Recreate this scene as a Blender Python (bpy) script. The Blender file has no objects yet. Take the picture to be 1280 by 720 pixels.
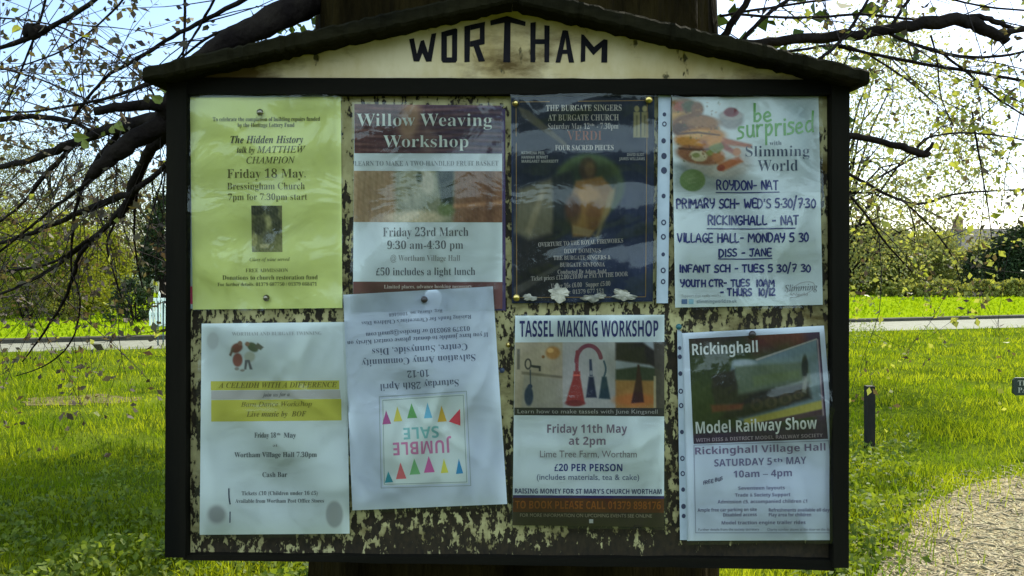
import bpy, math, random
import numpy as np
from mathutils import Vector

# ------------------------------------------------------------------ camera, sky, sun, exposure
scene = bpy.context.scene
COL = scene.collection
F = 1024.0      # focal length in photo pixels (1280 wide)
D = 1.13        # camera to board
HZ = 335.0      # horizon row
HC = 1.45       # eye height
cam = bpy.data.cameras.new('camera')
cam.sensor_width = 36.0
cam.lens = F / 1280 * 36
cam.shift_y = -(360 - HZ) / 1280
cam.clip_start = 0.02
cam.clip_end = 1500
camo = bpy.data.objects.new('camera', cam)
camo.location = (0, -D, HC)
camo.rotation_euler = (math.radians(90), 0, 0)
COL.objects.link(camo)
scene.camera = camo

SUN_EL, SUN_AZ = math.radians(44), math.radians(33)     # azimuth measured from +Y towards +X
world = bpy.data.worlds.new('World')
scene.world = world
world.use_nodes = True
wn = world.node_tree
for n in list(wn.nodes):
    wn.nodes.remove(n)
wo = wn.nodes.new('ShaderNodeOutputWorld')
bg = wn.nodes.new('ShaderNodeBackground')
sky = wn.nodes.new('ShaderNodeTexSky')
sky.sky_type = 'NISHITA'
sky.sun_disc = False
sky.sun_elevation = SUN_EL
sky.sun_rotation = SUN_AZ
sky.dust_density = 1.0
sky.air_density = 1.0
sky.ozone_density = 3.0
bg.inputs['Strength'].default_value = 0.15
# thin bright cloud over the blue
tc = wn.nodes.new('ShaderNodeTexCoord')
mp = wn.nodes.new('ShaderNodeMapping')
mp.inputs['Scale'].default_value = (1, 1, 2.6)
nz = wn.nodes.new('ShaderNodeTexNoise')
nz.inputs['Scale'].default_value = 2.3
nz.inputs['Detail'].default_value = 7
nz.inputs['Roughness'].default_value = 0.58
rp = wn.nodes.new('ShaderNodeValToRGB')
rp.color_ramp.elements[0].position = 0.46
rp.color_ramp.elements[1].position = 0.72
mxw = wn.nodes.new('ShaderNodeMix')
mxw.data_type = 'RGBA'
mxw.inputs[7].default_value = (6.1, 8.4, 9.4, 1)
wn.links.new(tc.outputs['Generated'], mp.inputs['Vector'])
wn.links.new(mp.outputs['Vector'], nz.inputs['Vector'])
# cloud bank added behind the viewer to brighten the board; the sky ahead is clearer
spx = wn.nodes.new('ShaderNodeSeparateXYZ')
wn.links.new(tc.outputs['Generated'], spx.inputs[0])
mr_ = wn.nodes.new('ShaderNodeMapRange')
mr_.inputs['From Min'].default_value = -0.7
mr_.inputs['From Max'].default_value = 0.5
mr_.inputs['To Min'].default_value = 0.26
mr_.inputs['To Max'].default_value = -0.15
wn.links.new(spx.outputs['Y'], mr_.inputs['Value'])
ad_ = wn.nodes.new('ShaderNodeMath')
ad_.operation = 'ADD'
wn.links.new(nz.outputs['Fac'], ad_.inputs[0])
wn.links.new(mr_.outputs[0], ad_.inputs[1])
wn.links.new(ad_.outputs[0], rp.inputs['Fac'])
wn.links.new(rp.outputs['Color'], mxw.inputs[0])
wn.links.new(sky.outputs['Color'], mxw.inputs[6])
wn.links.new(mxw.outputs[2], bg.inputs['Color'])
wn.links.new(bg.outputs['Background'], wo.inputs['Surface'])

sun = bpy.data.lights.new('sun', 'SUN')
sun.energy = 5.0
sun.angle = math.radians(0.5)
sun.color = (1.0, 0.95, 0.76)
suno = bpy.data.objects.new('sun', sun)
sd = Vector((math.sin(SUN_AZ) * math.cos(SUN_EL), math.cos(SUN_AZ) * math.cos(SUN_EL), math.sin(SUN_EL)))
suno.rotation_euler = (-sd).to_track_quat('-Z', 'Y').to_euler()
suno.location = sd * 60
COL.objects.link(suno)

vs = scene.view_settings
vs.view_transform = 'Standard'
vs.look = 'None'
vs.exposure = 0.88
vs.gamma = 1.0
vs.use_curve_mapping = False

rng = np.random.default_rng(7)
random.seed(7)
def R(a, b): return random.uniform(a, b)

# ------------------------------------------------------------------ helpers
def W(px, py, y=0.0):
    k = (y + D) / F
    return ((px - 640) * k, y, HC + (HZ - py) * k)

def G(px, py, z=0.0):
    d = F * (HC - z) / (py - HZ)
    return ((px - 640) / F * d, d - D, z)

def AT(px, d):                     # ground point at distance d seen in column px
    return ((px - 640) / F * d, d - D)

def lin(c):
    c = c / 255.0
    return c / 12.92 if c <= 0.04045 else ((c + 0.055) / 1.055) ** 2.4

WP = [lin(165), lin(186), lin(196)]            # how white paper reads in the shade
def pc(r, g, b):                              # printed / painted colour from its look next to white paper
    return tuple(min(0.85, lin(v) / w * 0.76) for v, w in zip((r, g, b), WP))

def empty(name, loc=(0, 0, 0)):
    o = bpy.data.objects.new(name, None)
    o.empty_display_size = 0.1
    o.location = loc
    COL.objects.link(o)
    return o

def tag(o, label=None, cat=None, group=None, kind=None):
    if label: o['label'] = label
    if cat: o['category'] = cat
    if group: o['group'] = group
    if kind: o['kind'] = kind
    return o

def obj(name, verts, faces, mats, parent=None, smooth=False, midx=None, cols=None):
    me = bpy.data.meshes.new(name)
    if isinstance(verts, np.ndarray) and isinstance(faces, np.ndarray):
        nv, (nf, k) = len(verts), faces.shape
        me.vertices.add(nv)
        me.vertices.foreach_set('co', verts.astype(np.float32).ravel())
        me.loops.add(nf * k)
        me.loops.foreach_set('vertex_index', faces.astype(np.int32).ravel())
        me.polygons.add(nf)
        me.polygons.foreach_set('loop_start', np.arange(0, nf * k, k, dtype=np.int32))
        me.polygons.foreach_set('loop_total', np.full(nf, k, dtype=np.int32))
        me.update(calc_edges=True)
    else:
        me.from_pydata([tuple(v) for v in verts], [], [tuple(f) for f in faces])
    if not isinstance(mats, (list, tuple)): mats = [mats]
    for m in mats: me.materials.append(m)
    if midx is not None: me.polygons.foreach_set('material_index', np.array(midx, dtype=np.int32))
    if smooth: me.polygons.foreach_set('use_smooth', np.ones(len(me.polygons), dtype=bool))
    if cols is not None:
        at = me.color_attributes.new('print', 'FLOAT_COLOR', 'POINT')
        c4 = np.ones((len(cols), 4), dtype=np.float32)
        c4[:, :3] = cols
        at.data.foreach_set('color', c4.ravel())
    me.update()
    o = bpy.data.objects.new(name, me)
    COL.objects.link(o)
    if parent is not None:
        o.parent = parent
        o.matrix_parent_inverse.identity()
        L = Vector((0, 0, 0))
        q = parent
        while q is not None:
            L = L + q.location
            q = q.parent
        if L.length > 0:                                   # meshes are written in world space
            n = len(me.vertices)
            a = np.empty(n * 3, dtype=np.float32)
            me.vertices.foreach_get('co', a)
            a = a.reshape(-1, 3) - np.array(L, dtype=np.float32)
            me.vertices.foreach_set('co', a.ravel())
            me.update()
    return o

class MB:
    def __init__(s): s.v = []; s.f = []; s.m = []
    def add(s, v, f, mi=0):
        b = len(s.v)
        s.v.extend(tuple(p) for p in v)
        s.f.extend(tuple(i + b for i in q) for q in f)
        s.m.extend([mi] * len(f))
        return s
    def box(s, x0, x1, y0, y1, z0, z1, mi=0):
        v = [(x, y, z) for x in (x0, x1) for y in (y0, y1) for z in (z0, z1)]
        return s.add(v, [(0, 1, 3, 2), (4, 6, 7, 5), (0, 4, 5, 1), (2, 3, 7, 6), (0, 2, 6, 4), (1, 5, 7, 3)], mi)
    def tube(s, pts, rad, sides=8, mi=0, cap=True, rough=0.0):
        pts = [Vector(p) for p in pts]
        n = len(pts)
        if not hasattr(rad, '__len__'): rad = [rad] * n
        t0 = (pts[1] - pts[0]).normalized()
        up = Vector((0, 0, 1)) if abs(t0.z) < 0.9 else Vector((1, 0, 0))
        u = t0.cross(up).normalized()
        vs_, fs = [], []
        for i, p in enumerate(pts):
            t = (pts[min(i + 1, n - 1)] - pts[max(i - 1, 0)])
            t = t.normalized() if t.length > 1e-9 else t0
            u = (u - t * u.dot(t))
            u = u.normalized() if u.length > 1e-6 else t.orthogonal().normalized()
            w = t.cross(u)
            for k in range(sides):
                a = 2 * math.pi * k / sides
                r = rad[i] * (1 + (R(-rough, rough) if rough else 0))
                vs_.append(p + (u * math.cos(a) + w * math.sin(a)) * r)
        for i in range(n - 1):
            for k in range(sides):
                a, b = i * sides + k, i * sides + (k + 1) % sides
                fs.append((a, b, b + sides, a + sides))
        if cap:
            fs.append(tuple(range(sides - 1, -1, -1)))
            fs.append(tuple((n - 1) * sides + k for k in range(sides)))
        return s.add(vs_, fs, mi)
    def build(s, name, mats, parent=None, smooth=False):
        return obj(name, s.v, s.f, mats, parent, smooth, s.m)

# ---- materials
def mat(name, c, rough=0.7, c2=None, scale=8.0, detail=5, bump=0.0, bscale=None, spec=0.3, trans=0.0, stretch=(1, 1, 1), lo=0.35, hi=0.65, metal=0.0):
    m = bpy.data.materials.new(name)
    m.use_nodes = True
    nt = m.node_tree
    p = nt.nodes['Principled BSDF']
    p.inputs['Base Color'].default_value = (*c, 1)
    p.inputs['Roughness'].default_value = rough
    p.inputs['Specular IOR Level'].default_value = spec
    p.inputs['Metallic'].default_value = metal
    co = nt.nodes.new('ShaderNodeTexCoord')
    mpn = nt.nodes.new('ShaderNodeMapping')
    mpn.inputs['Scale'].default_value = stretch
    nt.links.new(co.outputs['Object'], mpn.inputs['Vector'])
    colsock = None
    if c2 is not None:
        n = nt.nodes.new('ShaderNodeTexNoise')
        n.inputs['Scale'].default_value = scale
        n.inputs['Detail'].default_value = detail
        n.inputs['Roughness'].default_value = 0.6
        nt.links.new(mpn.outputs['Vector'], n.inputs['Vector'])
        r = nt.nodes.new('ShaderNodeValToRGB')
        r.color_ramp.elements[0].position = lo
        r.color_ramp.elements[1].position = hi
        r.color_ramp.elements[0].color = (*c, 1)
        r.color_ramp.elements[1].color = (*c2, 1)
        nt.links.new(n.outputs['Fac'], r.inputs['Fac'])
        nt.links.new(r.outputs['Color'], p.inputs['Base Color'])
        colsock = r.outputs['Color']
    if bump:
        n2 = nt.nodes.new('ShaderNodeTexNoise')
        n2.inputs['Scale'].default_value = bscale or scale * 3
        n2.inputs['Detail'].default_value = 6
        nt.links.new(mpn.outputs['Vector'], n2.inputs['Vector'])
        b = nt.nodes.new('ShaderNodeBump')
        b.inputs['Strength'].default_value = 1.0
        b.inputs['Distance'].default_value = bump
        nt.links.new(n2.outputs['Fac'], b.inputs['Height'])
        nt.links.new(b.outputs['Normal'], p.inputs['Normal'])
    if trans:
        t = nt.nodes.new('ShaderNodeBsdfTranslucent')
        t.inputs['Color'].default_value = (*(min(1, v * 1.5) for v in (c2 or c)), 1)
        if colsock is not None:
            g = nt.nodes.new('ShaderNodeMix'); g.data_type = 'RGBA'; g.blend_type = 'MULTIPLY'
            g.inputs[0].default_value = 1.0
            nt.links.new(colsock, g.inputs[6])
            g.inputs[7].default_value = (1.7, 1.6, 0.8, 1)
            nt.links.new(g.outputs[2], t.inputs['Color'])
        mx = nt.nodes.new('ShaderNodeMixShader')
        mx.inputs[0].default_value = trans
        nt.links.new(p.outputs[0], mx.inputs[1])
        nt.links.new(t.outputs[0], mx.inputs[2])
        nt.links.new(mx.outputs[0], nt.nodes['Material Output'].inputs['Surface'])
    return m

def print_mat():
    m = bpy.data.materials.new('printed_sheet')
    m.use_nodes = True
    p = m.node_tree.nodes['Principled BSDF']
    a = m.node_tree.nodes.new('ShaderNodeAttribute')
    a.attribute_name = 'print'
    m.node_tree.links.new(a.outputs['Color'], p.inputs['Base Color'])
    p.inputs['Roughness'].default_value = 0.55
    p.inputs['Specular IOR Level'].default_value = 0.25
    return m
M_PRINT = print_mat()

def sleeve_mat():
    m = bpy.data.materials.new('clear_plastic')
    m.use_nodes = True
    nt = m.node_tree
    for n in list(nt.nodes):
        if n.type != 'OUTPUT_MATERIAL': nt.nodes.remove(n)
    out = [n for n in nt.nodes if n.type == 'OUTPUT_MATERIAL'][0]
    tr = nt.nodes.new('ShaderNodeBsdfTransparent')
    tr.inputs['Color'].default_value = (0.97, 0.98, 0.98, 1)
    gl = nt.nodes.new('ShaderNodeBsdfGlossy')
    gl.inputs['Roughness'].default_value = 0.09
    di = nt.nodes.new('ShaderNodeBsdfDiffuse')
    di.inputs['Color'].default_value = (0.8, 0.82, 0.82, 1)
    fr = nt.nodes.new('ShaderNodeFresnel')
    fr.inputs['IOR'].default_value = 1.5
    co = nt.nodes.new('ShaderNodeTexCoord')
    nz_ = nt.nodes.new('ShaderNodeTexNoise')
    nz_.inputs['Scale'].default_value = 13
    nz_.inputs['Detail'].default_value = 3
    nz_.inputs['Distortion'].default_value = 1.2
    nt.links.new(co.outputs['Object'], nz_.inputs['Vector'])
    b = nt.nodes.new('ShaderNodeBump')
    b.inputs['Distance'].default_value = 0.004
    b.inputs['Strength'].default_value = 0.9
    nt.links.new(nz_.outputs['Fac'], b.inputs['Height'])
    nt.links.new(b.outputs['Normal'], gl.inputs['Normal'])
    nt.links.new(b.outputs['Normal'], fr.inputs['Normal'])
    m1 = nt.nodes.new('ShaderNodeMixShader')
    m1.inputs[0].default_value = 0.006
    nt.links.new(tr.outputs[0], m1.inputs[1]); nt.links.new(di.outputs[0], m1.inputs[2])
    m2 = nt.nodes.new('ShaderNodeMixShader')
    nt.links.new(fr.outputs[0], m2.inputs[0])
    nt.links.new(m1.outputs[0], m2.inputs[1]); nt.links.new(gl.outputs[0], m2.inputs[2])
    nt.links.new(m2.outputs[0], out.inputs['Surface'])
    return m
M_SLEEVE = sleeve_mat()

def flaking_mat(name, paint, paint2, wood, wood2, z_lo, z_hi, amt_lo, amt_hi, scale, stain=False):
    """cream paint flaking off brown wood; more is lost towards z_lo"""
    m = bpy.data.materials.new(name)
    m.use_nodes = True
    nt = m.node_tree
    p = nt.nodes['Principled BSDF']
    co = nt.nodes.new('ShaderNodeTexCoord')
    mpn = nt.nodes.new('ShaderNodeMapping')
    mpn.inputs['Scale'].default_value = (1.25, 1, 0.7)
    nt.links.new(co.outputs['Object'], mpn.inputs['Vector'])
    def noise(sc, det, rough=0.6):
        n = nt.nodes.new('ShaderNodeTexNoise')
        n.inputs['Scale'].default_value = sc; n.inputs['Detail'].default_value = det
        n.inputs['Roughness'].default_value = rough
        nt.links.new(mpn.outputs['Vector'], n.inputs['Vector'])
        return n
    def ramp(sock, a, b, ca, cb):
        r = nt.nodes.new('ShaderNodeValToRGB')
        r.color_ramp.elements[0].position = a; r.color_ramp.elements[1].position = b
        r.color_ramp.elements[0].color = (*ca, 1); r.color_ramp.elements[1].color = (*cb, 1)
        nt.links.new(sock, r.inputs['Fac'])
        return r
    def mth(op, a, b=None):
        n = nt.nodes.new('ShaderNodeMath'); n.operation = op
        for i, v in enumerate((a, b)):
            if v is None: continue
            if isinstance(v, (int, float)): n.inputs[i].default_value = v
            else: nt.links.new(v, n.inputs[i])
        return n.outputs[0]
    fine = noise(scale, 4, 0.62)
    big = noise(scale * 0.16, 2)
    sep = nt.nodes.new('ShaderNodeSeparateXYZ')
    nt.links.new(co.outputs['Object'], sep.inputs[0])
    mr = nt.nodes.new('ShaderNodeMapRange')
    mr.inputs['From Min'].default_value = z_lo; mr.inputs['From Max'].default_value = z_hi
    mr.inputs['To Min'].default_value = amt_lo; mr.inputs['To Max'].default_value = amt_hi
    nt.links.new(sep.outputs['Z'], mr.inputs['Value'])
    s = mth('ADD', fine.outputs['Fac'], mth('MULTIPLY', mth('SUBTRACT', big.outputs['Fac'], 0.5), 0.55))
    s = mth('ADD', s, mr.outputs[0])
    chip = noise(scale * 2.6, 3, 0.5)
    s = mth('ADD', s, mth('MULTIPLY', mth('SUBTRACT', chip.outputs['Fac'], 0.5), 0.35))
    grain = nt.nodes.new('ShaderNodeTexNoise'); grain.inputs['Scale'].default_value = scale; grain.inputs['Detail'].default_value = 2
    gm_ = nt.nodes.new('ShaderNodeMapping'); gm_.inputs['Scale'].default_value = (2.2, 1, .12)
    nt.links.new(co.outputs['Object'], gm_.inputs['Vector']); nt.links.new(gm_.outputs['Vector'], grain.inputs['Vector'])
    s = mth('ADD', s, mth('MULTIPLY', mth('SUBTRACT', grain.outputs['Fac'], 0.5), 0.22))
    if stain and scale > 50:                  # the lower right corner has lost nearly all its paint
        rx = nt.nodes.new('ShaderNodeMapRange')
        rx.inputs['From Min'].default_value = -.25; rx.inputs['From Max'].default_value = .30
        nt.links.new(sep.outputs['X'], rx.inputs['Value'])
        rz = nt.nodes.new('ShaderNodeMapRange')
        rz.inputs['From Min'].default_value = W(0, 650)[2]; rz.inputs['From Max'].default_value = W(0, 690)[2]
        nt.links.new(sep.outputs['Z'], rz.inputs['Value'])
        s = mth('ADD', s, mth('MULTIPLY', mth('MULTIPLY', rx.outputs[0], rz.outputs[0]), .2))
    mask = ramp(s, 0.49, 0.535, (1, 1, 1), (0, 0, 0))          # 1 = paint left
    pcol = ramp(noise(scale * 0.5, 6).outputs['Fac'], 0.35, 0.7, paint, paint2)
    wcol = ramp(noise(scale * 1.7, 5).outputs['Fac'], 0.35, 0.7, wood, wood2)
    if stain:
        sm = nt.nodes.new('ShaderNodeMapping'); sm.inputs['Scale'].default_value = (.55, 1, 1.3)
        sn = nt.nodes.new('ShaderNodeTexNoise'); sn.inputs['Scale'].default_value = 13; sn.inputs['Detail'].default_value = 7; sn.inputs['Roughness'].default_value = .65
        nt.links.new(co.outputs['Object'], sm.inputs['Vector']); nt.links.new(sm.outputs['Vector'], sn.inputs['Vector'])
        dm = nt.nodes.new('ShaderNodeMapRange')  # separate term: gable paint darkens gradually towards its left end
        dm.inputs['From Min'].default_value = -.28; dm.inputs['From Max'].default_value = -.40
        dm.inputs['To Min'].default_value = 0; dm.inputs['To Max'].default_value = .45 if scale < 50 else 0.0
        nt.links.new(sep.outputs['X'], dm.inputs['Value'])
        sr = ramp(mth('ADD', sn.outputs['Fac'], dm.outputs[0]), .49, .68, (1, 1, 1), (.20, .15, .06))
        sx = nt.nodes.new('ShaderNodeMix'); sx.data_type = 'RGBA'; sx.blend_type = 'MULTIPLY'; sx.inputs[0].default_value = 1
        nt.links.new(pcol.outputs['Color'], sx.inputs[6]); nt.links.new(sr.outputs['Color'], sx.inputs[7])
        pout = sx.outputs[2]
    else:
        pout = pcol.outputs['Color']
    mx = nt.nodes.new('ShaderNodeMix'); mx.data_type = 'RGBA'
    nt.links.new(mask.outputs['Color'], mx.inputs[0])
    nt.links.new(wcol.outputs['Color'], mx.inputs[6]); nt.links.new(pout, mx.inputs[7])
    nt.links.new(mx.outputs[2], p.inputs['Base Color'])
    b = nt.nodes.new('ShaderNodeBump')
    b.inputs['Distance'].default_value = 0.0012
    nt.links.new(mask.outputs['Color'], b.inputs['Height'])
    nt.links.new(b.outputs['Normal'], p.inputs['Normal'])
    p.inputs['Roughness'].default_value = 0.65
    p.inputs['Specular IOR Level'].default_value = 0.25
    return m

INKS = {}
def ink(r, g, b):
    k = (r, g, b)
    if k not in INKS:
        INKS[k] = mat('ink', pc(r, g, b), 0.6, spec=0.2)
    return INKS[k]

# ------------------------------------------------------------------ the ground, the road, the path
M_GROUND = mat('grass_ground', (0.035, 0.055, 0.005), 0.95, (0.085, 0.11, 0.012), 1.1, 8, bump=0.03, bscale=14, spec=0.0)
M_VERGE = mat('verge_turf', (0.13, 0.19, 0.006), 0.95, (0.18, 0.235, 0.008), 1.6, 8, bump=0.03, bscale=10, spec=0.0)
M_SOIL = mat('verge_edge_soil', (0.03, 0.026, 0.018), 0.95, (0.05, 0.042, 0.028), 6)
M_ROAD = mat('asphalt', (0.13, 0.125, 0.09), 0.9, (0.19, 0.185, 0.14), 5, 8, bump=0.004, bscale=80)
M_PATH = mat('gravel_ground', (0.13, 0.098, 0.05), 0.95, (0.38, 0.31, 0.18), 34, 8, bump=0.02, bscale=60, spec=0.1, lo=0.4, hi=0.62)
M_EARTH = mat('bare_earth', (0.06, 0.045, 0.02), 0.95, (0.14, 0.12, 0.05), 14, 8, bump=0.02, bscale=30, spec=0.05)

g = MB()
NG = 60
gx = np.linspace(-320, 320, NG); gy = np.linspace(-120, 480, NG)
gv = [(x, y, 0.0) for y in gy for x in gx]
gf = [(j * NG + i, j * NG + i + 1, (j + 1) * NG + i + 1, (j + 1) * NG + i) for j in range(NG - 1) for i in range(NG - 1)]
tag(obj('ground', gv, gf, M_GROUND), kind='structure')

def line_through(a, b, s0, s1):
    a, b = Vector(a), Vector(b)
    d = (b - a).normalized()
    return [a + d * s0, b + d * s1]
near = line_through(G(100, 438), G(1170, 412), -70, 90)
far = line_through(G(100, 427.5), G(1170, 400.6), -70, 90)
rv, rf = [], []
NS = 60
for i in range(NS + 1):
    t = i / NS
    p = near[0].lerp(near[1], t); q = far[0].lerp(far[1], t)
    rv += [(p.x, p.y + R(-.04, .04), 0.004), (q.x, q.y, 0.004)]
for i in range(NS):
    rf.append((2 * i, 2 * i + 2, 2 * i + 3, 2 * i + 1))
tag(obj('road', rv, rf, M_ROAD), kind='structure')
# the far verge: raised turf with an earth edge along the road
ZV = 0.10
vv, vf, vm = [], [], []
for i in range(NS + 1):
    q = far[0].lerp(far[1], i / NS)
    vv += [(q.x, q.y, 0.0), (q.x, q.y + .03, ZV - 0.02), (q.x, q.y + 0.12, ZV), (q.x * 1.1, q.y + 200, ZV)]
for i in range(NS):
    for k in range(3):
        vf.append((4 * i + k, 4 * i + 4 + k, 4 * i + 5 + k, 4 * i + 1 + k)); vm.append(1 if k < 2 else 0)
tag(obj('verge', vv, vf, [M_VERGE, M_SOIL], midx=vm), kind='structure')

# gravel path at the lower right
edge = [(1500, 560), (1400, 578), (1330, 588), (1280, 594), (1235, 602), (1200, 610), (1168, 626), (1150, 640), (1128, 662), (1116, 690), (1100, 715), (1085, 760), (1070, 830), (1040, 980), (960, 1250)]
pv = [G(px + R(-3, 3), py + R(-1, 1)) for px, py in edge]
pv = [(p[0], p[1], 0.006) for p in pv]
pv += [(3.6, -.7, 0.006), (5.2, 1.4, 0.006), (7.5, 4.1, 0.006)]
tag(obj('gravel_path', pv, [tuple(range(len(pv)))], M_PATH), kind='structure')
pathpoly = [(p[0], p[1]) for p in pv]
def inside(poly, x, y):
    c = False
    n = len(poly)
    for i in range(n):
        x0, y0 = poly[i]; x1, y1 = poly[i - 1]
        if (y0 > y) != (y1 > y) and x < (x1 - x0) * (y - y0) / (y1 - y0) + x0: c = not c
    return c
# bare earth patch on the left
c0 = G(95, 500)
ev = []
for k in range(28):
    a = 2 * math.pi * k / 28
    r = 1 + R(-.25, .25)
    ev.append((c0[0] + math.cos(a) * .6 * r, c0[1] + math.sin(a) * .35 * r, 0.004))
tag(obj('bare_earth_patch', ev, [tuple(range(28))], M_EARTH), kind='structure')
earthpoly = [(p[0], p[1]) for p in ev]

# ------------------------------------------------------------------ grass, leafy ground cover, loose gravel
M_BLADE = mat('grass_blade', (0.075, 0.13, 0.003), 0.7, (0.225, 0.255, 0.014), 1.3, 8, spec=0.0, trans=0.55)
M_WEED = mat('weed_leaf', (0.045, 0.08, 0.005), 0.6, (0.17, 0.21, 0.03), 14, 4, spec=0.2, trans=0.45)
M_DEADLEAF = mat('dead_leaf', (0.14, 0.10, 0.05), 0.8, (0.25, 0.20, 0.12), 8, 4)
M_CHIP = mat('pale_chip', (0.20, 0.15, 0.08), 0.9, (0.50, 0.42, 0.25), 30, 4)

def blades(n, dmin, dmax, amin, amax, hmin, hmax, wid, z0=0.0, accept=None):
    u = rng.random(n)
    d = dmin * (dmax / dmin) ** u
    a = rng.uniform(amin, amax, n)
    x = a * d; y = d - D
    if accept is not None:
        ok = np.array([accept(xx, yy) for xx, yy in zip(x, y)])
        x, y, d = x[ok], y[ok], d[ok]
    n = len(x)
    # clumps: taller tufts here and there
    tuft = 0.65 + 0.5 * np.sin(x * 2.3 + 1.3 * np.sin(y * 1.7)) * np.sin(y * 2.9 + x * .7) + rng.normal(0, .2, n)
    tuft = tuft + .5 * np.maximum(0, np.sin(x * 7.1 + 3 * np.sin(y * 3.3)) * np.sin(y * 6.2 + 2 * np.sin(x * 4.1)) - .45) * 2
    tuft = np.clip(tuft, .25, 1.9)
    h = rng.uniform(hmin, hmax, n) * tuft
    w = wid * (0.7 + .6 * rng.random(n)) * np.maximum(1, d / 6)
    th = rng.uniform(0, 2 * np.pi, n)
    lean = rng.uniform(.1, .9, n) * h
    ph = rng.uniform(0, 2 * np.pi, n)
    bx, by = np.cos(th) * w / 2, np.sin(th) * w / 2
    lx, ly = np.cos(ph) * lean, np.sin(ph) * lean
    z = np.full(n, z0)
    v = np.stack([np.stack([x - bx, y - by, z], 1), np.stack([x + bx, y + by, z], 1),
                  np.stack([x + bx * .8 + lx * .4, y + by * .8 + ly * .4, z + h * .62], 1),
                  np.stack([x - bx * .8 + lx * .4, y - by * .8 + ly * .4, z + h * .62], 1),
                  np.stack([x + lx, y + ly, z + h], 1)], 1).reshape(-1, 3)
    b = np.arange(n)[:, None] * 5
    f = np.concatenate([b + np.array([[0, 1, 2]]), b + np.array([[0, 2, 3]]), b + np.array([[3, 2, 4]])], 0)
    return v, f

def ok_grass(x, y):
    if x > 0 and inside(pathpoly, x - random.gauss(0, .16) , y - random.gauss(0, .22)): return False
    if inside(earthpoly, x, y) and random.random() < .35: return False
    if (x) ** 2 + (y - .53) ** 2 < .3: return False
    # stay on the near side of the road
    t = (x - near[0].x) / (near[1].x - near[0].x)
    return y < near[0].y + (near[1].y - near[0].y) * t - .05
v, f = blades(170000, 2.6, 21, -.85, .85, .04, .115, .0052, 0, ok_grass)
tag(obj('grass', v, f, M_BLADE), 'sunlit green grass covering the common around the noticeboard', 'grass', kind='stuff')

def ok_tuft(x, y):
    q = math.sin(x * 3.1 + 2 * math.sin(y * 2.2)) * math.sin(y * 3.7 + 1.5 * math.sin(x * 1.9))
    return q > .45 + R(0, .4) and ok_grass(x, y)
v, f = blades(60000, 3.0, 20, -.85, .85, .07, .17, .006, 0, ok_tuft)
M_TUFT = mat('rough_grass_blade', (0.030, 0.060, 0.004), 0.75, (0.10, 0.125, 0.02), 2.5, 6, spec=0.0, trans=0.4)
tag(obj('grass_tufts', v, f, M_TUFT), 'darker rough tufts of grass standing in the lawn', 'grass', kind='stuff')

def ok_far(x, y):
    t = (x - far[0].x) / (far[1].x - far[0].x)
    return y > far[0].y + (far[1].y - far[0].y) * t + .15
v, f = blades(42000, 16, 60, -.8, .8, .05, .13, .012, ZV, ok_far)
M_BLADE2 = mat('verge_blade', (0.11, 0.175, 0.004), 0.7, (0.16, 0.22, 0.006), 0.5, 4, spec=0.0, trans=0.55)
tag(obj('verge_grass', v, f, M_BLADE2), 'bright mown grass on the verge beyond the road', 'grass', kind='stuff')

def leaf_cloud(P, size, flat=0.0, aspect=1.6, tilt=None):
    """one leaf-shaped quad at every point"""
    n = len(P)
    s = size * (0.6 + .8 * rng.random(n))
    nrm = rng.normal(size=(n, 3))
    nrm[:, 2] = nrm[:, 2] * (1 - flat) + flat * 2.5
    nrm /= np.linalg.norm(nrm, axis=1)[:, None]
    a = rng.normal(size=(n, 3))
    a -= nrm * (a * nrm).sum(1)[:, None]
    a /= np.linalg.norm(a, axis=1)[:, None]
    b = np.cross(nrm, a)
    L = (a * s[:, None] * aspect / 2); Wd = (b * s[:, None] / 2)
    fold = nrm * s[:, None] * 0.15
    v = np.stack([P - L, P - Wd * .9 + L * -.1 + fold, P + L, P + Wd * .9 + L * -.1 + fold], 1).reshape(-1, 3)
    f = np.arange(n * 4).reshape(-1, 4)
    return v, f

def weeds(n, area, hmax, size):
    P = []
    while len(P) < n:
        px, py = R(*area[0]), R(*area[1])
        x, y, _ = G(px, py)
        c = math.sin(x * 5 + 2 * math.sin(y * 4)) * math.sin(y * 6 + x)
        if c < R(-1.1, .3): continue
        if x > 0 and inside(pathpoly, x, y) and random.random() < .93: continue
        if x * x + (y - .53) ** 2 < .2: continue
        hh = hmax * (.35 + .65 * max(0, c)) * random.random() ** .7
        P.append((x + R(-.05, .05), y + R(-.05, .05), .01 + hh))
    return np.array(P)
Pl = np.concatenate([weeds(7500, ((-60, 430), (635, 830)), .20, .05), weeds(500, ((-60, 210), (575, 660)), .14, .05)])
v, f = leaf_cloud(Pl, .026, flat=.4, aspect=1.4)
tag(obj('leafy_ground_cover', v, f, M_WEED), 'low nettle like weeds growing under the left end of the noticeboard', 'weeds', kind='stuff')
Pr = np.concatenate([weeds(3000, ((1000, 1150), (545, 790)), .18, .05), weeds(450, ((1060, 1105), (405, 432)), .35, .06)])
v, f = leaf_cloud(Pr, .028, flat=.4, aspect=1.4)
tag(obj('leafy_ground_cover', v, f, M_WEED), 'low leafy weeds between the right post and the gravel path', 'weeds', kind='stuff')

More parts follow.
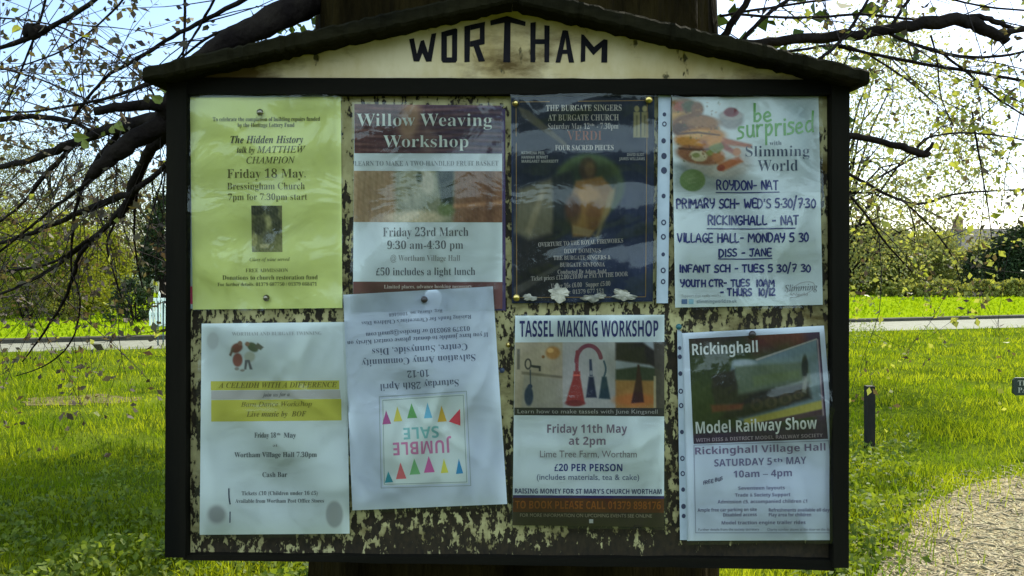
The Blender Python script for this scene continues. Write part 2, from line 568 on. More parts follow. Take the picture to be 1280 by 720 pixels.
def scatter_chips(n, mat_, name, label, size, cat):
    V, Fc = [], []
    k = 0
    while k < n:
        x, y, _ = G(R(1060, 1420), R(575, 900))
        ip = inside(pathpoly, x, y)
        if not ip and not (random.random() < .45 and inside(pathpoly, x + .18, y - .2)): continue
        s = size * R(.4, 1.2)
        a = R(0, 2 * math.pi)
        ca, sa = math.cos(a), math.sin(a)
        z = .008
        b = len(V)
        ti = R(-.4, .4)
        el = random.choice((1.0, 1.4, 2.2, 3.2))
        for (u, w, h) in ((-1 * el, -.4, 0), (1 * el, -.35, 0), (.9 * el, .4, 0), (-.8 * el, .45, 0), (-.7 * el, -.2, .3), (.7 * el, -.2, .3 + ti), (.6 * el, .25, .3 + ti), (-.6 * el, .3, .3)):
            V.append((x + (u * ca - w * sa) * s, y + (u * sa + w * ca) * s, z + h * s))
        for q in ((4, 5, 6, 7), (0, 1, 5, 4), (1, 2, 6, 5), (2, 3, 7, 6), (3, 0, 4, 7)):
            Fc.append(tuple(b + i for i in q))
        k += 1
    tag(obj(name, V, Fc, mat_), label, cat, kind='stuff')
scatter_chips(14000, M_CHIP, 'loose_gravel', 'pale loose gravel and wood chips on the path', .008, 'gravel')
scatter_chips(2600, M_DEADLEAF, 'leaf_litter', 'brown dry leaf litter scattered over the gravel path', .016, 'leaf litter')

# ------------------------------------------------------------------ the notice board
M_DARKWOOD = mat('weathered_dark_timber', (0.003, 0.0026, 0.002), 0.85, (0.009, 0.007, 0.0045), 14, 6, bump=0.0015, bscale=60, spec=0.08, stretch=(1, 1, .15))
M_RAIL = mat('weathered_dark_rail', (0.003, 0.0026, 0.002), 0.85, (0.009, 0.007, 0.0045), 14, 6, bump=0.0015, bscale=60, spec=0.08, stretch=(.15, 1, 1))
M_ROOFWOOD = mat('mossy_roof_board', (0.004, 0.0035, 0.002), 0.95, (0.016, 0.013, 0.006), 22, 6, bump=0.006, bscale=45, spec=0.05, stretch=(.3, 1, 1))
M_BACK = flaking_mat('flaking_cream_paint', pc(134, 140, 108), pc(100, 102, 72), (.032, .020, .010), (.012, .008, .005), W(0, 700)[2], W(0, 118)[2], 0.055, -0.075, 92, True)
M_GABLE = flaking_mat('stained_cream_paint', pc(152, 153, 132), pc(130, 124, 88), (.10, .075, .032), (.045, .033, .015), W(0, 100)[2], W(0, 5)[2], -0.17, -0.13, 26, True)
M_LETTER = mat('dark_sign_paint', (.012, .009, .013), 0.7, (.006, .005, .008), 30, spec=.1)

board = tag(empty('noticeboard', (0, 0.03, 0)), 'weathered village noticeboard with dark gabled roof, flaking cream panel and painted name', 'noticeboard')

def slab(quad, y0, y1, nx=1, ny=1, jit=0.0):
    """quad = photo corners TL TR BR BL on the plane y0 (front); solid back to y1"""
    b = MB()
    fr = []
    for j in range(ny + 1):
        for i in range(nx + 1):
            u, t = i / nx, j / ny
            x = (quad[0][0] * (1 - u) + quad[1][0] * u) * (1 - t) + (quad[3][0] * (1 - u) + quad[2][0] * u) * t
            y = (quad[0][1] * (1 - u) + quad[1][1] * u) * (1 - t) + (quad[3][1] * (1 - u) + quad[2][1] * u) * t
            if jit: x += R(-jit, jit) * .4; y += R(-jit, jit)
            p = W(x, y, y0)
            fr.append(p)
    n = len(fr)
    bk = [(p[0], y1, p[2]) for p in fr]
    fs = []
    for j in range(ny):
        for i in range(nx):
            a = j * (nx + 1) + i
            fs.append((a, a + nx + 1, a + nx + 2, a + 1))
            fs.append(tuple(n + k for k in (a, a + 1, a + nx + 2, a + nx + 1)))
    ring = [i for i in range(nx + 1)] + [j * (nx + 1) + nx for j in range(1, ny + 1)] + [ny * (nx + 1) + i for i in range(nx - 1, -1, -1)] + [j * (nx + 1) for j in range(ny - 1, 0, -1)]
    for k in range(len(ring)):
        a, c = ring[k], ring[(k + 1) % len(ring)]
        fs.append((a, c, c + n, a + n))
    return b.add(fr + bk, fs)

YF = -0.018           # front of the frame
slab([(228, 114), (1048, 114), (1046, 700), (228, 700)], 0.0, 0.018, 4, 4).build('backing_panel', M_BACK, board)
slab([(208, 97), (233, 97), (231.5, 697), (206, 697)], YF, 0.045, 1, 26, .7).build('frame_post', M_DARKWOOD, board)
slab([(1040, 100), (1062, 100), (1061, 710), (1042, 710)], YF, 0.045, 1, 26, .6).build('frame_post', M_DARKWOOD, board)
slab([(231, 97), (1042, 99), (1042, 118), (231, 117.5)], YF + .003, 0.043, 30, 1, .6).build('top_rail', M_RAIL, board)
slab([(230, 694), (1044, 700), (1043, 713), (230, 700)], -0.012, 0.043, 24, 1, .8).build('bottom_rail', M_RAIL, board)
# gable
gq = [(222, 96.5), (640, -6), (1052, 99.5)]
gb = MB()
fr = [W(*p, -0.010) for p in gq]
bk = [(p[0], 0.030, p[2]) for p in fr]
gb.add(fr + bk, [(0, 1, 2), (3, 5, 4), (0, 3, 4, 1), (1, 4, 5, 2), (2, 5, 3, 0)])
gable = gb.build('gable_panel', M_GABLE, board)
# the painted name
Z = lambda X, Y: W(500 + X / 4.571, 10 + Y / 4.571, -0.0106)
LET = [[(52, 178), (80, 172), (97, 262), (118, 188), (137, 182), (160, 255), (180, 148), (208, 142), (180, 305), (150, 307), (128, 258), (110, 306), (78, 305)],
       [(236, 138), (268, 128), (268, 312), (245, 312), (236, 300)], [(298, 120), (320, 115), (328, 122), (326, 300), (318, 312), (297, 312)],
       [(268, 128), (298, 120), (298, 155), (268, 162)], [(268, 282), (297, 282), (297, 312), (268, 312)],
       [(368, 105), (402, 96), (398, 308), (368, 310)], [(402, 96), (487, 78), (484, 108), (402, 127)], [(456, 114.5), (484, 108), (484, 206), (456, 190)],
       [(401, 190), (456, 177), (456, 190), (484, 206), (452, 213), (400, 222)], [(420, 218), (452, 213), (486, 304), (450, 307)],
       [(596, 84), (632, 84), (630, 310), (590, 310)], [(515, 72), (612, 45), (718, 78), (716, 104), (632, 84), (596, 84), (518, 100)],
       [(745, 84), (776, 80), (772, 310), (745, 310)], [(825, 98), (855, 101), (852, 310), (825, 310)], [(774, 178), (825, 178), (825, 206), (773.5, 206)],
       [(888, 312), (928, 128), (943, 126), (946, 170), (932, 238), (928, 262), (916, 312)], [(943, 126), (960, 130), (995, 312), (965, 312), (956, 262), (952, 238), (946, 170)],
       [(928, 262), (932, 238), (952, 238), (956, 262)],
       [(1032, 310), (1035, 150), (1050, 152), (1108, 222), (1165, 178), (1186, 182), (1184, 312), (1150, 312), (1152, 225), (1105, 270), (1060, 215), (1058, 305)]]
lb = MB()
for L in LET:
    pts = []
    for k in range(len(L)):
        pts.append((L[k][0] + R(-1.5, 1.5), L[k][1] + R(-1.5, 1.5)))
    lb.add([Z(*p) for p in L], [tuple(range(len(L)))[::-1]])
lb.build('lettering', M_LETTER, gable)
# roof boards: sloping planks that overhang towards the viewer
def roof(ax, ay, bx, by, th0, th1):
    n = 70
    V, Fc = [], []
    p0, p1 = R(0, 6), R(0, 6)
    for i in range(n + 1):
        t = i / n
        sag = .5 * math.sin(9 * t + p0) + .45 * math.sin(23 * t + p1)
        x, yb = ax + (bx - ax) * t, ay + (by - ay) * t
        th = th0 + (th1 - th0) * t
        w = (R(-1.0, 1.0), R(-1.3, 1.3), R(-.004, .004))
        y0 = -0.055 + w[2]
        lo = W(x, yb + w[0], y0); hi = W(x, yb - th + w[1] + sag, y0)
        r = .0035
        V += [(lo[0], y0 + r, lo[2]), (lo[0], y0, lo[2] + r), (hi[0], y0, hi[2] - r), (hi[0], y0 + r, hi[2]), (hi[0], 0.10, hi[2] + .004), (lo[0], 0.10, lo[2] + .004)]
    for i in range(n):
        for k in range(6):
            a, b_ = 6 * i + k, 6 * i + (k + 1) % 6
            Fc.append((a, a + 6, b_ + 6, b_))
    Fc += [tuple(range(6)), tuple(6 * n + k for k in range(5, -1, -1))]
    return obj('roof_board', V, Fc, M_ROOFWOOD, board)
roof(178, 101, 640, 2, 18, 22)
roof(1087, 105, 640.8, 2, 18, 22)
# battens that hold it to the trunk
for zz in (170, 620):
    p = W(430, zz, .045); q = W(850, zz, .045)
    MB().box(p[0], q[0], .045, .15, p[2] - .03, p[2] + .03).build('batten', M_DARKWOOD, board)

# ------------------------------------------------------------------ lettering tools
SER_U, SER_L, SER_D = 0x1D400, 0x1D41A, 0x1D7CE
def style_text(s, st):
    out = []
    for ch in s:
        o = ord(ch)
        if st in ('serif', 'serifb'):
            if 'A' <= ch <= 'Z': ch = chr(0x1D400 + o - 65)
            elif 'a' <= ch <= 'z': ch = chr(0x1D41A + o - 97)
            elif '0' <= ch <= '9': ch = chr(0x1D7CE + o - 48)
        elif st == 'serifi':
            if ch == 'h': ch = '\u210e'
            elif 'A' <= ch <= 'Z': ch = chr(0x1D434 + o - 65)
            elif 'a' <= ch <= 'z': ch = chr(0x1D44E + o - 97)
            elif '0' <= ch <= '9': ch = chr(0x1D7CE + o - 48)
        elif st == 'serifbi':
            if 'A' <= ch <= 'Z': ch = chr(0x1D468 + o - 65)
            elif 'a' <= ch <= 'z': ch = chr(0x1D482 + o - 97)
            elif '0' <= ch <= '9': ch = chr(0x1D7CE + o - 48)
        elif st == 'sansb':
            if 'A' <= ch <= 'Z': ch = chr(0x1D5D4 + o - 65)
            elif 'a' <= ch <= 'z': ch = chr(0x1D5EE + o - 97)
            elif '0' <= ch <= '9': ch = chr(0x1D7EC + o - 48)
        out.append(ch)
    return ''.join(out)
OFFS = {'serif': -0.009, 'serifb': 0.0, 'serifi': 0.0, 'serifbi': 0.0, 'sansb': 0.0, 'sans': 0.0, 'sansx': 0.03}
GLYPHS = r"""
20 *S
26 .F ,z+6,X*W,/)~+)+6+s+t,?,S,L-8,7.)+W._*].t)Z._(y.((c-/({,4)T+E(Z*g&~)~&i)0($(8(e&X)a&B*F&K+3&m,)(N,y&K.A&K,m)7-U*7.%+6 +G)8*Y(X)k(B)0(W(q)0)!)b)K*1*2*_ )i-8)~-h*W-{+$-r+A-W+K-3+:,Z*L+z)~,S
27 )S (:,W(f,W(}.,(}/G(!/G(!.,
28 +% )>*$)N+y*#-]*v/1*?/1)2-_(I+u(1*$(I(1)2%F*?#u*v#u*#%H)N(-
29 +% )3*$)!(-(M%H&W#u(2#u)?%F*((1*@*$*(+u)?-_(2/1&W/1(M-])!+y
2c )t (,%/(o%Q):&+)G&g)>(>)%(b(Z(n(0(]&{(3(-&g(P&U(N%u(,%B
2d +% *X*H&u*H&u)E*X)E
2e )t (_(b(4(N&~(#(4&T(_&B).&T)@(#).(N
2f *V &S&B(?&B*O/.)e/.
3a )t (_,S(4,A&~+s(4+G(_+5).+G)@+s).,A (_(b(4(N&~(#(4&T(_&B).&T)@(#).(N
40 2a 1B&T0N%e/6%.-T$w+#%H)H&o(r**)K,O+&.0-D.i/D.>0h-+1:+@0n)^/w(^/3(?.q(P.o(}/g-2.i-2.V,@..,s-V-6,y-@+V,o*R+T*-)u*E([+*&i,,&J,z&a-h(A-s&o.7&R.o&I0G&~1X)I2)+?1L-P/o.~-H/T*<.[(V,M(&)~(e&E*X$d-S$-/V$F12%62B&T +.)n+G+/,+,/-!,S-a,B.,+l.:*{-|)^-:(],@(8+d(J+<(}
41 .r +M/)*d/)&K&K(U&K)Q)b,g)b-h&K.r&K +)-G,=*_)y*_
43 /? .g.P-A.},//.)~.Y(R-4&}+.(H)J)h&|,)&B-Z&S.n(#.n)5-O(V,2(B*V(e)O)f),+7)P,e*V-h,...-H-y.g-A
45 -! ,W/$(</$(<&K,b&K,b(I)D(I)D*k,M*k,M+i)D+i)D.&,W.&
46 ,_ ,A/$(=/$(=&K)E&K)E*|,A*|,A+z)E+z)E.&,A.&
47 /a .x+3,E+3,E*5-p*5-p(^-%(J,4(B*X(e)R)f).+7)Q,d*U-g,&..-H-y.j-E.j.N->.~,)/.)~.Y(T-5(!+4(S)5){&q,%&B-P&O.x&|
49 *7 )E/$(=/$(=&K)E&K
4a *7 )E/$(=/$(=&b(7%d&t%-&%$x%i$x%{#w&=#u(Q$6)3%+)E&C
4b .g *Z+J-w/$,U/$)D+U)D/$(</$(<&K)D&K)D+4-7&K.f&K
4c ,u )C/$(;/$(;&K,k&K,k(I)C(I
4d 0. /@/$.?/$+l+w)</$(:/$(:&K)B&K)B-B)D-B+d*H+t*H.6-B.8-B.8&K/@&K
4e 0. /=/$.;/$.;)1)//$(;/$(;&K)=&K)=-<.C&K/=&K
4f 0X &z+8(K)?)q&v+~&B.4&v/Y)?0++8/X-3.3.W,#/.)s.W(L-3 ))+8)L,f*P-h,#..-S-h.W,f.|+8.W)h-S(f,#(B*P(f)L)h
50 -- (7/$(7&K)?&K)?*f*K*f+u+#,f+j-!,q,h-z+z.f*X/$ )?.&*X.&+D-s+j-J+t,u+e,9+:+q*T+d)?+d
52 .1 (>/$(>&K)F&K)F*g)q*g*F*]+#*0+r)!,r&K.1&K-.(z,@*3+J+&,.+N,U,,,d,v,G.%+S.j*6/$ )F.+*+.+*z-{+I-U+W,z+L,B+!+u*++e)F+e
53 ,S +t.X+(.~*4/.(}.s(3.3&u-,(g+S*@*P+2)<+%(q*](N)y(@)6(K(S(o&y)I&y(&(x&Q*(&B+0&Z+v(A,3)G+A+0)h,/(v-9)(-e)N.%*,.0*z-}+t-C
54 .1 -|/$&]/$&].&*:.&*:&K+B&K+B.&-|.&
55 /? .^/$-U/$-U*Z-M)a-*({,E(R+>(B*G(P)a(~)?)W)6*T)6/$(./$(.*?(X([)h&_+<&B-1&g.<(m.^*I
56 .1 .1/$-*/$*n)d(S/$&K/$*f&E*z&E
57 3$ 3#/$1y/$/s)m-i/$,f/$*[)m(S/$&K/$*Q&E*f&E-8-W/f&E/y&E
61 ,4 ,#(A+d(/+O()+B(.+>(@+>*u+(+o*H,C)O,S(S,D&p+r&p*k(Y+G)H+Y)w+Q*6+7*?*f*?*L)J*0(])o(!)C&g(V&u&|(?&R({&B)]&M*>&r*T&M+(&B+N&I,#&g *?(L)v(1)K(&(y(9(g(h({)9)R)Z*?)w
62 -! )+/$(,/$(,&f(|&K){&B+F&a,>(X,[*&,B+@+W,6*M,S)i,I)+,* )++/)_+S*7+^*{+I+J*o+Z)v+H)(*t(O*+(<)+(J
63 ,? +n,4+.,K*D,S)(,5(5+<&v)q(7(T)-&a*J&B+9&J+x&]+x(Z+8(D*Y(<)e(N).)&(w)y)-*o)]+H*J+[+*+R+n+/
64 -- ,L/$+M/$+M,A*x,O*I,S)/,6(:+B&y*((8(a))&j*C&K,L&K +M(<*M(<)V(O)+)*(z)w)0*o)d+I*T+^+#+Y+M+L
65 ,j ,?(u+K(K*V(=)h(L)3({(u)l,G)l,/+@+E,8*8,S)#,6(5+A&v*!(3(d)!&f*@&B+H&O,?&y (w*K)1+-)Y+S*:+b*s+R+:+,+I*K
66 *7 *g/$){/.)C.~(t.^(H-z(9,m(9,J&T,J&T+T(9+T(9&K)8&K)8+T*/+T*/,J)8,J)8,w)A-V)_.!*=.0*g.(
67 ,4 ,.,J*),J(v,7(1+]&u*e&{*5(1)k(Q)I(~)0(~).(H(q(5(H(@(+(d&k&~&O&W&%&K%G&h$[(U$+)h#u+#$*+o$[,,%N+|&)+P&U*_&s)R(1)/(Q)Q(r*A)$+1)L+N){+[*W+Q+/+,+a,.+a *g*d*Z*6*<)u)k)j):)t(v*5(k*b(w+/);+L)j+W*9+L*Y+0 +0%G*}%#*Q$j)j$b)#$j(S%$(E%K(R%p(x&,)Q&5*6&/*r%u
68 -! )-/$(./$(.&K)-&K)-+$)h+W*C+h*t+X+6+3+A*S+A&K,@&K,@*P,,+]+P,?*[,S)n,A)/+k)-+k
69 )t )1,J(2,J(2&K)1&K ):-z)*.C(a.S(:.C(*-z(:-S(a-C)*-S
6b ,j ,U,J+E,J)2)~+a&K-!&K*I)~ )./$(//$(/&K).&K
6c )t )1/$(2/$(2&K)1&K
6d 0# (,,J(,&K)+&K)++))b+V*A+d*l+W+-+5+8*T+8&K,7&K,7+),l+R-A+d-r+V.7+2.D*S.D&K/C&K/C*W/1+Z.W,=-d,S-&,H,P,+,%+]+G,>*T,S)p,B)++k)+,J
6e -! )-,J(.,J(.&K)-&K)-+$)h+W*C+h*t+X+6+3+A*S+A&K,@&K,@*R,++_+N,?*[,S)n,A)/+k)-+k
6f -W *N,S)/,4(5+=&q)~(4([)-&c*N&B+u&b,p(Y-3)~,o+>+t,5 *M+^+B+I+z*q,2)}+{)&+D(K*M(8)[(L)())(r)~))*q)]+I
70 -! ))&V)X&G*)&B+E&b,;(V,Y)v,<+=+@,0)l,J(*,J(*#u))#u ))+T)|+T*s+C+H*l+X)w+E)&*o(L*!(8)S(=))(L
72 +q (6,J(6&K)5&K)5*()D*p)m+E*H+X*q+L+A+,+r+{+:,F*a,S*5,H)e,!)7+=)5+=)5,J
73 +f +&,.*=,J)W,S(e,D(/+v&y+3(S*-)a)H*;(k*((D)S(6(n(E&v(s&v&m(k&K)]&B*N&S+)(&+<(n+$)P*1*6)7*o(z+6).+T)Y+a*:+T+&+0
74 +0 )>-M&K+_&K+T(?+T(?(w(O(,)%&U)y&B*R&K+/&b+/(Y*U(@*#(8)d(>)I(S)>(~)>+T*t+T*t,J)>,J
75 -! ,>&K,>,J+?,J+?(s*j(B*.(2)U(>)6(a),);),,J(-,J(-)A(A(:(y&W)p&B*Y&T+?(*+?&K
77 /J +n,J+*,J)n)H(P,J&K,J)a&B)}&B+K*p,x&B-8&B/J,J.E,J-*)H
79 ,? ,?,J+5,J)w)[(V,J&K,J)E(Q&b#u(k#u
a3 -B +0+Y*>+Y*p-%+O-p,>.+,W.*,u-~-#-~,J/**{.j)x-J)8+Y(3+Y(3*[(}*[(,&B(z&M)v&Q*u&J+l&B,G&G,{&T,{(Y,N(J+p(E+!(M)v(T)L(R*#*[+0*[
2013 -! -,*Z&B*Z&B)v-,)v
210e ., ,N&A,(&H+h&]+S&~+M(K+R)*+b)z+y+,,(+d,,,/+},[+X,l*{,W*?+z)k+,)O*=(u&K&r&K)>.?)G.v)6/=([/I(S/I(]/u*b/u*9-q*%,y)m,!)x,!*U,p+9-A+}-P,]-D-%,{-2,;--+l,|+&,b)g,V)-,S(V,](2,x(%-;(,-](=-p&|-0&O
1d400 .a &>&K&>&h&Y&m&p&z(&(8(:(b*r/1+1/0-m(t.9(#.N&n.k&h.k&K+8&K+8&h+w&r,/(5+{(l+[)])1)](h(Z(d(I(b(9(t&s)O&h)U&h)U&K )@*,+K*,*D,f
1d401 .j &e&K&e&g(4&n(N&}(](>(b(m(b-T(X.;(M.N(=.Z&d.d&d.}++.},e.l-b.6.!-9-m,K-5+t,4+S-G+/..*P.D)[.2(d-X($,^&X+E&K *L+Z*U+Z+?+d+m+{,),I,1-1,+-n+v.;+U.S+$.[*e.X*U.N*N.:*L-w +-&q+f&z,/(:,B(l,I)V,@*C,%*t+P+2*e+;*L+;*L(R*O(5*Y(!*l&t
1d402 /4 +c&;*^&F)f&k(z(E(D)3(!*/&t+7(!,>(E-:(|.&)h.^*b/$+g/0,U/&-R.f-r.^.4.j.E/0.a/0.a,T.F,T-y-M-B.3,[.]+p.k*e.E*&-3)o+4*))@*n(6,&&p,e&x-D(4-~(Z.S)5.q(w-~(!,y&K
1d403 /^ &k&K&k&g(6&m(O&y([(6(a(b(a-](Z.3(L.P(1.^&c.d&c.}+-.},A.s-C.T.1.!.f-:/*,@/4+6.h).-I&s+7&K +.&q+l&y,@(7,g(c--)h-9+8-#--,?.8+/.Z*l.V*W.L*O.6*L-n*L(]*O(9*W(#*k&u
1d404 .i &b&K&b&f(3&k(N&y(](9(c(g(c-T(].0(N.O(3.^&e.d&e.}.&.}.&,g-l,g-T-Z-*.2,A.M+<.V*i.S*Z.M*R.B*M-s*M+Q*^+Q+=+Z+g+v,$,G,6-1,N-1,N)G,5)G,-*!+|*K+g*j+J*}+$++*Q+.*M+.*M(U*Q(7*[($*r&y+:&v,!&z,](+-0(@-W(c-z)3.9)n.U)n.,&K
1d405 ./ &d&K&d&g(3&o(N(!(](@(b(p(b-^([.0(M.K(1.Z&b.d&b.}-{.}-{,g-c,g-T-C-@-o-#.2,W.G+~.S+9.W*i.U*R.H*L.%*L+S*X+S+8+]+b+x+},I,0-3,K-3,K)G,1)G+~*8+c*j+8+&*V+0*L+0*L(k*U(1*c&{*w&p+c&g+c&K
1d406 /q +t&<*i&G)l&j(~(C(G)0($*-&v+8($,@(G-;(}.()i.^*a/$+d/0,Y/&-U.g-r._.$.c.1.k.E/0.b/0.b,S.F,S.--2-j-e-C.1,u.P,F.e+s.k*h.E**-4)r+6*!)b*I(V*q((+E&i,!&_,S&e,t&v-((5--([--)U-()~,u*;,U*G,!*L,!*f/f*f/f*L/;*G/!*;.s*!.o)V.o&x-C&J
1d407 0, &d&K&d&g(3&m(N&|(](<(b(k(b-e([.2(N.L(3.[&e.d&e.}+K.}+K.d*o.X*^.N*S.?*L-e*L+X-,+X-,-e-$.?,x.N,h.X,-.d,-.}/p.}/p.d/C.[/).M.x.3.t-e.t(k.x(>/*&~/C&n/p&g/p&K,-&K,-&g,X&m,u&{-&(:-,(k-,+,*L+,*L(k*Q(<*_&|*{&m+K&g+K&K
1d408 +i &a&K&a&g(0&o(L&}(](:(c(c(c-q(].;(O.R(4.^&a.d&a.}+O.}+O.d*~.^*c.R*R.;*M-q*M(f*T(3*_(!*r&t+Q&g+Q&K
1d409 ,w )9%D(h%H(>%U&x%k&]&*&L&J&F&o&K(3&[(L&t([(3(b(P([(i(M(x(7(}&v(q&I(e&.(p%s)3%k)R%q)h&%)r&C)u&m)u-Q)m.6)a.I)M.V(i.d(i.},^.},^.d,$.W+q.K+h.9+a-Q+a(w+G&P*X%^
1d40a /u &e&K&e&g(5&m(O&|(^(<(c(k(c-e(].2(O.M(4.]&f.d&f.}+L.}+L.d*p.X*_.N*T.?*M-e*M+?,i-[-,.%-6.D,}.[,:.d,:.}/N.}/N.d/A.d.?.E-0-H+x,1/-(6/P&r0%&g0%&K,+&K,+&g,Q&h,j&l,x&u,|(#,v(7,b(S*h*}*M*f*M(k*R(<*a&|*|&m+L&g+L&K
1d40b .P &d&K&d&g(3&m(N&|(](<(b(k(b-e([.3(N.N(3.]&e.d&e.}+W.}+W.d*u.[*b.Q*U.A*L-e*L(n*Q(7*Y((*i&|+?&v,&&z,_(,-0(D-V(j-w)>.6*!.Q*!.+&K
1d40c 1y &b&K&b&g(1&m(M&|(](;(c(i(c-j(Z.@(P.O(@.Y&c.d&c.}*P.},c)m.t.}1_.}1_.d15.Z0x.K0j.10e-d0e(r0l(10v&z1)&p1^&g1^&K-~&K-~&g.Y&r.k&}.u(3.|(o.|.&,6&K+w&K)4-t)4(j)9(9)I&y)h&l*9&g*9&K
1d40d /Z .-&;)6-8)6(h):(:)H&{)d&m*5&g*5&K&h&K&h&g(B&p(Q&z([(/(d(h(d-s(&.Z&h.d&h.}*%.}-w*8-w-c-p.>-f.M-T.X,x.d,x.}/E.}/E.d.v.].Z.N.M.2.I-b.I&;
1d40e 0/ +i&;*|&B*8&V)W&x)#(G(S(}(4)_&}*H&v+6&},#(4,j(T-J)#.$)X.P*;.r+#/*+p/1,[/*-C.s.#.Q.W.&/&-M/G,l/Z,%/c+6/Z*H/G)_/&(}.V(G-~&x-@&V,V&B +o&^,t(&-Q)8-f+6-X,i-5-t,V.U+h.k*c.E*(-4)q+6)})b*E(U+#&t
1d40f .C &d&K&d&g(3&m(N&|(](<(b(k(b-e([.2(N.L(3.[&e.d&e.}*}.},5.w-!.f-Q.I-u.$./-R.6,y.%,*-Q+I,^*~+K*q*L*q*L(k*Q(<*_&|*{&m+K&g+K&K *L+9*k+9+N+B+z+[,4,/,<,u,6-^,!.2+Z.N+$.W*h.T*W.L*O.=*L.%
1d411 /; &d&K&d&g(3&m(N&|(](<(b(k(b-e([.2(N.L(3.[&e.d&e.}+%.},O.r-R.O.0-s.B,}.1,2-X+U,_+0.X(<.y&s/-&j/C&g/F&g/F&K-&&K*k*{*L*{*L(k*Q(<*_&|*{&m+K&g+K&K *L+?*n+?+U+H,*+f,D,9,M-!,@-t+u.G+1.W*l.T*W.J*O.6*L-o
1d412 -v (1&;(1*((N*((n)!)=(;)w&p*d&c+;&k+d(&+|(J,((x+p)W+2*+*/*Y)>+,(f+[(E,7(;,y(B-V(U.-(v.T)C.t)u/+*P/1+9/*,-.r,;.o,G.m,].u,h/1-(/1-(,f,k,f,W-?,>-n+{.7+U.T+-.g*_.m*0.f)i.P)P.1)I-g)P-A)e-#*),g*V,L+]+{,8+],d+>-$*z-8*U-C*/-F)^->(}-((G,^&x,+&W+H&C*[&<*)&?)R&L)*&Y(q&^(X&V(L&;
1d413 .K (|&K(|&g)N&l)m&{)|(<*$(k*$.Z)w.Z)..O(R..(.-Q&x,d&[,d&[.}.8.}.8,c-{,c-^-i,{.G+u.Z+m.Z+m(k+r(:,$&z,A&l,s&g,s&K
1d414 /X +T&8*7&G)A&x(o(k(_*#(_-e(Y.2(L.L(1.[&c.d&c.}+I.}+I.d*m.X*Z.N*P.?*J-e*J)i*R(v*n(>+=&y+~&n-)()-f(o-y**-y-d-t.1-f.L-H.Z,t.d,t.}/=.}/=.d.s.Y.Z.I.N./.J-d.J*K.:(|-g&},p&I
1d415 .R *{&8(3-h&o.G&W.Y&6.d&6.}*y.}*y.d*O.b*5.Y*$.K)|.7*--d+f)n-5-c-?.6-:.K-,.X,F.d,F.}.i.}.i.d.K._.5.R-~.9-j-k+9&8
1d416 1U *;&;&}-z&d.Q&O.^&4.d&4.}*J.}*J.d)x.X)n.L)j.8)u-Z+/)},I-<,3.&,&.D+s.U+Z.^+8.d+8.}.e.}.e.d./.X-z.:.&-p/=*40F-U0R.20N.H0B.V0-._/j.d/j.}1j.}1j.d1O.Y1<.H0{-f.o&;.R&;,a,U*X&;
1d417 /8 &]&K&]&g(@&y(y(T*^*u(g-p(8.N&~.^&e.d&b.d&b.}+N.}+N.d+8.d*i.Y*X.?*k-s+o,8,j-[,}.!-(.=,s.X,=.d,=.}/$.}/$.d.|.d.Q.].-.K-g.,-B-[,++o.<(F.a&v.r&k/*&g/.&g/.&K+F&K+F&g+M&g,(&p,9(.,3(F+~(i*w*M)f(k)U(N)P(4)e&q*@&g*@&K
1d418 .O ).&K).&g)Z&m)v&|*((<*,(k*,*G(6-q&y.>&b.T&L.^&7.c&7.}*s.}*s.c*b.c*5.Y*).N*$.A*1-x+U+3,{-P-0-u-6.4-!.V,E.c,@.c,@.}.e.}.e.c.K.[.6.M-k-x+t*n+t(k+y(<,*&|,E&m,s&g,s&K
1d41a -/ +_&<+4&C*u&Z*i($)z&N)$&>(Q&E(-&]&s(#&k(O&{)1(P)d)H*1*g*X*g+J*c+p*S,.*<,<)u,A)B,9)2+})@+c)K+N)N+;)I+!);*l)$*^(f*Y(H*_(4*n(%+&&~+C((+f(:,((X,@)#,S)S,a*.,e+/,Y+m,<,2+f,=*x,=(N,@(,,N(#,h(/,u&v,?&J )z(!*@(.*g(O*g*9)~)z)T)N)G(p)S(6
1d41b -H (1&:(1-s(/.=((.S&t._&W.e&W.})g.})g,(*B,T+,,e+_,],0,F,T,#,q+P-%*u-,*4-$)F,l(c,H(,+w&_+>&D*[&<)u&J)3&w(@&: *M&b*|&o+<(:+K)#+P*++K*}+;+Y*{+{*O,**9,%*#+w)p+d)g+K)g(W)n(**(&k
1d41c ,> *$&<)I&D(t&[(I(%()(V&q)6&j)x&r*c(-+D(P+x)%,C)^,]*A,f+&,]+X,E+x+~,%+P+~+7+r+#+]*s+C*o*~*w*j+2*c+X*d+j*e+y*Y,:*9,C)f,1)G+U)>*T)G)N)e(e*5(8*o(*+G(7+y(],1(K+T&m*p&H
1d41d -V )i&<)6&D(g&[(@($($(T&p)3&j)t&p*b(&+E(D+z(l,D)>,[)r,e*V,U+/,*+/.*++.D*{.V*f.a*C.e*C.},f.},f(c,h(B,o(.,}&}-=&v-=&[,?&S+/&<+/(+*U&N *<&w*S&|*l(/+!(E+/(d+/+K+&+d*r+w*Z,&*@,+)t+{)Y+W)K*x)F)})J)))X(H)s(%
1d41e ,I )~&<)E&D(q&[(G($(((W&q):&j*&&q*k()+I(I+{(u,D)J,[*&,e*v,U+V,*+}+@,.*?,.*4)E*4)T)(*!(D*h(0+D(@+w(s,1(^+U&u*p&J )D*[*k*[*k+!*h+Z*^,%*J,<*-,C)d,4)K+a)D*n
1d41f *} &c&K&c&e(,&n(;($(?(_(?,$&e,$&e,W(?,W(?-=(K.)(q._)N/#*@//*z/(+H.o+d.M+m.(+i-h+Z-Q+G-D+1-@*u-D*b-O*T-a*P-w*].G*c.P*e.Y*^.g*I.k*0.f)~.U)u-v)u,W*n,W*n,$)u,$)u(R)y(-*(&s*?&i*h&e*h&K
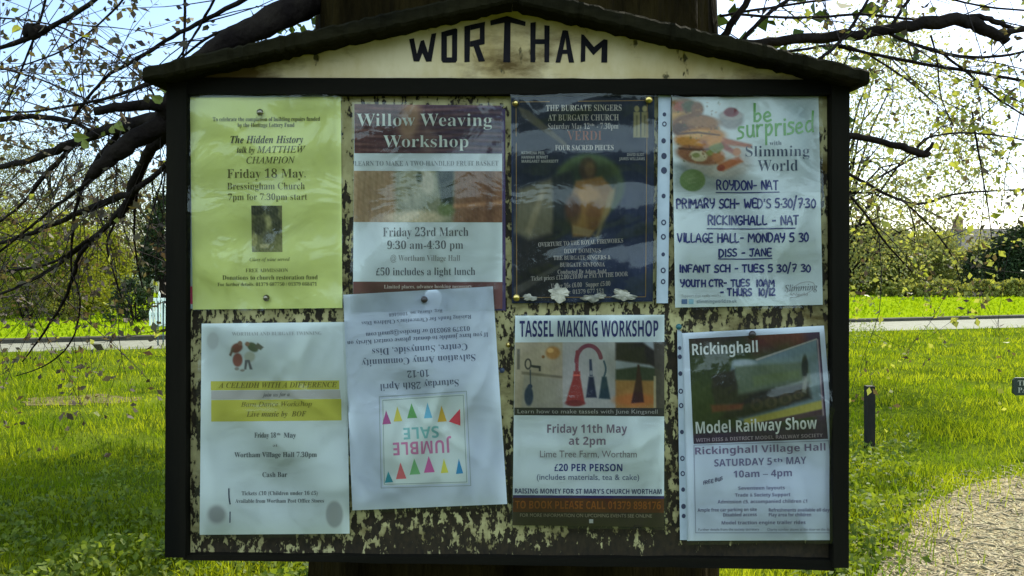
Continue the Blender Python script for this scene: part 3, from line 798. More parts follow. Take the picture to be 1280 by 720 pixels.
1d420 ,r )r$.(w$5(8$J&o$l&b%6&v%c(W&$($&J&p&z&w(A(0(a(T(})/);(G)a&{*8&n*{&t+K(,+t(K,7(v,O)J,_*&,e*c,_+>,N,c,N,c+t+t+t,2+E,;*n,5*C,#)z+e)Z+?)C*p)5*=)0*&)1)l)2)R).)?)#)1(p)-([)<(B)k(:*B(:+/(7+g(-,2&x,L&_,Z&=,a%p,O%.+{$W+)$8 *&)P*E)X*Y)r*e*>*h*y*e+V*Y,#*E,;*&,C)e,;)P,#)E+V)A*y)E*>)P)r)e)X *,$R+&$Z+Z$u+m%C+h%Y+V%i+;%q*p%t)&%t(i%X(_%9(h$|)#$g)L$W
1d421 -h &h&K&h&e($&i(4&s(<()(?(D(?.&(=.B(5.T(%.a&i.f&i.})u.})u+r*Y,P+M,e,;,Q,i+x,w*z,w(D,z()-$&t-4&i-L&e-L&K*l&K*l&e*s&e+7&t+A(D+A+%+8+e+*+t*m+y*?+l)u+A)u(D)w()*!&t*1&i*I&e*I&K
1d422 *f )--J(l-O(R-b(A-z(<.;(A.Y(R.s(l/()-/-)J/()e.s)u.Y)z.;)u-z)d-b)J-O &h&K&h&e($&j(5&s(<(((?(D(?+Z(=+{(7,1((,:&k,>&l,W)v,W)v(D)x()*!&t*1&j*I&e*I&K
1d423 *w )5-L(t-Q(Z-c(I-|(D.=(J.[(Z.u(t/*)5//)S/*)m.u)~.[*&.=)~-|)m-d)S-R (%$.&]$1&;$<%{$L%f$d%V$}%R%=%V%V%d%k%x%x&5%|&N%x&c%m&p%Y&t%C&i%!&[$h&e$V&{$Q(:$W(H$l(P%U(P+W(M+y(D,1(2,;&n,?&n,W**,W**&+)z%8)T$Z(u$9
1d424 -E &g&K&g&e($&j(5&t(<()(?(D(?.$(7.U()._&k.e&l.})u.})u*8+5+T+H+n+N,&+A,8*v,>*q,>*q,W-1,W-1,>,T,0+~+h+.*v-2(#-G&l-a&e-a&K*y&K*y&e+%&e+?&k+G&|+<(:*/)t)u)a)u(D)w()*!&t*1&j*I&e*I&K
1d425 *h &h&K&h&e($&j(5&s(<(((?(D(?.$(7.T().a&k.e&k.})v.})v(D)x()*!&t*1&j*I&e*I&K
1d426 0Z &h&K&h&e($&i(4&s(<()(?(D(?+](=+y(5,0(%,;&i,?&i,W)s,W)s+o*U,O+D,e,$,Z,N,=,h+j-M,N.C,e/0,Q/[+x/k*z/k(D/m()/u&t0&&i0?&e0?&K-c&K-c&e-{&i.-&t.5(*.7(D.7+%..+e-|+t-c+y-7+l,n+D,n(D,p(*,x&t-*&i-A&e-A&K*h&K*h&e+#&i+2&t+:(*+<(D+<+%+3+e+$+t*h+y*;+l)s+A)s(D)u(*)|&u*.&j*E&e*E&K
1d427 -h &h&K&h&e($&i(4&s(<()(?(D(?+](=+y(5,0(%,;&i,?&i,W)u,W)u+s*X,P+M,e,;,Q,i+x,w*z,w(D,z()-$&t-4&i-L&e-L&K*l&K*l&e*s&e+7&t+A(D+A+%+8+e+*+t*m+y*?+l)u+A)u(D)w()*!&t*1&i*I&e*I&K
1d428 -# *8&<)T&D(z&](K((()(Z&p):&i)~&p*g()+G(K+z(z,D)T,[*7,e*v,[+P,D,!+{,E+H,Z*i,c)~,Z)8,E(W,!(%+Q&[*w&D *8&]*]&h*v(++&(l+*)~+%+6*t+x*[,<*8,F)o,;)V+x)I+5)E*!)I(m)V(+)p&h
1d429 -X &g$0&g$G(-$P(<$k(?%F(?+M(=+u(6,/((,:&j,@&j,W)n,W)n+l*4,?*b,[+:,f+n,],=,E,c+|,~+K-2*m-8*+-2)@,}(^,a(),;&^+j&D+5&<*M&L)u&})u%O){$n*($Z*6$P*e$H*e$0 *b&w+-(&+G(I+V)++[*!+W*u+J+T+2+x*g,&*;+s)u+A)u(W*6(*
1d42b ,5 &h&K&h&e($&j(5&s(<(((?(D(?+Z(=+{(6,2((,:&k,>&l,W)r,W)r+Z*2,**T,J*x,^+>,e+e,_,!,N,3,5,8+q,4+U,&+@+o+3+T+.+=+1+.+;*s+W*g+d*V+h*B+a*.+K)|+*)w*[)w(D){((**&s*?&i*e&e*e&K
1d42c ,6 )z&<)L&B(t&T(_&X(J&R(=&>(%&>(%)4(@)4(T(V(t(+)>&l)j&c*/&g*G&u*V(-*[(H*N(p*$)3)6)X(d)v(B*9(/*^((++(2+g(R,:)),Z)k,f*4,b*g,S*r,Q*|,O+/,T+:,f+N,f+N+-+7+-+!+^*d,%*@,;)w,B)Y,>)D,3)7+})3+g)7+O)C+=)s*z*Z*W+,*<+K){+])T+d)#+W(=+7&h*_&F
1d42d +7 )O&=(x&D(S&[(@(%(9([(9,(&k,(&k,G(v-U)W.L)p.L)p,W*t,W*t,()p,()p(m)x(=*%(1*7(-*W(:*r(b+.(S*e&q*2&I
1d42e -^ )Z&<({&F(R&g(<(<(5)&(5+T(3+t(,,.&x,:&],?&],W)l,W)l(a)o(H)z(6*.(**D(%*p(1+7(S+7+T+4+v+,,/*w,;*W,?*W,W,m,W,m(Y,p(=,x(+-,&~-G&y-G&_,G&V+7&<+7(-*w&j*R&P*+&A
1d42f ,Q )m&<(*+T&n,,&^,9&G,>&G,W*1,W*1,?*$,?)c,8)W,#)Y+t*P)M+B+[+J+z+<,7*n,?*n,W,O,W,O,@,7,7,&,(+h+M*+&<
1d430 .] )M&<&f+o&T,1&;,>&;,W)g,W)g,>)I,8)A,#)C+q)I+[*5)T*y+A*j+q*W,7*7,@*7,W,l,W,l,>,K,7,A,#,B+v,D+k-!)k-j+b-q,!-n,/-g,7-A,@-A,W.n,W.n,@.Z,<.N,1.:+e,N&<,7&<+/*d)i&<
1d432 ,H (?$.&x$4&Z$E&G$b&A%(&E%@&R%V&h%g(%%l(>%h(P%](]%J(b%4(b%,(a%!(f$r(s$n)*$w)A%7)X%e)j&D(&+X&r,!&d,5&F,>&D,>&D,W*.,W*.,>)c,8)Y,0)V+~)X+r)^+c*Q)H+:+J+C+h+E+}+B,/+9,8*m,>*m,W,G,W,G,>,4,9,%,++g+L*.&&)X$r)?$Q)$$<(d$2
1d434 /- %&&K%+&_%m&p&K(D)7*L-A/>-U/>-<(G-@((-P&q-m&e.9&_.6&K+,&K+0&_+8&_+b&e+{&t,,(5,2(g,6*()^*()O*$)C)x(R(y(-(D&|(%(#&q(1&g(h&_(c&K )n*M,8*M,D-Q
1d435 .d %u&K%z&a&!&a&L&f&j&u&}(3(0(^)R-n)[.F)W.[)J.k)2.s(l.w(q//+b//-,.z-z.G.8-N.$,a-G,&,C+Y-++6-R*[-a)q-V)1-9(W,g(,,)&h+8&R*<&K *]+f+d+q,L,5,w,k-)-T,w.7,K.[+_.i+0.f*w.V*j.8*U-O*0+v*3+n*:+i )}&l+$&y+m(D,;)(,I){,?*X+~+%+J+<*_+D*0+B*#+;)x+.):(^)6(G)3(3)7&})D&s
1d436 /8 +(&<*1&E)E&_(g(-(:(h&|)Q&s*G&{+6(6,#(Y,j)/-N)h.,*K.Z+X//,i/>-L/8.:/#.V.z.k/#.z/7/2/7.e,z.N,z.O-..O-=.E-~.).Q-V.o,s.y,4.q+R.V*u./*A-V)r,t)O,+):+8)3*A)@):)j(K*L&x+C&i,?&w-6(E.&)0.:({-T(6,m&c+}&E
1d437 /p %r&K%x&a%}&a&J&f&h&s&{(2(/(^)R-n)[.E)V.Z)I.k)2.s(k.w(q//+l//,o/%-d.i.H.=.y-_/:,s/D+z/<+)/!*8.U)M-{(m-5(8,@&n+?&S*5&K *:&n+0&v+w(3,V(Y--)1-S)o-p*V.#+D.*,5-x-?-M.-,d.Y+^.j+-.e*{.Z*q.K*]-q)?(x)3(:)9(&)J&w)j&q
1d438 .{ %u&K%z&a%~&a&J&e&h&s&{(1(/(_)R-n)[.E)W.Z)J.k)2.s(l.w(q//.f//.G-M.6-M.6-Q.3-|.+.=-w.Q-Z._,U.i+Z.i+-.e*|.]*s.P*c.!**+h+#+h+g+n,7,!,T,A,i,p,|,p,4*-+~*-,$*T+z+*+o+7+]+?*}+D)~+D)>(o)7(N)3(7)7(%)D&w)}&p*h&p+N&t,,(#,](8-+(V-N)!-p)U.()U-:&K
1d43a 0G +P&<*N&E)Y&a(s(/(A(j(!)T&u*J&}+9(7,(([,n)/-R)i./*K.]+Y//,r/>-Z/8.=/%.p.p//.i/P.s/j/6/{/6/K,r/:,r/$-g.S.F-o.m,x.y+z.j+(.<*>-Q)e,P)A+F)5*?)D)3)r(A*]&m+_&[,7&c,f&t--(1->(P-d*(-i*>-k*Q-f*h-U*t,j*~,o+50#+5/{*~/X*|/A*u//*h/!*U.v*<.k)r.A($,|&M
1d43b 0( %u&K%z&a%~&a&T&h&g&r&v(%(/(^)R-n)[.E)W.Z)J.k)2.s(l.w(q//+w//+r.w+n.w+E.s+).e*q.H*_-u*4,2*0+x*8+k*Q+g-C+g-[+k-h+}.8-n.A.E.=.Z./.k-t.s-O.w-U//0[//0U.w0M.w0(.r/i.e/T.H/D-y-~(j-w(J-t(4-y&{.*&m.B&e.f&a.a&K+Y&K+_&a+d&a,;&h,L&r,Z(%,q(^-M*{-O+&-O+.-G+<-.+?*=+?*$+<)v+*)<(j)5(J)2(4)7&{)D&m)]&e*#&a){&K
1d43c +P %y&K&!&a&&&a&Z&h&l&r&z(%(4(^)W-n)b.E)].Z)N.k)7.s(p.w(v//,!//+z.w+r.w+K.r+0.e*y.H*i-y)D(j);(4)?&{)M&m)f&e*,&a*&&K
1d440 15 %q&K%w&a&P&h&d&r&r(%(,(^)U-n)_.E)Y.Z)L.k)5.s(n.w(t//*{//+i)8/_//1j//1d.w1Z.w15.r0v.e0c.H0Q-y//(j/((J/$(4/*&{/7&m/O&e/s&a/n&K,j&K,o&]-F&h-X&t-h(+.#(n/F-y+)&K*w&K*&-z(e)0(T(8(X&|(h&m)!&d)F&_)A&K
1d441 /f -%&;)~-Z(c(p(Y(J(V(1([&x(j&k)L&a)G&K%u&K%z&a&G&e&f&s&{(1(/(^)X-z)[.*)].5)W.K)I.c)3.r(s.w(l.w(q//*L//-=)8.Q-h.Z.0.].I.W.a.J.m-g.w-l//0?//09.w/b.p/N.f/?.U/(-y-9&;
1d442 /~ *i&<)w&D)4&[(Y(&(2(Z&u)>&m*.&s*t(*+[(H,B(q-%)C-_){.6*Y._+=/#,!/7,f/>-V/6.<.z.q.R/<-z/S-9/[,K/W+o/I+5/4*V.t){.P)E.)(q-W(E-)&}+|&L *j&Z+A&c+t&x,E(=,r(j-<)A-_)~-{*c.3+I.@,3.D,x.;-m-z.K-J.p,h.|,0.t+U.[*~.5*M-^)~,{)Y,3)5*z)+*@)()e)2(n)Q(1*&&h
1d443 .- %u&K%z&a&!&a&K&e&h&r&{(0(/(^)R-n)[.E)W.[)J.k)2.s(l.w(q//+s//-2.z-z.D.5-H.,,k-o,8-C+j,h+I+}+5+,+.**+.)z++)t*~)7(Q)5(C)3(5)8&y)H&k*3&a*-&K *]+L+]+X,D+~,m,[,z-M,r.),X.N,/.f+N.m+5.j+#.c*s.O*g.0*,+m**+[*2+O
1d446 -T )}&=)8&D(G&Z(:&_(/&a&s&W&c&?&O&?&s)r(*)s(6(w(W(5)/&j)r&[*:&b*[&p*x()+1(F+>(i+B)3+7)i*s*@*N*k)~+<)M+r)0,C({,o(v-=(|-p)3.@)Q.g){/&*P/8+-/>+[/<,+/1,L/&,[/!,t/)-&/;-:/;,v-#,f-#,[-r,A.L+t.o+<.z*i.r*B.Y*+.5*!-a*(-A*7,}*j,:+<+f+m+1,;*H,I)S,B(x,-(F+g&y+9&X*^&D
1d447 .F (;&K(?&a(G&a)&&j);&v)K(/)h(x+7.B+:.T+3.c*{.g*_.g*$.d)R.X)/.G(q..(Z-h(I-;(3-=(a///)//.e-8.P-8.Q-H.Q-X.K...8.N-p.a-2.g,e.g,P.a,E.K*t(}*f(1*k&w*{&j+:&c+d&a+o&a+i&K
1d44a 19 (n&<)*-|)&.I(u.e(W.t(-.y(0//+8//+3.y++.y*^.t*E.e*8.F*2-q)})C,i-?,l-~,i.I,Z.e,B.s+z.x+s.x+w//.r//.l.x.8.p.).d-{.O-r-d-b)J0L-Y0k.20t.W0b.o0*.x01//2N//2J.x2G.x2*.q1k.]1*-i,f&<,Q&<,g,W)$&<
1d44e -, (;&?&t&F&X&[&G&~&A(Q&J)I&i*B(:+7(y+})d,P*N,b+%,S+=,*+J,U,<,U+;(y+-(3+1()+>($+[(6,-(j,;(]+H&^*b&?*A&K*7&o*@(E*Y)F)~(N)I&p(r&K (m&~))(()C(8){(u*Q)k*w*k+%+:+)+d*x,7*P,F)~,:)O+q)&+4(a*B(H)L(@(_(K(1
1d450 ,E )+&?(G&K&t&o&T(J&J)9&O)l&^*B&v*s(9+D(_+n)/,3)x,U*h,b+6,[+V,K+k,3+r+r+o+Y+e+G+S+;+>+7*z+A*o+a*s+t*~,)+(,0++,8+!,C*e,F*/,<)X+x)-+E(h*c(P)y(I)7(O(^(e(5)%&x)M&o*@()+6(m+F(Z*]&u)s&L
1d451 -? (L&?&|&G&Z&a&E(+&>(_&C)6&S)o&n*J(3+&(Z+X)+,()M,A)r,S*9,^*[,b+2,X+L,>+{.@+~.O,!._+|.n+t.v+M.|+>.|+C/3,!/9,P/D-&/P-./N-0/F-//<--/4+I(k+B(K+?(3+E(!+W&z+{(1,Q(k,c(],6(&+m&]+H&F+%&?*Z&L*M&u*T(L*k)>*5(I)^&m)*&J (z&v)9&|)U(2*3(r*g)m+/*o+<+g+9,$+/,8*{,D*f,H*3,<)]+t).+8(c*F(F)O(=(g(A(F(M(.(b&{
1d452 ,5 (w&A(<&K&l&l&N(B&E)*&J)[&Y*3&r*g(6+;(]+g)-,/)u,T*b,b+.,[+K,M+^,5+e+q+Q+3*u*W)s*,(L)m(G)G(E))(O(G(p(!)H&s*8(,+,(l+;([*f(&*2&^)V&H (P*()O*>*7*g*b+>*o+y*f,;*I,E*),>)e,*)B+f)$+:(g*c
1d453 *g %^#w%C#{%/$+$}$=$y$R%%$u%B%#%[$x%e$_%b$N%]$B%a$:%i$7&&$A&<$_&N%6&a&%([,.&U,.&^,N(c,N(o-*)2.-)b.t*>/B+#/P+H/K+g/<+y/#,!.d+s.@+M.5+1.?+(.]+*.h+,.q+0.}+)//*q/5*L/&*/.W)v-l)[,N*x,N*s,.)U,.)-)x(U&V(<%d&~%%&D$4
1d454 ,3 (O#w&d$!&,$<%e$c%X%6%h%n&8&C(%&q&a(+&T(F&Z(Y&m(p(H)K&n)|&Z*a&c+4&x+b(=,,(j,J)A,^){,e*E,a*r,R+Q,A,8,A,8+q+M+q+T+C+M*n+8*@*s)v*H)X)s)F);)@(m)C(S)-(K(t(_(Y)>(B*)()*_&i+#&B+/%l+(%;*n$m*H$I)u$0)8#| )=)W)])^)z)r*6*3*I*X*U+)*Y+V*U+z*G,7*2,F)t,K)U,E)9,2(|+p(h+J(X*{(T*L([)|(t)b (c$:)Z$F*2$l*C%L*>%e*0%x)[&<)!&S(?&h&T&-&=%F&K$i&w$E
1d456 *E )M-{):.!)*..(z.?(v.R(z.g)*.x):/()M/,)c/()t.y*!.h*&.R*!.>)t..)c.! &~&?&W&M&K&x&P(@&](s(C+J(H+^(J+n(F,!(;,.&g,5&k,F(R,O)%,W)O,b)W,^)Z,T)Y,L)V,B(O(h(G(>(L(((]&})&(4)X(p)i(a)0&w(U&M
1d458 -( +&&@*j&F*T&Y*,(O)J*,(g)W(.&K&7&K)0.>)5.])2.n)*.x([.}(M.}(S/4):/>)i/G*)/N*8/P*@/M*B/E*=/0(p*&*a+H+,+m+9,*+-,9*e,?*m,P-$,P,|,>,y,>,=,0+Q+a*1*]*~(^+8(7+E(*+T(%+z(6,I(i,X(W,3($+j&]+E&G
1d459 *> &|&@&g&C&V&N&K&^&H&t&O(B&a)+)).;)..Y)+.o(}.z(H/%(J/8)2/A)a/H*0/P*9/N*</G*7/0(N(p(D(;(I(*(V(#(z(6)M(m)^(])3(((f&^(?&G
1d45a 0T .7&@-n&N-a&{-m(g.L+(.V+_.O+w.9+~-z+x-X+e-6+D,o*w,))e+X(]+7&K*B&K+A*m+P+d+I+w+5+~*}+z*d+m*$+9)_*r)@*G(s)W(O(Y(-&K&8&K(;*z(H+M(L+m(H+~(=,,&f,5&j,G)!,V)@,_)N,b)V,^)Y,T)X,L)U,B(z*E*!+^*{,H+m,a,>,Q,M,$,F+K,1*O-.+d.$,I.s,a/D,P/S,!/O+]/D+.._(R.](G.Z(;.a(+.n($/!(*/5(8/J(P/d(t/r(d/?&y.j&N
1d45b -M +.&>*u&A*f&L*Y&^*V&v*b(R+#)j+B+$+L+^+F+v+2+~*y+z*b+m**+=)N*W(})l(U(n(0&K&9&K(@+,(M+l(J+|(@,*&o,1&g,1&j,C(U,M),,V)Y,b)^,^)^,S(}*E)m+F*U,,+8,Q+m,_,=,P,K,&,H+Z,=+.+^(v+T(P+P(:+U()+g(!,-(8,Y(z,k(n,8&|+c&M
1d45c -9 )4&?(K&J&t&n&P(F&E)/&L)j&b*G(#+!(M+T(~,!)V,D*2,Y*k,b+T,U,/,4,Q+Y,]*r,W*>,G)g,-)3+h(_+>(5*n&o*#&K )?&])i&f*4&}*X(D*z(r+8)I+M*$+Z*[+_+4+U+r+8,:*e,F*2,:)]+t)0+;(g*N(L)[(D(o(J(?([&z(w&e
1d45d -* $r#}$w$3%C$8%]$D%o$Z%|%#(B+A(G+W(J+k(G+}(>,+&e,2&j,D(N,L(~,U)O,a)W,^)Y,W)V,F)>+W)v,4*S,U+4,b+h,W,3,<,K+m,S+3,M*Q,9)p+w)3+N(X*{()*E&a)i&H)-&@(]&E(;&S&y%,&o$V&t$F(%$:(e$2(_#} )-&Y)V&b*#&y*I(@*l(n+,)D+B)}+O*Y+T+6+O+[+A+y+*,-*h,3*5,&)c+[);*|({*.(T(P(P(>(N(,(]&f
1d45f +0 &8&K(5*v(D+g(A+z(7,(&_,0&c,C(I,N(y,W)G,b)P,^)P,S(x*H*),-*t,b+*,^+8,S+A,C+D,.+@+q+4+[*~+N*i+I*I+T*?+c*:+t)F*h(b);(.&K
1d460 +U (g&?(?&B&}&J&T&T&E&P&>&E&*&E&@)5&Q)4&Z(Q&q($(3&e([&Z(}&b);&t)L(4)R(W)J(~)2)I(o)t(O*A(6*r(,+E(5+v(O,?(y,X)N,b)t,_*4,V*^,K*p,P*v,^++,^*s*~*b*~*O+j*/,8)Y,F)B,B)/,5(~,!(z+i)&+D)C*u)d*K*#*!*>)L*H(w*C(O*5(-)y&k)Y&S)5&D
1d463 ,C (L&?(<*;(4+;(%+p&m,+&J,3&B,3&F,F&w,O(?,W(X,_(i,a(~,0)/*U):(H*1)E*p*:+<*|+I+G+;+^+#+x*v,6*y,H+&,V+6,_+I,c+],^+n,P+x,<+{+~+h+3+.*/**(r(c&?
1d464 .o (9&?(3*A(.+@&~+t&j,/&K,7&F,7&H,H&z,Q(A,Y(Y,b(j,c({,+)&*<))({+F,c+W,c,!(Z,l)U-Z*b-n+,-t+I-a+g-P+{-K,4-N,F-W,T-g,^-x,b..,].=,O.G,:.J+|.,*t-*)E+I&?+9&?*p+,(K&?
1d468 .F %@&K%@&f%l&r&8(8,l/*-,/*,q(w,q(i,{(5->&r-s&f-s&K*F&K*F&f*t&p+2(++?(K+D(t+F)j)&)j(:(k&~(E&v(-(*&r([&f([&K )H*7+H*7+S,s
1d469 .V %u&K%u&d&L&l&^&w&n(.(+(r)B-T)H-q)J..)F.B):.P(_.](_.v+-.v,W.m-V.Q.-.#.=-<.(,K-D+o,7+H-&+$-S*M-d)i-[)3-F(],{(1,@&k+K&R*<&K *j+T+X+b,3,*,S,b,_-M,T.(,5.H+[.S+>.K+..1*K+V*]+U *4&n*y&{+Q(F+u)(,#)w+q*[+C+(*T+5*C+5)a(b)W(3)g&v
1d46a .f *l&:)w&B)3&Z(W(&(/([&s)A&k*2&q*}((+l(E,U(o-;)D-u)~.G+(.x,4/,,{/&-n.r.#.o.3.l.H.s.W/,.t/,.G,T.*,V-}-P-c.2-5.W,U.e+n.U+-.**O-=){,4)X*{)M)m)X({)z(@*Q&w+8&k,*&y,q(G-S)4-q(z,~(#+|&K
1d46b /K %u&K%u&d&L&l&^&w&n(.(+(r)B-T)J.*)F.A):.O(_.](_.v+[.v-V.U.g-R/.+m/%*x.j**.?)>-d([-7(9,g&z,5&e+X&V*s&N*#&K *9&l*z&t+W(2,/(Y,Z)3,~)s-;*_-K+P-P,E-?-X,g.@+k.V+L.S+;.I+%-{)^(g)Y(N)V(:)Y(%)f&v)x&n
1d46c .g %u&K%u&d&L&l&^&w&n(.(+(r)B-T)H-q)J.*)F.A):.O(_.](_.v.X.v.3,n-s,n-s,w-h-a-G.3,l.L+v.T+L.Q+8.C++.$*K+X*i+X+=+[+d+d,$+q,>,*,g,j-#,j,7)d+})d+~)x+~*/+w*^+b*}+;+1*_+6*P+6*B+5)_(_)Y(E)U(2)X(#)e&v*>&o+&&s+b(!,7(7,f(W-2))-Y)d-t)d-8&K
1d46d .8 %u&K%u&d&L&l&^&w&n(.(+(r)B-T)H-q)J..)F.B)9.P)!.Y(_.](_.v.P.v.),l-i,l-i,z-^-a-=.1,b.K+k.S+O.Q+?.I+,.!*K+T*Z+S*j+S+J+Z+{+o,B,5,[,g,v,g,.)b+u)b+v)t+v*)+s*N+i*k+V*}+<+-*A+4)c(m)X(7)](!)j&q*#&h*D&d*D&K
1d46f /q %u&K%u&d&L&l&^&w&n(.(+(r)B-T)H-q)J..)F.B)9.P)!.Y(_.](_.v,/.v,/.]+V.T+D.I+6.6*z-O*J+Z-++Z-Z-T-d..-_.B-Q.P-;.Y,w.],w.v0G.v0G.]/q.V/_.K/P.:/7-T-{(m-r(8-v(!.&&q.<&h.]&d.]&K+1&K+1&d+f&l+w&w,*(.,C(r,{+,*>+,)c(m)X(7)l&q*D&d*D&K
1d470 +V %u&K%u&d&L&l&^&w&n(.(+(r)B-T)H-q)J..)8.O(^.](^.v,/.v,/.]+S.S+B.H+5.7*y-O)b(m)W(7)k&q*D&d*D&K
1d473 .N %u&K%u&d&L&l&^&w&n(.(+(r)B-T)J.*)F.@):.P)#.X(^.](^.v,/.v,/.]+U.T+C.H+5.5*y-O)d(n)V(0)[&~)m&v*-&r*U&p+U&z,E(<-&(p-X)_-z)_-9&K
1d475 /4 ,V&;)i-:(V(m(M(7(a&q):&d):&K%s&K%s&d&I&l&]&w&m(.()(r)9-?)B-g)D-~)@.;)2.L(v.W(Q.](Q.v*d.v-()f.+-T.3-t.5.+.1.A.#.P-j.X-H.]-H.v/m.v/m.]/9.U/&.I.t.7.Y-O,v&;
1d476 /C *G&:)?&J(N&~&y(q&i)~&p*m(*+](K,J(z-3)R-p*3.E+9.x,F/,-P.x.C.E.u-R/),H.~+X.j*i.H)z-x)4-A(R,_&}+U&J *O&_+5&r+s(K,L)G,|*d-@,)-K-8-D-s-0.A,l.[,?.e+u.]+N.G++.%*f-V*B,x*#,4)g+H)S*Z)G)q)C)0)J(P)_(%*#&i
1d479 .T %u&K%u&d&L&l&^&w&n(.(+(r)B-T)H-q)J.*)F.A):.O(_.](_.v+].v,p.m-a.P.1-}.?-8.3,W-j,#-,+V,3+;--(L-;(--M&v-g&l.)&g.)&K+q&K*_+.*?+.)c(m)X(7)]&~)k&q*#&h*D&d*D&K *e+P+Q+],.,&,P,a,[-M,Q.),3.I+].T+<.L+,.&*H+Q*V+P
1d47b .- (2&K(2&f(W&k(s&v))(,)6(J*p.Q*_.Q*$.H)I.,(v-X(P,w(7,w(].v.b.v.C,j.&,j-p-g-B.?,X.P,Q.P*t(O*p(5*u&~+$&r+[&f+[&K
1d47e 0S (i&:(m-G(i-z(Z.?(B.R&z.Y&z.v*|.v*|.Z*].R*L.B*C.&*@-V*=*+,B-Q,C-v,@.8,3.L+y.W+W.[+W.v.V.v.V.].9.W.&.L-z.7-u-u-q,j-k*//{-l0).%0,.8/{.S/P.]/K.]/K.v1Q.v1Q.]10.S0s.A0C-[,S&:,4&:,@,a)*&:
1d482 -! (@&>&q&F&M&b&6(,&/(_&4):&C)t&]*P&}+*(E+X(p,#)S,J*3,V*f,F*~+p+2,L,C,L+J)8+<(a+7(D+;(3+F(-+f(?,1(u,G(g+p&y+;&L*d&>*4&N*#(#*&(?*.(c)e(*)=&^(p&F (}(.)8(4)O(D)|)#*D)t*]*l*f+T*Z+{*=,+*%,$)k+n):+)(n**(Y)C(R(k(](=
1d483 ,k (e&=(#&F&M&^&?&m&:&{&@(>(n-^(z.:(w.J(p.T(I.Z(9.Z(9.w)B/%*V/7)W+_*<,B+(,V+T,M+x,4,3+f,:+,,5*P,$)u+g)=+D(f*w(7*H&o)Y&I ({&c):&h)T&x**(R*Q)C*n*<*w+/*t+I*k+]*Z+i*G+m*!+a)_+=)C*^)&)g(e(X(Y&~(c&j
1d484 ,$ (}&=(;&H&g&i&G(?&=)(&F)s&e*b(7+H(v,$)_,J*G,V*y,O+B,;+Y+z+c+V+^+:+P+#+;*s*}*n*f*q*S*|*G+0*C+E*L+e*V+~*P,2*>,7*%,0)i+x)7+/(p*,(e)W(b)*(g([(v(=)1(*)N(#*1(;*o)%+.(o*N&|)j&L
1d485 ,} (C&=&s&F&P&b&;(1&4(m&8)A&E)u&Z*K&x+!(>+P(g+z)K,H*1,V*X,P*|,?+E-h+L.&+M.:+J.J+@.S*p.Y*p.v+y/%--/7+D(n+<(K+9(8+<(1+E(.+Q(2+a(?,,(w,C(g+Q&_+/&E*f&=*6&M*&($*1(d)g(*)?&^(s&E )%(/)=(5)T(G*$)+*I)~*c*t*k+V*b+~*E,/*1,*)x+v)J+<(~*J(a)S(T(h(W(O(b(>(p(3
1d486 +v (u&=(8&G&e&i&E(@&;))&A)a&T*=&r*t(:+I(g+u):,:)m,O*C,V*s,P+9,=+O+|+V+T+F*w*s*@)})o(h)P(b(v(g(T(u(;)/(+)M(%**(<*b)$*~(o*G&|)d&L (p)s)A*%)j*<*/*X*H*{*X+B*^+h*T,+*<,5)w,()R+Z)0*t
1d487 *^ %C$0$|$6$^$G$K$c$E%&$H%=$S%N$e%Z$z%_%0%[%?%Q%I%C%L%0%D$p%<$b%@$U%M$Q%c$V%t$h&5%D&R&O&s)2(J,!&a,!&i,L(S,L({-a)R.S*5/(*z/7+J/2+n.~,%.e,-.C+|-w+S-i+@-m+1-w+%.**~.<+*.U+2.i+..q*~.t*b.g*F.?*--U)p,L*k,L*e,!)j,!)4)?(s($(R%|(-%2&[$X&($:
1d489 -C *w&=*P&E*:&_*3(.*?(p*_)}+%+-+/+R+*+d*x+i*=+K)Z*P(|),(O&K&/&K(m-](w.((y.9(v.I(o.S(H.Y(8.Y(8.v);/#*T/7)B*d)z+S*P,-+&,L+[,V,+,N,D,5,L+g,D+/,-*:+W(c+S(S+Q(F+U(6+c(1,#(F,P)),h(x,/(#+R&M
1d48a *_ )[-X)A-^),-m(z.%(u.@(z.Z),.q)A/!)[/()v/!*0.q*>.Z*C.@*>.%*0-m)v-^ (:&?&x&D&a&S&Q&l&L(.&Q(Q&Z(u(3*y(=+D(@+^(6+t&s+{&j+{&i,8(x,F)x,V(x(r(p(C(t(5)#(0)B(B)l(y*#(k)K&|(r&N
1d48b *F )c-X)G-^)2-m)!.%(z.@)!.Z)2.q)G/!)c/()|/!*6.q*D.Z*I.@*D.%*6-m)|-^ %C$.$v$4$T$D$?$_$8%#$;%;$F%M$V%X$m%]%$%Y%4%O%?%@%B%.%:$o%1$[%6$S%E$P%[$W%o$m&1%h(B+D(E+Q(F+^(<+t&x+{&o+{&n,8(},F)},V(m&}(E%e&s$o&5$>
1d48c ,l *o&=*B&H)~&j)d(R)I)o)%)R(O&K&/&K(m-](w.((y.9(v.I(o.S(H.Y(8.Y(8.v);/#*T/7)5*2*)*q*Y+?*t+]*|+s*y,#*q,,*J,3*J,M,d,M,d,3,H,.,0,#+[+^*V*k*j)V*{(i+2(=+I(/+f(?,$(o,<(d+o&w+A&K
1d48d *? (,&=&i&B&P&P&A&i&<(,&?(M&H(q(f-X(t.>(j.S(H.Z(?.Z(>.u*M/7(i(s(c(X(^(A(c(3(o(.)1(@)Z(w)p(h)F(,(~&^(V&E
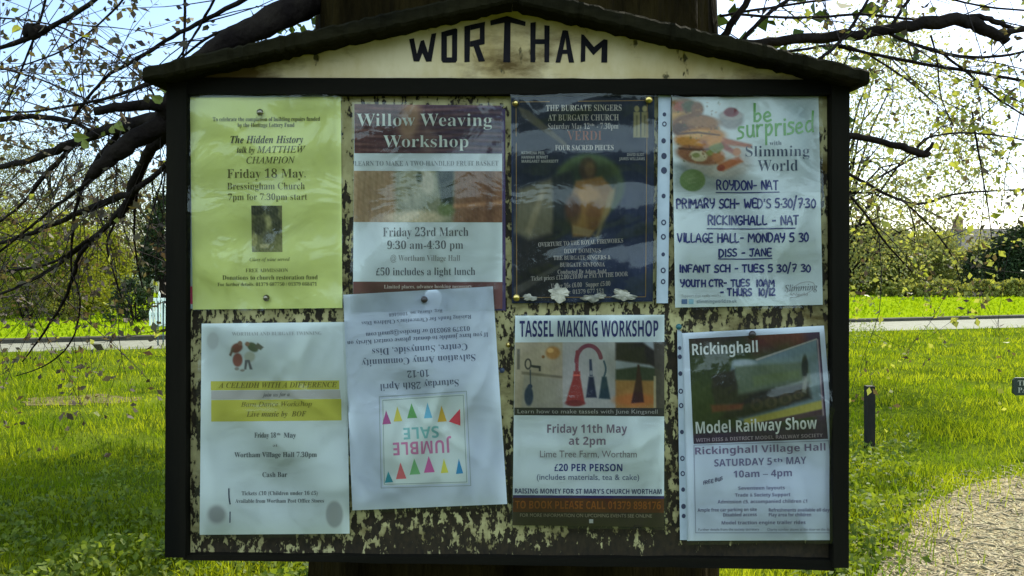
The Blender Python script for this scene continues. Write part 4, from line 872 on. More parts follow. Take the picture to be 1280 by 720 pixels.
1d48e 0. -g&?-@&G-)&b,~(/-.(q-M)~-q+.-z+S-u+e-g+j-9+V,e*},1)|+W(M+9&K)|&K+++.+3+S+.+e*|+j*b+d*E+N*&+-)d*X)()7(S&K&6&K(0*y(;+I(>+^(4+t&q+{&h+{&f,8)z,V)D*^)|+P*S,,++,L+b,V,0,N,I,5,Q+h,F+%,w+f-H,5-w,N.J,V.v,N/3,5/;+h/3+0.x*;.F(d.B(T.@(G.D(7.P(2._(7.o(D/#(Z/9(z/O(k/%(/.Z&b.4&G
1d48f -C *|&=*U&E*>&_*7(.*B(p*d)}+++-+3+R+.+d*|+i*C+M)d*X)()7(S&K&6&K(0*y(;+I(>+^(4+t&q+{&h+{&f,8)z,V)D*^)|+P*S,,++,L+b,V,0,N,I,5,Q+g,J+4,1*:+U(F+Y(6+h(1+v(5,)(C,N(y,f(j,;(.+q&a+I&E
1d490 ,a )%&=(A&H&k&k&G(A&<))&B)b&T*>&q*u(9+J(d+u)7,:)k,O*B,V+-,K+b,,,%+S,1*m,+*5+w)Y+Z)!+7(L*i&~*8&Z)^&D )1&a)H&g)_&z*.(a*P)[*i*Z*q+I*e,#*=,6*%,0)l+z)@+9(z*=(c)=(X(H(g&r
1d493 +i &6&K(0*y(;+I(>+^(4+t&q+{&h+{&f,8)z,V)A*V)p+M*<,**d,K+.,V+W,E+g+o+c+P+V+:+C+,+++&*k+/*R+E*I+J*&+1)T*A)#)((S&K
1d494 +[ (z&=(O&B&w&R&c&V&O&Q&A&A&&&E&A)9&_)4&o(B(5&q(l&b);&p)I(?)A(f)#)5(W)g(+*Q&{*s&w+6(#+h(A,3(l,M)C,U)p,Q*H,D*R,B*[,@*o,E*{,R+9,R+!*p*e*s*O+Z*/,))_,6)H,2)7,()++t)&+a)1+;)O*l)r*C*3)w*N)D*X(m*S(G*E(%*.&f)m&O)G&B
1d495 *P &z&=&R&E&<&^&4(+&5(?&;(Y(4+|&_+|&_,C(h,})a.$*..$)_,H*S,H*H+|)S+|(e)0(Y(e(U(E(Y(4(f(.))(B)V)#)o(q)C(2(w&c(K&F
1d496 -C (6&=&h&E&L&_&D(.&L(c&c)Y()*y(6+^(,+t&i+{&_+{&^,8(_,E)r,V(k(h(d(@(i(1(w(,)R(H*5)@*q*e+B,I,a,I+X(F+^(9+j(2+x(7,*(D,<(Y,Q(z,i(k,>(/+t&a+L&F+!&=*c&B*L&Q*>&j*9(-*K)0)t(@)A&h(l&G
1d497 ,0 (8&=(8&s(5*$(*+8&s+n&S+}&I+|&H,:)&,V)5,@)B+Y)K*V)N)F)N(w*+)]*P*8*h*c*o*|*j+3*W+I*G+b*A+x*E,4*R,F*f,R*~,V+:,R+M,D+Y,/+^+p+O+-+#*6*5)/)(&u(N&>
1d49a ,, %{$.%Z$2%B$?%3$S%.$m%2%(%?%:%R%F%j%J&#%F&?%8&k%%(*%2(H%Q(d%z(n&B(i&y(Z(y(G*%(3*|&~+X&q+u&b,!&J,$&=,#&=,?&o,E(8,M(q,V)+,A)>+^)U*K)u(c*Y*,*p*y*i+2*S+E*>+Z*7+u*;,2*H,E*],R*w,V+5,R+H,E+T,/+X+o+J+)*~){*A(a)S&D(a%7(6$k&k$I&C$5
1d5d4 /- &K&K*9/H,>/H/-&K->&K,f)A)p)A):&K *:*h,@*h+g,X+Y-)+I-_+<.3+/-]*{-#*o,X
1d5d5 .w (K&K(K/E*w/E,>/;-?.y-j.V.%.&..-D.&,h-n,7-I+q,v+_,v+Y-<+O-[+@-w+*./*h.<*?.@)h./(l-T((,[&Y+H&K *.,8+,,8+f,=,.,M,A,i,G-0,@-S,)-m+]-{+#.!*..! *.(p+7(p+s(w,<)/,P)M,W)w,P*?,<*]+q*p+2*v*.*v
1d5d6 .R +_&A*T&L)^&q(z(K(M);(4*:(++G(5,S(R-R)(.B)l.|*d/C+n/O,G/L-!/B./.y-X-V,d-y,9.(+n.+*{-w*A-D){,Q)o+F)z*;*>)J*w(w+n(g,l(q-p)1-p&h,m&J
1d5d7 /a (K&K(K/E*y/E,,/;-,.y-w.F.R-].v,a/$+O.v*:.Q)9-u(M-$&v+{&U*c&K *.(p*q(p,5).-#)~-<+K-/,X,d-F+~-q+$.!*..!
1d5d8 -a (K&K(K/E-#/E-#.!*..!*.,:,n,:,n*t*.*t*.(p-#(p-#&K
1d5d9 -T (K&K(K/E,~/E,~.!*,.!*,+{,l+{,l*W*,*W*,&K
1d5da /O +k&A*c&K)k&m)&(E(Q)3(5*5(++I(6,X(W-W)2.F)}.~+!/D,8/O,s/L-N/C.X/!.%-_-5-|,7.++S.#*{-i*N-C*.,o)v,1)o+F)t*_*%*#*?)N*d)*+7(o+u(g,P(j,{(q,{*P+L*P+L+v.Y+v.Y&l-?&L,X&D
1d5db /z (K&K(K/E*./E*.,;-;,;-;/E.z/E.z&K-;&K-;*s*.*s*.&K
1d5dc +j &m&K&m(G(j(q(j-}&m.I&m/E+H/E+H.I*K-}*K(q+H(G+H&K
1d5dd +. &Z$-&&$0%[$8%[%]%~%U&H%R&z%](1%m(?&((H&J(K&z(K/E*./E*.&{*&&%)n%>)I$j(x$F(?$3
1d5de .o (K&K(K/E*./E*.+h*K,7*l,b,y/E.m/E,%+s.o&K,w&K*p*l*.*<*.&K
1d5df -f (K&K(K/E*./E*.(p-B(p-B&K
1d5e0 1x (K&K(K/E*g/E,Z)?,^)?.]/E0x/E0x&K/C&K/C+5/E,)/H-!/J-_/F-_-B&K+m&K)u-a)q-a)u-!)y,()z+/)z&K
1d5e1 0N (K&K(K/E*V/E.#)J.&)J-~*S-|+[-|/E/N/E/N&K-B&K)u-K)q-K)x,?)z+3)z&K
1d5e2 0= +s&A*c&M)h&q)#(L(P)<(4*<(++J(4,X(P-W)#.F)h/!*c/E+t/P-(/E.!/!.f.F/9-W/T,W/^+I/T*;/9)<.f(L.!&q-(&M +s(h,l(x-H)M-j*?-t+I-j,T-H-F,m-x+t.,*{-x*A-F)},T)r+I)}*?*A)M*{(x
1d5e3 .I (K&K(K/E*}/E,>/6-7.f-h-y-x,v-r,8-]+Z-9+(,b*]+t*C*q*;*.*;*.&K *.+^*b+^+?+e+n+y,.,>,7,q,*-O+]-s*u.!*..!
1d5e5 .k (K&K(K/E*i/E,2/8-1.l-g.&-x-!-s,O-f,(-N+b-3+D,K*v.k&K,w&K+$*O*.*O*.&K *.+r*a+r+E+x+s,/,/,N,7,{,.-K+q-j+B-z*].!*..!
1d5e6 -V *5&A)#&L&{&n&{)E)/(y)g(k*A(f*s(k+7(|+H)8+N)V+D)|+%*=)y*s)A+3(f+](K+z(8,>(+,g(&-8(7.3(j.v)[/B*g/O+B/L+x/B-+.y,T-[+V-|*b.+*:.%)z-s)i-Z)c-=)l,w*),[+4,$,8+J,Z++,u*c-)*7-.)^,y(d,D&|+K&O
1d5e7 -t )o&K)o-}&a-}&a/E-_/E-_-}+P-}+P&K
1d5e8 /q +Z&A*^&I)q&c)6(/(Y)*(F*;(F/E*)/E*)*R*2)c*M)0*|(q+_(h,D(r,r)3-/)g-7*S-7/E.v/E.v*9.n)M.T(j.+(2-L&f,[&J
1d5e9 .a */&K&K/E)0/E*]*_*j*6*y)R+((w+3)R+B*6+M*_,|/E.a/E+|&K
1d5ea 24 )M&K&K/E),/E*-+&*:*G*G)[*P(|*Y)]*h*E*s*y,$/E-Z/E.j*y.v*E/%)[//(|/8)]/F*G/R+&0S/E24/E02&K.:&K-3+Z-,+},~,Q,t-),n-M,i-),^,R,S+~,K+Y+E&K
1d5ec .E **&K***N&K/E);/E*w,-,V/E.E/E+h*S+h&K
1d5ee .1 )l&A)&&L(K&n(&(G&w):(**,(X*c)J+&*[+4+b+7+b+O+Z+v+J,4+/,C*g,H)s,=)$+|(N-+(~-@)V-O*2-Y*m-]+t-P,b---1,J-@+O-@&K,2&K+q(;+m(;+G&q*}&U*M&F *H(T*v([+?(s+X)9+b)i+b*:+%*8*C*1)x)z)c)])Z)9)a(x)p(e*+(X
1d5ef .N +^&A+&&F*Y&W*9&o)|(-)r(-)W&K(?&K(?/u)|/u)|-x)z-9)v,f)|,f*:-)*[-D+,-U+c-[,Z-I-B,p-o+q-}*O-o).-A(/,X&S +3(b+](m+~)1,6)f,=*Q,6+=+~+r+[,4+1,>*Z,5*9+v*&+F)|*b)|*P*%)f*8)1*Y(m
1d5f0 -1 *k&A)W&R(c(+(/)&&z*K(&+L(@,:(k,s)E-=*,-T*x-[+P-X,#-P,n-6,@+y+Y,4*x,=*6,+)k+N)]*L)f)a)})-*E(l*x(b+H(e+q(o,[)5,[&l,8&W+p&J
1d5f1 .N *8&A)?&S(X(/(,)-&z*M(-+p(X,o)A-I*<-[*t-U+C-D+g-*,$,g,*,g,!-:+{-z+{/u-Z/u-Z&K,B&K,$(8+{(8+a&u+>&Y*p&G *n(_+G(i+k))+~)V,)*<,)*L,!+9+m+n+H,2*l,<*>,1)y+n)d+8)[*K)d)a)y)-*?(j
1d5f2 .# +(&A*5&I)K&b(o(,(B(d(&)N&z*J(%+H(?,6(g,o)?-;*#-S*n-[+y-K,m,w-C,%-S*s-S*))[*))g)K*&(|*Q(a+/(V,5(c-4)&-4&j,:&J )_+2+}+2+v+b+c,++A,C*o,K*F,D*%,/)k+g
1d5f3 +h (W&K(W,;&a,;&a-)(W-Q(W-{(^.^(q/2)1/R)X/j*-/v*f/z+Z/s,9/c+o.N+H.X*v.]*Y.W*G.I*<.4*8-u*8-Q+a-Q+a,;*8,;*8&K
1d5f4 .N *W#k)F#r(?$/(?%L)M%,*b$~+F%0+n%Y+{&D+{&O+}&t,!(8+{(8+Z&o+6&T*i&F*8&A)<&T(U(2(,)1&z*M(,+l(V,l)?-H*<-[*|-R+U-7,%,g,*,g,6-Q-Z-Q-Z&J-I%=,q$L+v#z *o(]+E(f+j)!+~)O,)*:,)*L+~+>+j+r+E,3*m,<*1,*)j+M)]*K)j)J*2(p
1d5f5 .h (?&K(?/u)|/u)|.2)z-?)u,g)},g*?-/*f-H+5-V+g-[,[-O-@-,-j,H-w+G-w&K,:&K,:*~,0+f+o,1+<,>*^,2*9+l*%+1)|*>)|&K
1d5f6 *p )0.;(m.?(Q.K(?.c(9/*(?/M(Q/f(m/q)0/u)O/q)k/f)}/M*&/*)}.c)k.K)O.? (?&K(?-Q)|-Q)|&K
1d5f8 .A (?&K(?/u)|/u)|,-)z+J)t*h)v*h*9+7*[+a,@-Q.4-Q+k*t.A&K,I&K*b)v)|)A)|&K
1d5f9 *p (?&K(?/u)|/u)|&K
1d5fa 2C (?&K(?-Q)W-Q)m,g)u,g*7-/*_-H+0-V+_-[,<-V,l-H-5-/-P,g-^,g-}-/.I-H.x-V/J-[0B-O1!-,1F,H1R+G1R&K/s&K/s*~/j+f/M,1.{,>.G,4.$+p-n+;-h*O-h&K,+&K,+*~+~+f+c,1+3,>*Y,2*8+l*%+1)|*>)|&K
1d5fb .h (?&K(?-Q)W-Q)m,g)u,g*8-/*c-H+5-V+i-[,]-O-@-,-j,H-w+G-w&K,:&K,:*~,5+V,$+}+f,7+<,>*^,2*9+l*%+1)|*>)|&K
1d5fc .@ *s&A*)&I)D&d(j(1(@(k(&)U&z*O(0+o(g,n)a-I*v-[+e-S,H-:-!,n-K,5-f+I-o*O-[)1-$(1,+&S *u(a+L(k+q)/,()d,/*O,(+<+q+q+L,3*t,=*?,3)y+q)e+<)]*O)e)d)y)/*?(k
1d5fd .N (?#k(?-Q)_-Q)u,f)|,f*:-)*[-C+,-U+c-[,Z-I-B,p-o+q-}*O-n)/-@(/,W&S+^&A+(&F*Y&W*9&o)|(-)t(-)|&7)|#k +3(b+a(m,$)1,7)f,=*Q,2+P+l,,+1,>*Z,5*9+v*&+F)|*b)|*P*%)f*8)1*Y(m
1d5ff ,O (?&K(?-Q)V-Q)n,O)u,O*6,x*[-=+.-T+d-[+~-Z,:-W,/,$+w,)+^,*+8,&*p+y*N+g*6+K*$+()|*S)|&K
1d600 ,| ){&A(s&H&{&c&{)()#(c*#(T*J(W*e(c*r(r*w))*p)B*M)[)Y*$(a*P(B*j(.++&~+M&z+y(-,b(Y-5)D-R*B-[+I-Q,N-0+}+{+/,<*@,G)j,>)X,!)c+h*(+O*r+/+i*d,+*K,B*/,O)g,T)9,E(J+v&p++&L
1d601 ,; *F&A)t&E)I&Q)%&i(h(/(U(_(O)B(O,;&d,;&d,|(Z-R)+.m*0.m*0-Q+q-Q+q,;*0,;*0)B*5)&*B(p*W(d*s(_+G(e+w(q+w&Z+:&H
1d602 .h *J&A)U&M(s&s(I(T(<)U(<-Q)y-Q)y)|)~)G*2(~*M(h*w(_+T(l+z)3,1)m,7*_,7-Q-t-Q-t&K,Z&K,F(7,>(7+{&o+Q&T*~&F
1d603 -j )i&K&K-Q)3-Q*B*(*P)H*W(n*[(n*d)I*s*(,%-Q-j-Q+L&K
1d604 0{ )<&K&U-Q)5-Q)v*o*&*1*1)H*8(p*<(p*@):*H)l*P*>*U*Y+>-Q-.-Q-p*Y-z*,.()G.,(p.0(p.7)F.C*0.P*o/7-Q0q-Q/,&K->&K,p)V,e*/,R*y,A+f,6,9,2,9,(+f+s*y+b*.+T)T+(&K
1d606 -j (a#k(4#m&o#s&o%3(.%/(N%-(z%4)?%I)V%k)i&4)r&O&K-Q):-Q*G*,*S)Y*Y)&*])&*g)Y*s*,+~-Q-j-Q+5%a*k$q*5$9)N#v
1d7ce -_ *U&A)^&M(z&q(J(L(+)<&u*<&o+J&u,X(+-W(J.F(z.~)_/D*V/O+K/D,/.~,^.F-!-W-6,W-<+I-6*;-!)<,^(L,.&q+J&M *U((+)(<+D(z+Q*#+U+I+Q,p+D-u+*.T*V.j*(.T)h-u)Y,p)T+I)Y*#)h(z*&(<
1d7cf -_ (R&K(R(%)J(%)c(*)r(4){(H)~(i)~.@)8-O(u-9(U-2(?-7(,-F&{-_&w-~(a.:)[.q*G/I+^/I+^(i+b(L+i(7+x(*,6(%--(%--&K
1d7d0 -_ &p&K&p(X)N*;*+*x*S+P*q,$+&,R+1-%+4-X+/./*{.R*b.g*@.n)q.c)S.A)C-f)>,u(f,{(<-0&}-N&t-~&z.E(1.g(O/&(|/=)W/J*@/O+I/D,7/!,d.H,s-^,p-;,g,u,;,++F++*!)f(u(a+N(a+m(f,)(s,<)-,G)J,O)k-0)k-+&K
1d7d1 -_ *0&A)F&E(l&R(@&h(#($&o(A&i(a&o)&(&)?(B)N(d)S(m(w)*(M)Q(5*)(-*I(0*h(:+$(L+9(i+F)3+J)h+@*@*~*l*K+,)e+5)$+5)$+u)i+u*F,!*o,B+*,r+2-R+-.(*y.M*^.f*9.n)u.h)^.V)M.<)D-x)=-+(b-0(7-A&z-]&q.*(!.[(M/*)8/F*>/O+D/D,3/$,d.K,s-b,h,~,E,J+p+~+2+b,)+F,O+.,p*k-)*?-0)g-*)-,v(Y,Y(3,7&r+j&[+:&L
1d7d2 -_ )K&K)K(%)i(%*-()*G(3*Y(H*a(p*a)Q&X)Q&X*4*h/E,=/E,=*9-K*9-K)Q,=)Q,=(p,C(H,U(3,r()-5(%-B(%-B&K (D*9*a*9*a,4*c-9*h.@*W-|*@-P*(-%)s,f
1d7d3 -_ *2&A)I&E(p&S(G&i(-(%&z(B&u(b&{)$(/):(I)G(k)K(v(o)&(S)<(?)X(2*!(-*C(1*b(<*{(O+3(o+@)=+D)u+;*Z*}+/*P+J)r+S)1+N([+A(-+S(M/E,a/E,f-C,+-C,!-g+r.&+e./+O.1)3.1)!,,)S,7*7,;+F,.,=+b,t*y-))u-!)7,n(b,P(8,.&v+a&^+3&M
1d7d4 -_ *d&A)y&J):&h(d(:(=(~(%)y&z+-&~,!(/,p(E-W(f.7)2.h)e/1*D/G+-/O+i/K,;/@,]/.,u.s-%.W-*.;-!-z,k-a,D-M+h-G+c.)+M.[+<.k+#.p*I.^)|.*)_-0)Q+v*-,4*R,<+&,?+{,1,a+e--*}-;*#-,(y,[(*+n&R *g()+-(3+H(Q+X)*+_)v+X*b+F+7+(+S*]+]*@+X*!+M)Q+,)Z)f)t(l*;(9
1d7d5 -_ )<&K,8.2)?.2(s.$(a-Y(Y-&&y-&&~/E-=/E-=.p*7&K
1d7d6 -_ *N&A)]&H({&[(J&{()(G&r(v&k)M&u*.(8*^(h+))H+L(o+s(F,A(.,s(%-M(,-}(<.L(Y.s)+/5)i/I*Z/O+^/C,F.z,p.?,}-T,t,z,W,O,,,-+N+h,A+:,v*h-7*4-@)T-/(Z,W&x+b&N *m,.+1,E+G,c+S-*+W-V+M.3+@.K+.._*r.m*T.q*0.i)q.O)a.+)Y-Y)b-+)w,e*=,G *S&|+&()+K(C+c(m+k)C+b)r+G*;*u*]*1+#)n*g)S*F)B){)<)I)D(p)[(E*$()
1d7d7 -_ )|&A)D&E(v&R(U&f(@&~(4(=(0(X(3(n(<)!(K)0(c)7(u(j)1(E)S(.*$(%*p(F+C)M+X+:+?*{*{*f*R*U*#*P)0*^(K++&~+n&p,m&w-U(/.6(Q.h)$/1)^/G*E/O+0/F+n/,,D.Y,m-u-),z-1+i--*s,}*&,h)=,I(]+}(++J&b*i&I *O+>*r+C+1+Q+G+h+X,&+P-;+;.-*w.X*K.h*$.[)e.<)Q-c)K,s)U,!)w+N
1d7ec -m *Z&A)h&L)&&n(Q(I(#)e&q+H&w,Z(--Z(M.I(~/#)d/E*Z/P+N/E,3/$,e.I-7-/-F+H-@*7-.)7,j(I,9&o+S&L *Z(c+0(r+N)D+a*7+f+H+a,Y+N-L+0-}*Z.0**-})h-L)V,Y)Q+H)V*7)h)E**(r
1d7ed -m *C&K*C,%*E,l*G-Z*2-E)o-)(w,A(,-B*_/E,%/E,%&K
1d7ee -m &u&K&u(Z)t*[*r+_+E,H+P,j+T-0+N-V+=-r*}.%*W.+*/.%)c-t(k-<&s.C(Y.w)#/0)O/A*&/K*d/O+I/I,&/6,S.t,w.K-/-x-6-B-0,f,{,1,]+Z,5+*+!)u)}(y)}(r-J(r-J&K
1d7ef -m *1&A(z&K&s&j&s)4(z(m)}(a*h(h+9(}+Q)C+Y)r+U*2+J*I+5*[*r*j*C*q)c*t)+*t)+,2)d,2*B,5*o,?+0,M+B,c+K,z+N-8+H-Z+7-v*s.**B./)n.+)D-z(_-U&t.e(F/$(}/;)_/J*M/O+V/D,H/!,z.G-.-Y-!,s,],=,*+t+H+[+H+X,:+F,s+#-8*M-C)i-;),-$(R,X($+}&_+2&H
1d7f0 -m +$&K+$)+&])+&]*:+-/E,_/E,_*F-Z*F-Z)+,_)+,_&K )-*F+$*F+$+g+%,C+)-&++-L+&-L*p-$*V,X
1d7f1 -m *.&A({&K(J&W&~&j&~)6(}(r)T(g*)(d*f(k+6)#+P)G+Y){+I*[*u+$*#+1)D+,(n*}(0+A(K/E,h/E,h-{)w-{)j,G*3,N*k,Q+M,K,),8,W+u,|+I-6*o-=*,-+(z,O(*+P&R
1d7f2 -m *g&A)|&I);&e(b(3(7(r&y)f&p*n&y,2(),n(=-J(W-~(~.O)P.v*//6*v/G+n/M,C/L,t/F,t.&,I./+x.1+&.**G-q)y-M)],})L,D)E+b)K+b)e,%*+,A*V,S+2,Y,,,J,o+z-<+1-J*+-:(z,e()+q&Q *d(b+0(j+P)$+g)K+n*)+h*X+T*}+6+8*g+?*F+;*++1)q*|)_*g)T*N)P*6)S)q)])P)m)3*&(w*B(g
1d7f3 -m (b&K+_-|&h-|&h/E-J/E-J.@*J&K
1d7f4 -m *[&A)K&N(V&v(#(W&p)L&z*5(<*k(j+8)C+X(s+{(L,G(2,x(*-W(2.1(J.](q/!)E/;)}/I*[/N+</I+u/;,G/!,n.]-).1-1-V-(,x,i,G,=+}+g+],T+.,u*m-2*J-B*!-G)P-?(u-((C,]&x,*&Y+G&G *[,A+=,j+Q-(+W-K+Q-l+?.&+!.5*Z.:*8.5)y.&)f-l)_-K)g-*)z,k *Y(V+0(]+S(p+j)0+q)T+m)o+a**+8*O*c*o*T*v***])e*A)M)})F)U)M)2)d(q**(]
1d7f5 -m )I&A(t&B(C&H(C(i(o(b)?(^*4(f*q(|+>)A+Y)p+k*J+r+.+l+.+R*j+3*M*d*;*%*5).*D(H*r&{+^&m,e&}-s(S.g)F/=*P/M+</E+|/,,U.[-#-{->-*-G+~->*^-2)~,{)E,_(n,:(@+h&w+-&Y*A&G *P+O*r+S+1+_+F+q+W,*+d,@+g,X+Y-?+J-]+5-v*v.)*S..*+.&)g-l)P-C)I,g)O,7)c+o*$+W
"""
ABC = '!#$%&()*+,-./0123456789:;<=>?@ABCDEFGHIJKLMNOPQRSTUVWXYZ[]^_abcdefghijklmnopqrstuvwxyz{|}~'
def _num(t): return [(ABC.index(t[i]) * 90 + ABC.index(t[i + 1]) - 400) / 1000. for i in range(0, len(t), 2)]
GL = {}
for ln in GLYPHS.strip().split('\n'):
    q = ln.split(' ')
    GL[chr(int(q[0], 16))] = (_num(q[1])[0], [np.array(_num(t)).reshape(-1, 2) for t in q[2:]])
def glyphs(s, st):
    """letter outlines of a line of print, as flat faces"""
    cu = bpy.data.curves.new('t', 'CURVE')
    cu.dimensions = '2D'
    cu.fill_mode = 'BOTH'
    cu.offset = OFFS[st]
    x = 0.0
    for ch in style_text(s, st):
        adv, sp = GL.get(ch) or GL[' ']
        for P_ in sp:
            k = cu.splines.new('POLY')
            k.points.add(len(P_) - 1)
            k.points.foreach_set('co', np.column_stack([P_[:, 0] + x, P_[:, 1], np.zeros(len(P_)), np.ones(len(P_))]).ravel())
            k.use_cyclic_u = True
        x += adv
    ob = bpy.data.objects.new('t', cu)
    me = bpy.data.meshes.new_from_object(ob)
    n = len(me.vertices)
    a = np.empty(n * 3, dtype=np.float32)
    me.vertices.foreach_get('co', a)
    fs = [tuple(p.vertices) for p in me.polygons]
    bpy.data.objects.remove(ob); bpy.data.curves.remove(cu); bpy.data.meshes.remove(me)
    return a.reshape(-1, 3)[:, :2], fs
CAPH = {'serif': .678, 'serifb': .678, 'serifi': .685, 'serifbi': .671, 'sansb': .714, 'sans': .682, 'sansx': .70}

# single-stroke capitals, as written with a felt pen (unit height, y down from 0 at the top)
S = {
 'A': [[(0, 1), (.35, 0), (.7, 1)], [(.12, .65), (.6, .65)]],
 'B': [[(.05, 0), (.05, 1), (.4, .97), (.58, .75), (.4, .5), (.08, .5)], [(.05, 0), (.35, .02), (.5, .22), (.36, .48)]],
 'C': [[(.6, .12), (.35, 0), (.08, .25), (.02, .6), (.2, .95), (.6, .9)]],
 'D': [[(.05, 0), (.05, 1), (.4, .95), (.65, .6), (.55, .2), (.3, .02), (.0, .03)]],
 'E': [[(.55, 0), (.05, .02), (.05, .98), (.58, .97)], [(.05, .5), (.48, .48)]],
 'F': [[(.55, 0), (.05, .02), (.05, 1)], [(.05, .5), (.45, .48)]],
 'G': [[(.6, .12), (.35, 0), (.05, .3), (.05, .75), (.35, 1), (.62, .8), (.6, .55), (.35, .55)]],
 'H': [[(.05, 0), (.05, 1)], [(.62, 0), (.62, 1)], [(.05, .5), (.62, .48)]],
 'I': [[(.1, 0), (.1, 1)]],
 'J': [[(.05, .05), (.6, 0)], [(.4, .03), (.4, .75), (.25, 1), (.02, .85)]],
 'K': [[(.05, 0), (.05, 1)], [(.58, 0), (.08, .55), (.62, 1)]],
 'L': [[(.05, 0), (.05, .97), (.55, .96)]],
 'M': [[(.02, 1), (.1, 0), (.42, .65), (.75, 0), (.85, 1)]],
 'N': [[(.05, 1), (.05, 0), (.6, 1), (.62, 0)]],
 'O': [[(.35, 0), (.08, .2), (.03, .6), (.2, .97), (.5, .97), (.68, .6), (.62, .2), (.35, 0)]],
 'P': [[(.08, 1), (.05, 0), (.45, .02), (.6, .25), (.45, .5), (.08, .55)]],
 'R': [[(.08, 1), (.05, 0), (.45, .02), (.58, .25), (.42, .48), (.08, .52)], [(.3, .52), (.62, 1)]],
 'S': [[(.55, .08), (.3, 0), (.08, .2), (.2, .45), (.5, .58), (.55, .85), (.3, 1), (.02, .9)]],
 'T': [[(0, .02), (.62, .0)], [(.32, .02), (.32, 1)]],
 'U': [[(.05, 0), (.06, .75), (.3, 1), (.55, .8), (.6, 0)], [(.6, .1), (.62, 1)]],
 'V': [[(0, 0), (.3, 1), (.62, 0)]],
 'W': [[(0, 0), (.2, 1), (.45, .3), (.7, 1), (.92, 0)]],
 'Y': [[(.02, 0), (.08, .4), (.3, .52), (.55, .4)], [(.6, 0), (.58, .6), (.3, 1.05)]],
 '-': [[(.05, .55), (.42, .53)]], "'": [[(.1, 0), (.06, .25)]], '/': [[(.42, -.3), (.02, 1.25)]], '.': [[(.05, .6), (.1, .62)]],
 '0': [[(.32, 0), (.06, .3), (.06, .75), (.3, 1), (.55, .75), (.56, .3), (.32, 0)]],
 '1': [[(.1, .0), (.1, 1)]],
 '2': [[(.03, .15), (.3, 0), (.52, .2), (.4, .5), (.02, .98), (.6, .97)]],
 '3': [[(.03, .08), (.35, 0), (.52, .2), (.25, .45), (.55, .65), (.45, .95), (.02, .95)]],
 '5': [[(.55, .0), (.12, .02), (.08, .42), (.4, .4), (.58, .68), (.4, .98), (.02, .95)]],
 '7': [[(.02, .03), (.58, .0), (.2, 1)], [(.15, .5), (.5, .48)]],
 'b': [[(.1, -.55), (.1, 1)], [(.1, .45), (.4, .3), (.55, .65), (.35, .98), (.1, .95)]],
 'e': [[(.08, .62), (.5, .5), (.35, .18), (.1, .35), (.05, .75), (.25, 1), (.55, .88)]],
 's': [[(.5, .15), (.2, .12), (.12, .35), (.45, .6), (.4, .92), (.02, 1)]],
 'u': [[(.05, .1), (.08, .8), (.3, .98), (.5, .75), (.52, .1)], [(.52, .4), (.6, 1)]],
 'r': [[(.08, .1), (.1, 1)], [(.1, .45), (.25, .15), (.5, .15)]],
 'p': [[(.08, .1), (.1, 1.65)], [(.08, .35), (.4, .1), (.55, .5), (.35, .9), (.1, .85)]],
 'i': [[(.08, .15), (.1, 1)], [(.08, -.2), (.1, -.14)]],
 'd': [[(.55, .2), (.2, .15), (.04, .6), (.2, .98), (.5, .8)], [(.6, -.6), (.55, .4), (.6, 1)]],
}
def stroke_layout(s):
    x = 0.0; out = []
    for ch in s:
        if ch == ' ': x += .5; continue
        ps = S[ch]
        wd = max(p[0] for q in ps for p in q)
        out.append([[(x + p[0], p[1]) for p in q] for q in ps])
        x += wd + .2
    return out, x - .2

def smooth_path(p, n=3):
    if len(p) < 3: return p
    P = [np.array(q, float) for q in p]
    out = []
    for i in range(len(P) - 1):
        a, b, c, d = P[max(i - 1, 0)], P[i], P[i + 1], P[min(i + 2, len(P) - 1)]
        for k in range(n):
            t = k / n
            out.append(.5 * ((2 * b) + (-a + c) * t + (2 * a - 5 * b + 4 * c - d) * t * t + (-a + 3 * b - 3 * c + d) * t ** 3))
    out.append(P[-1])
    return out

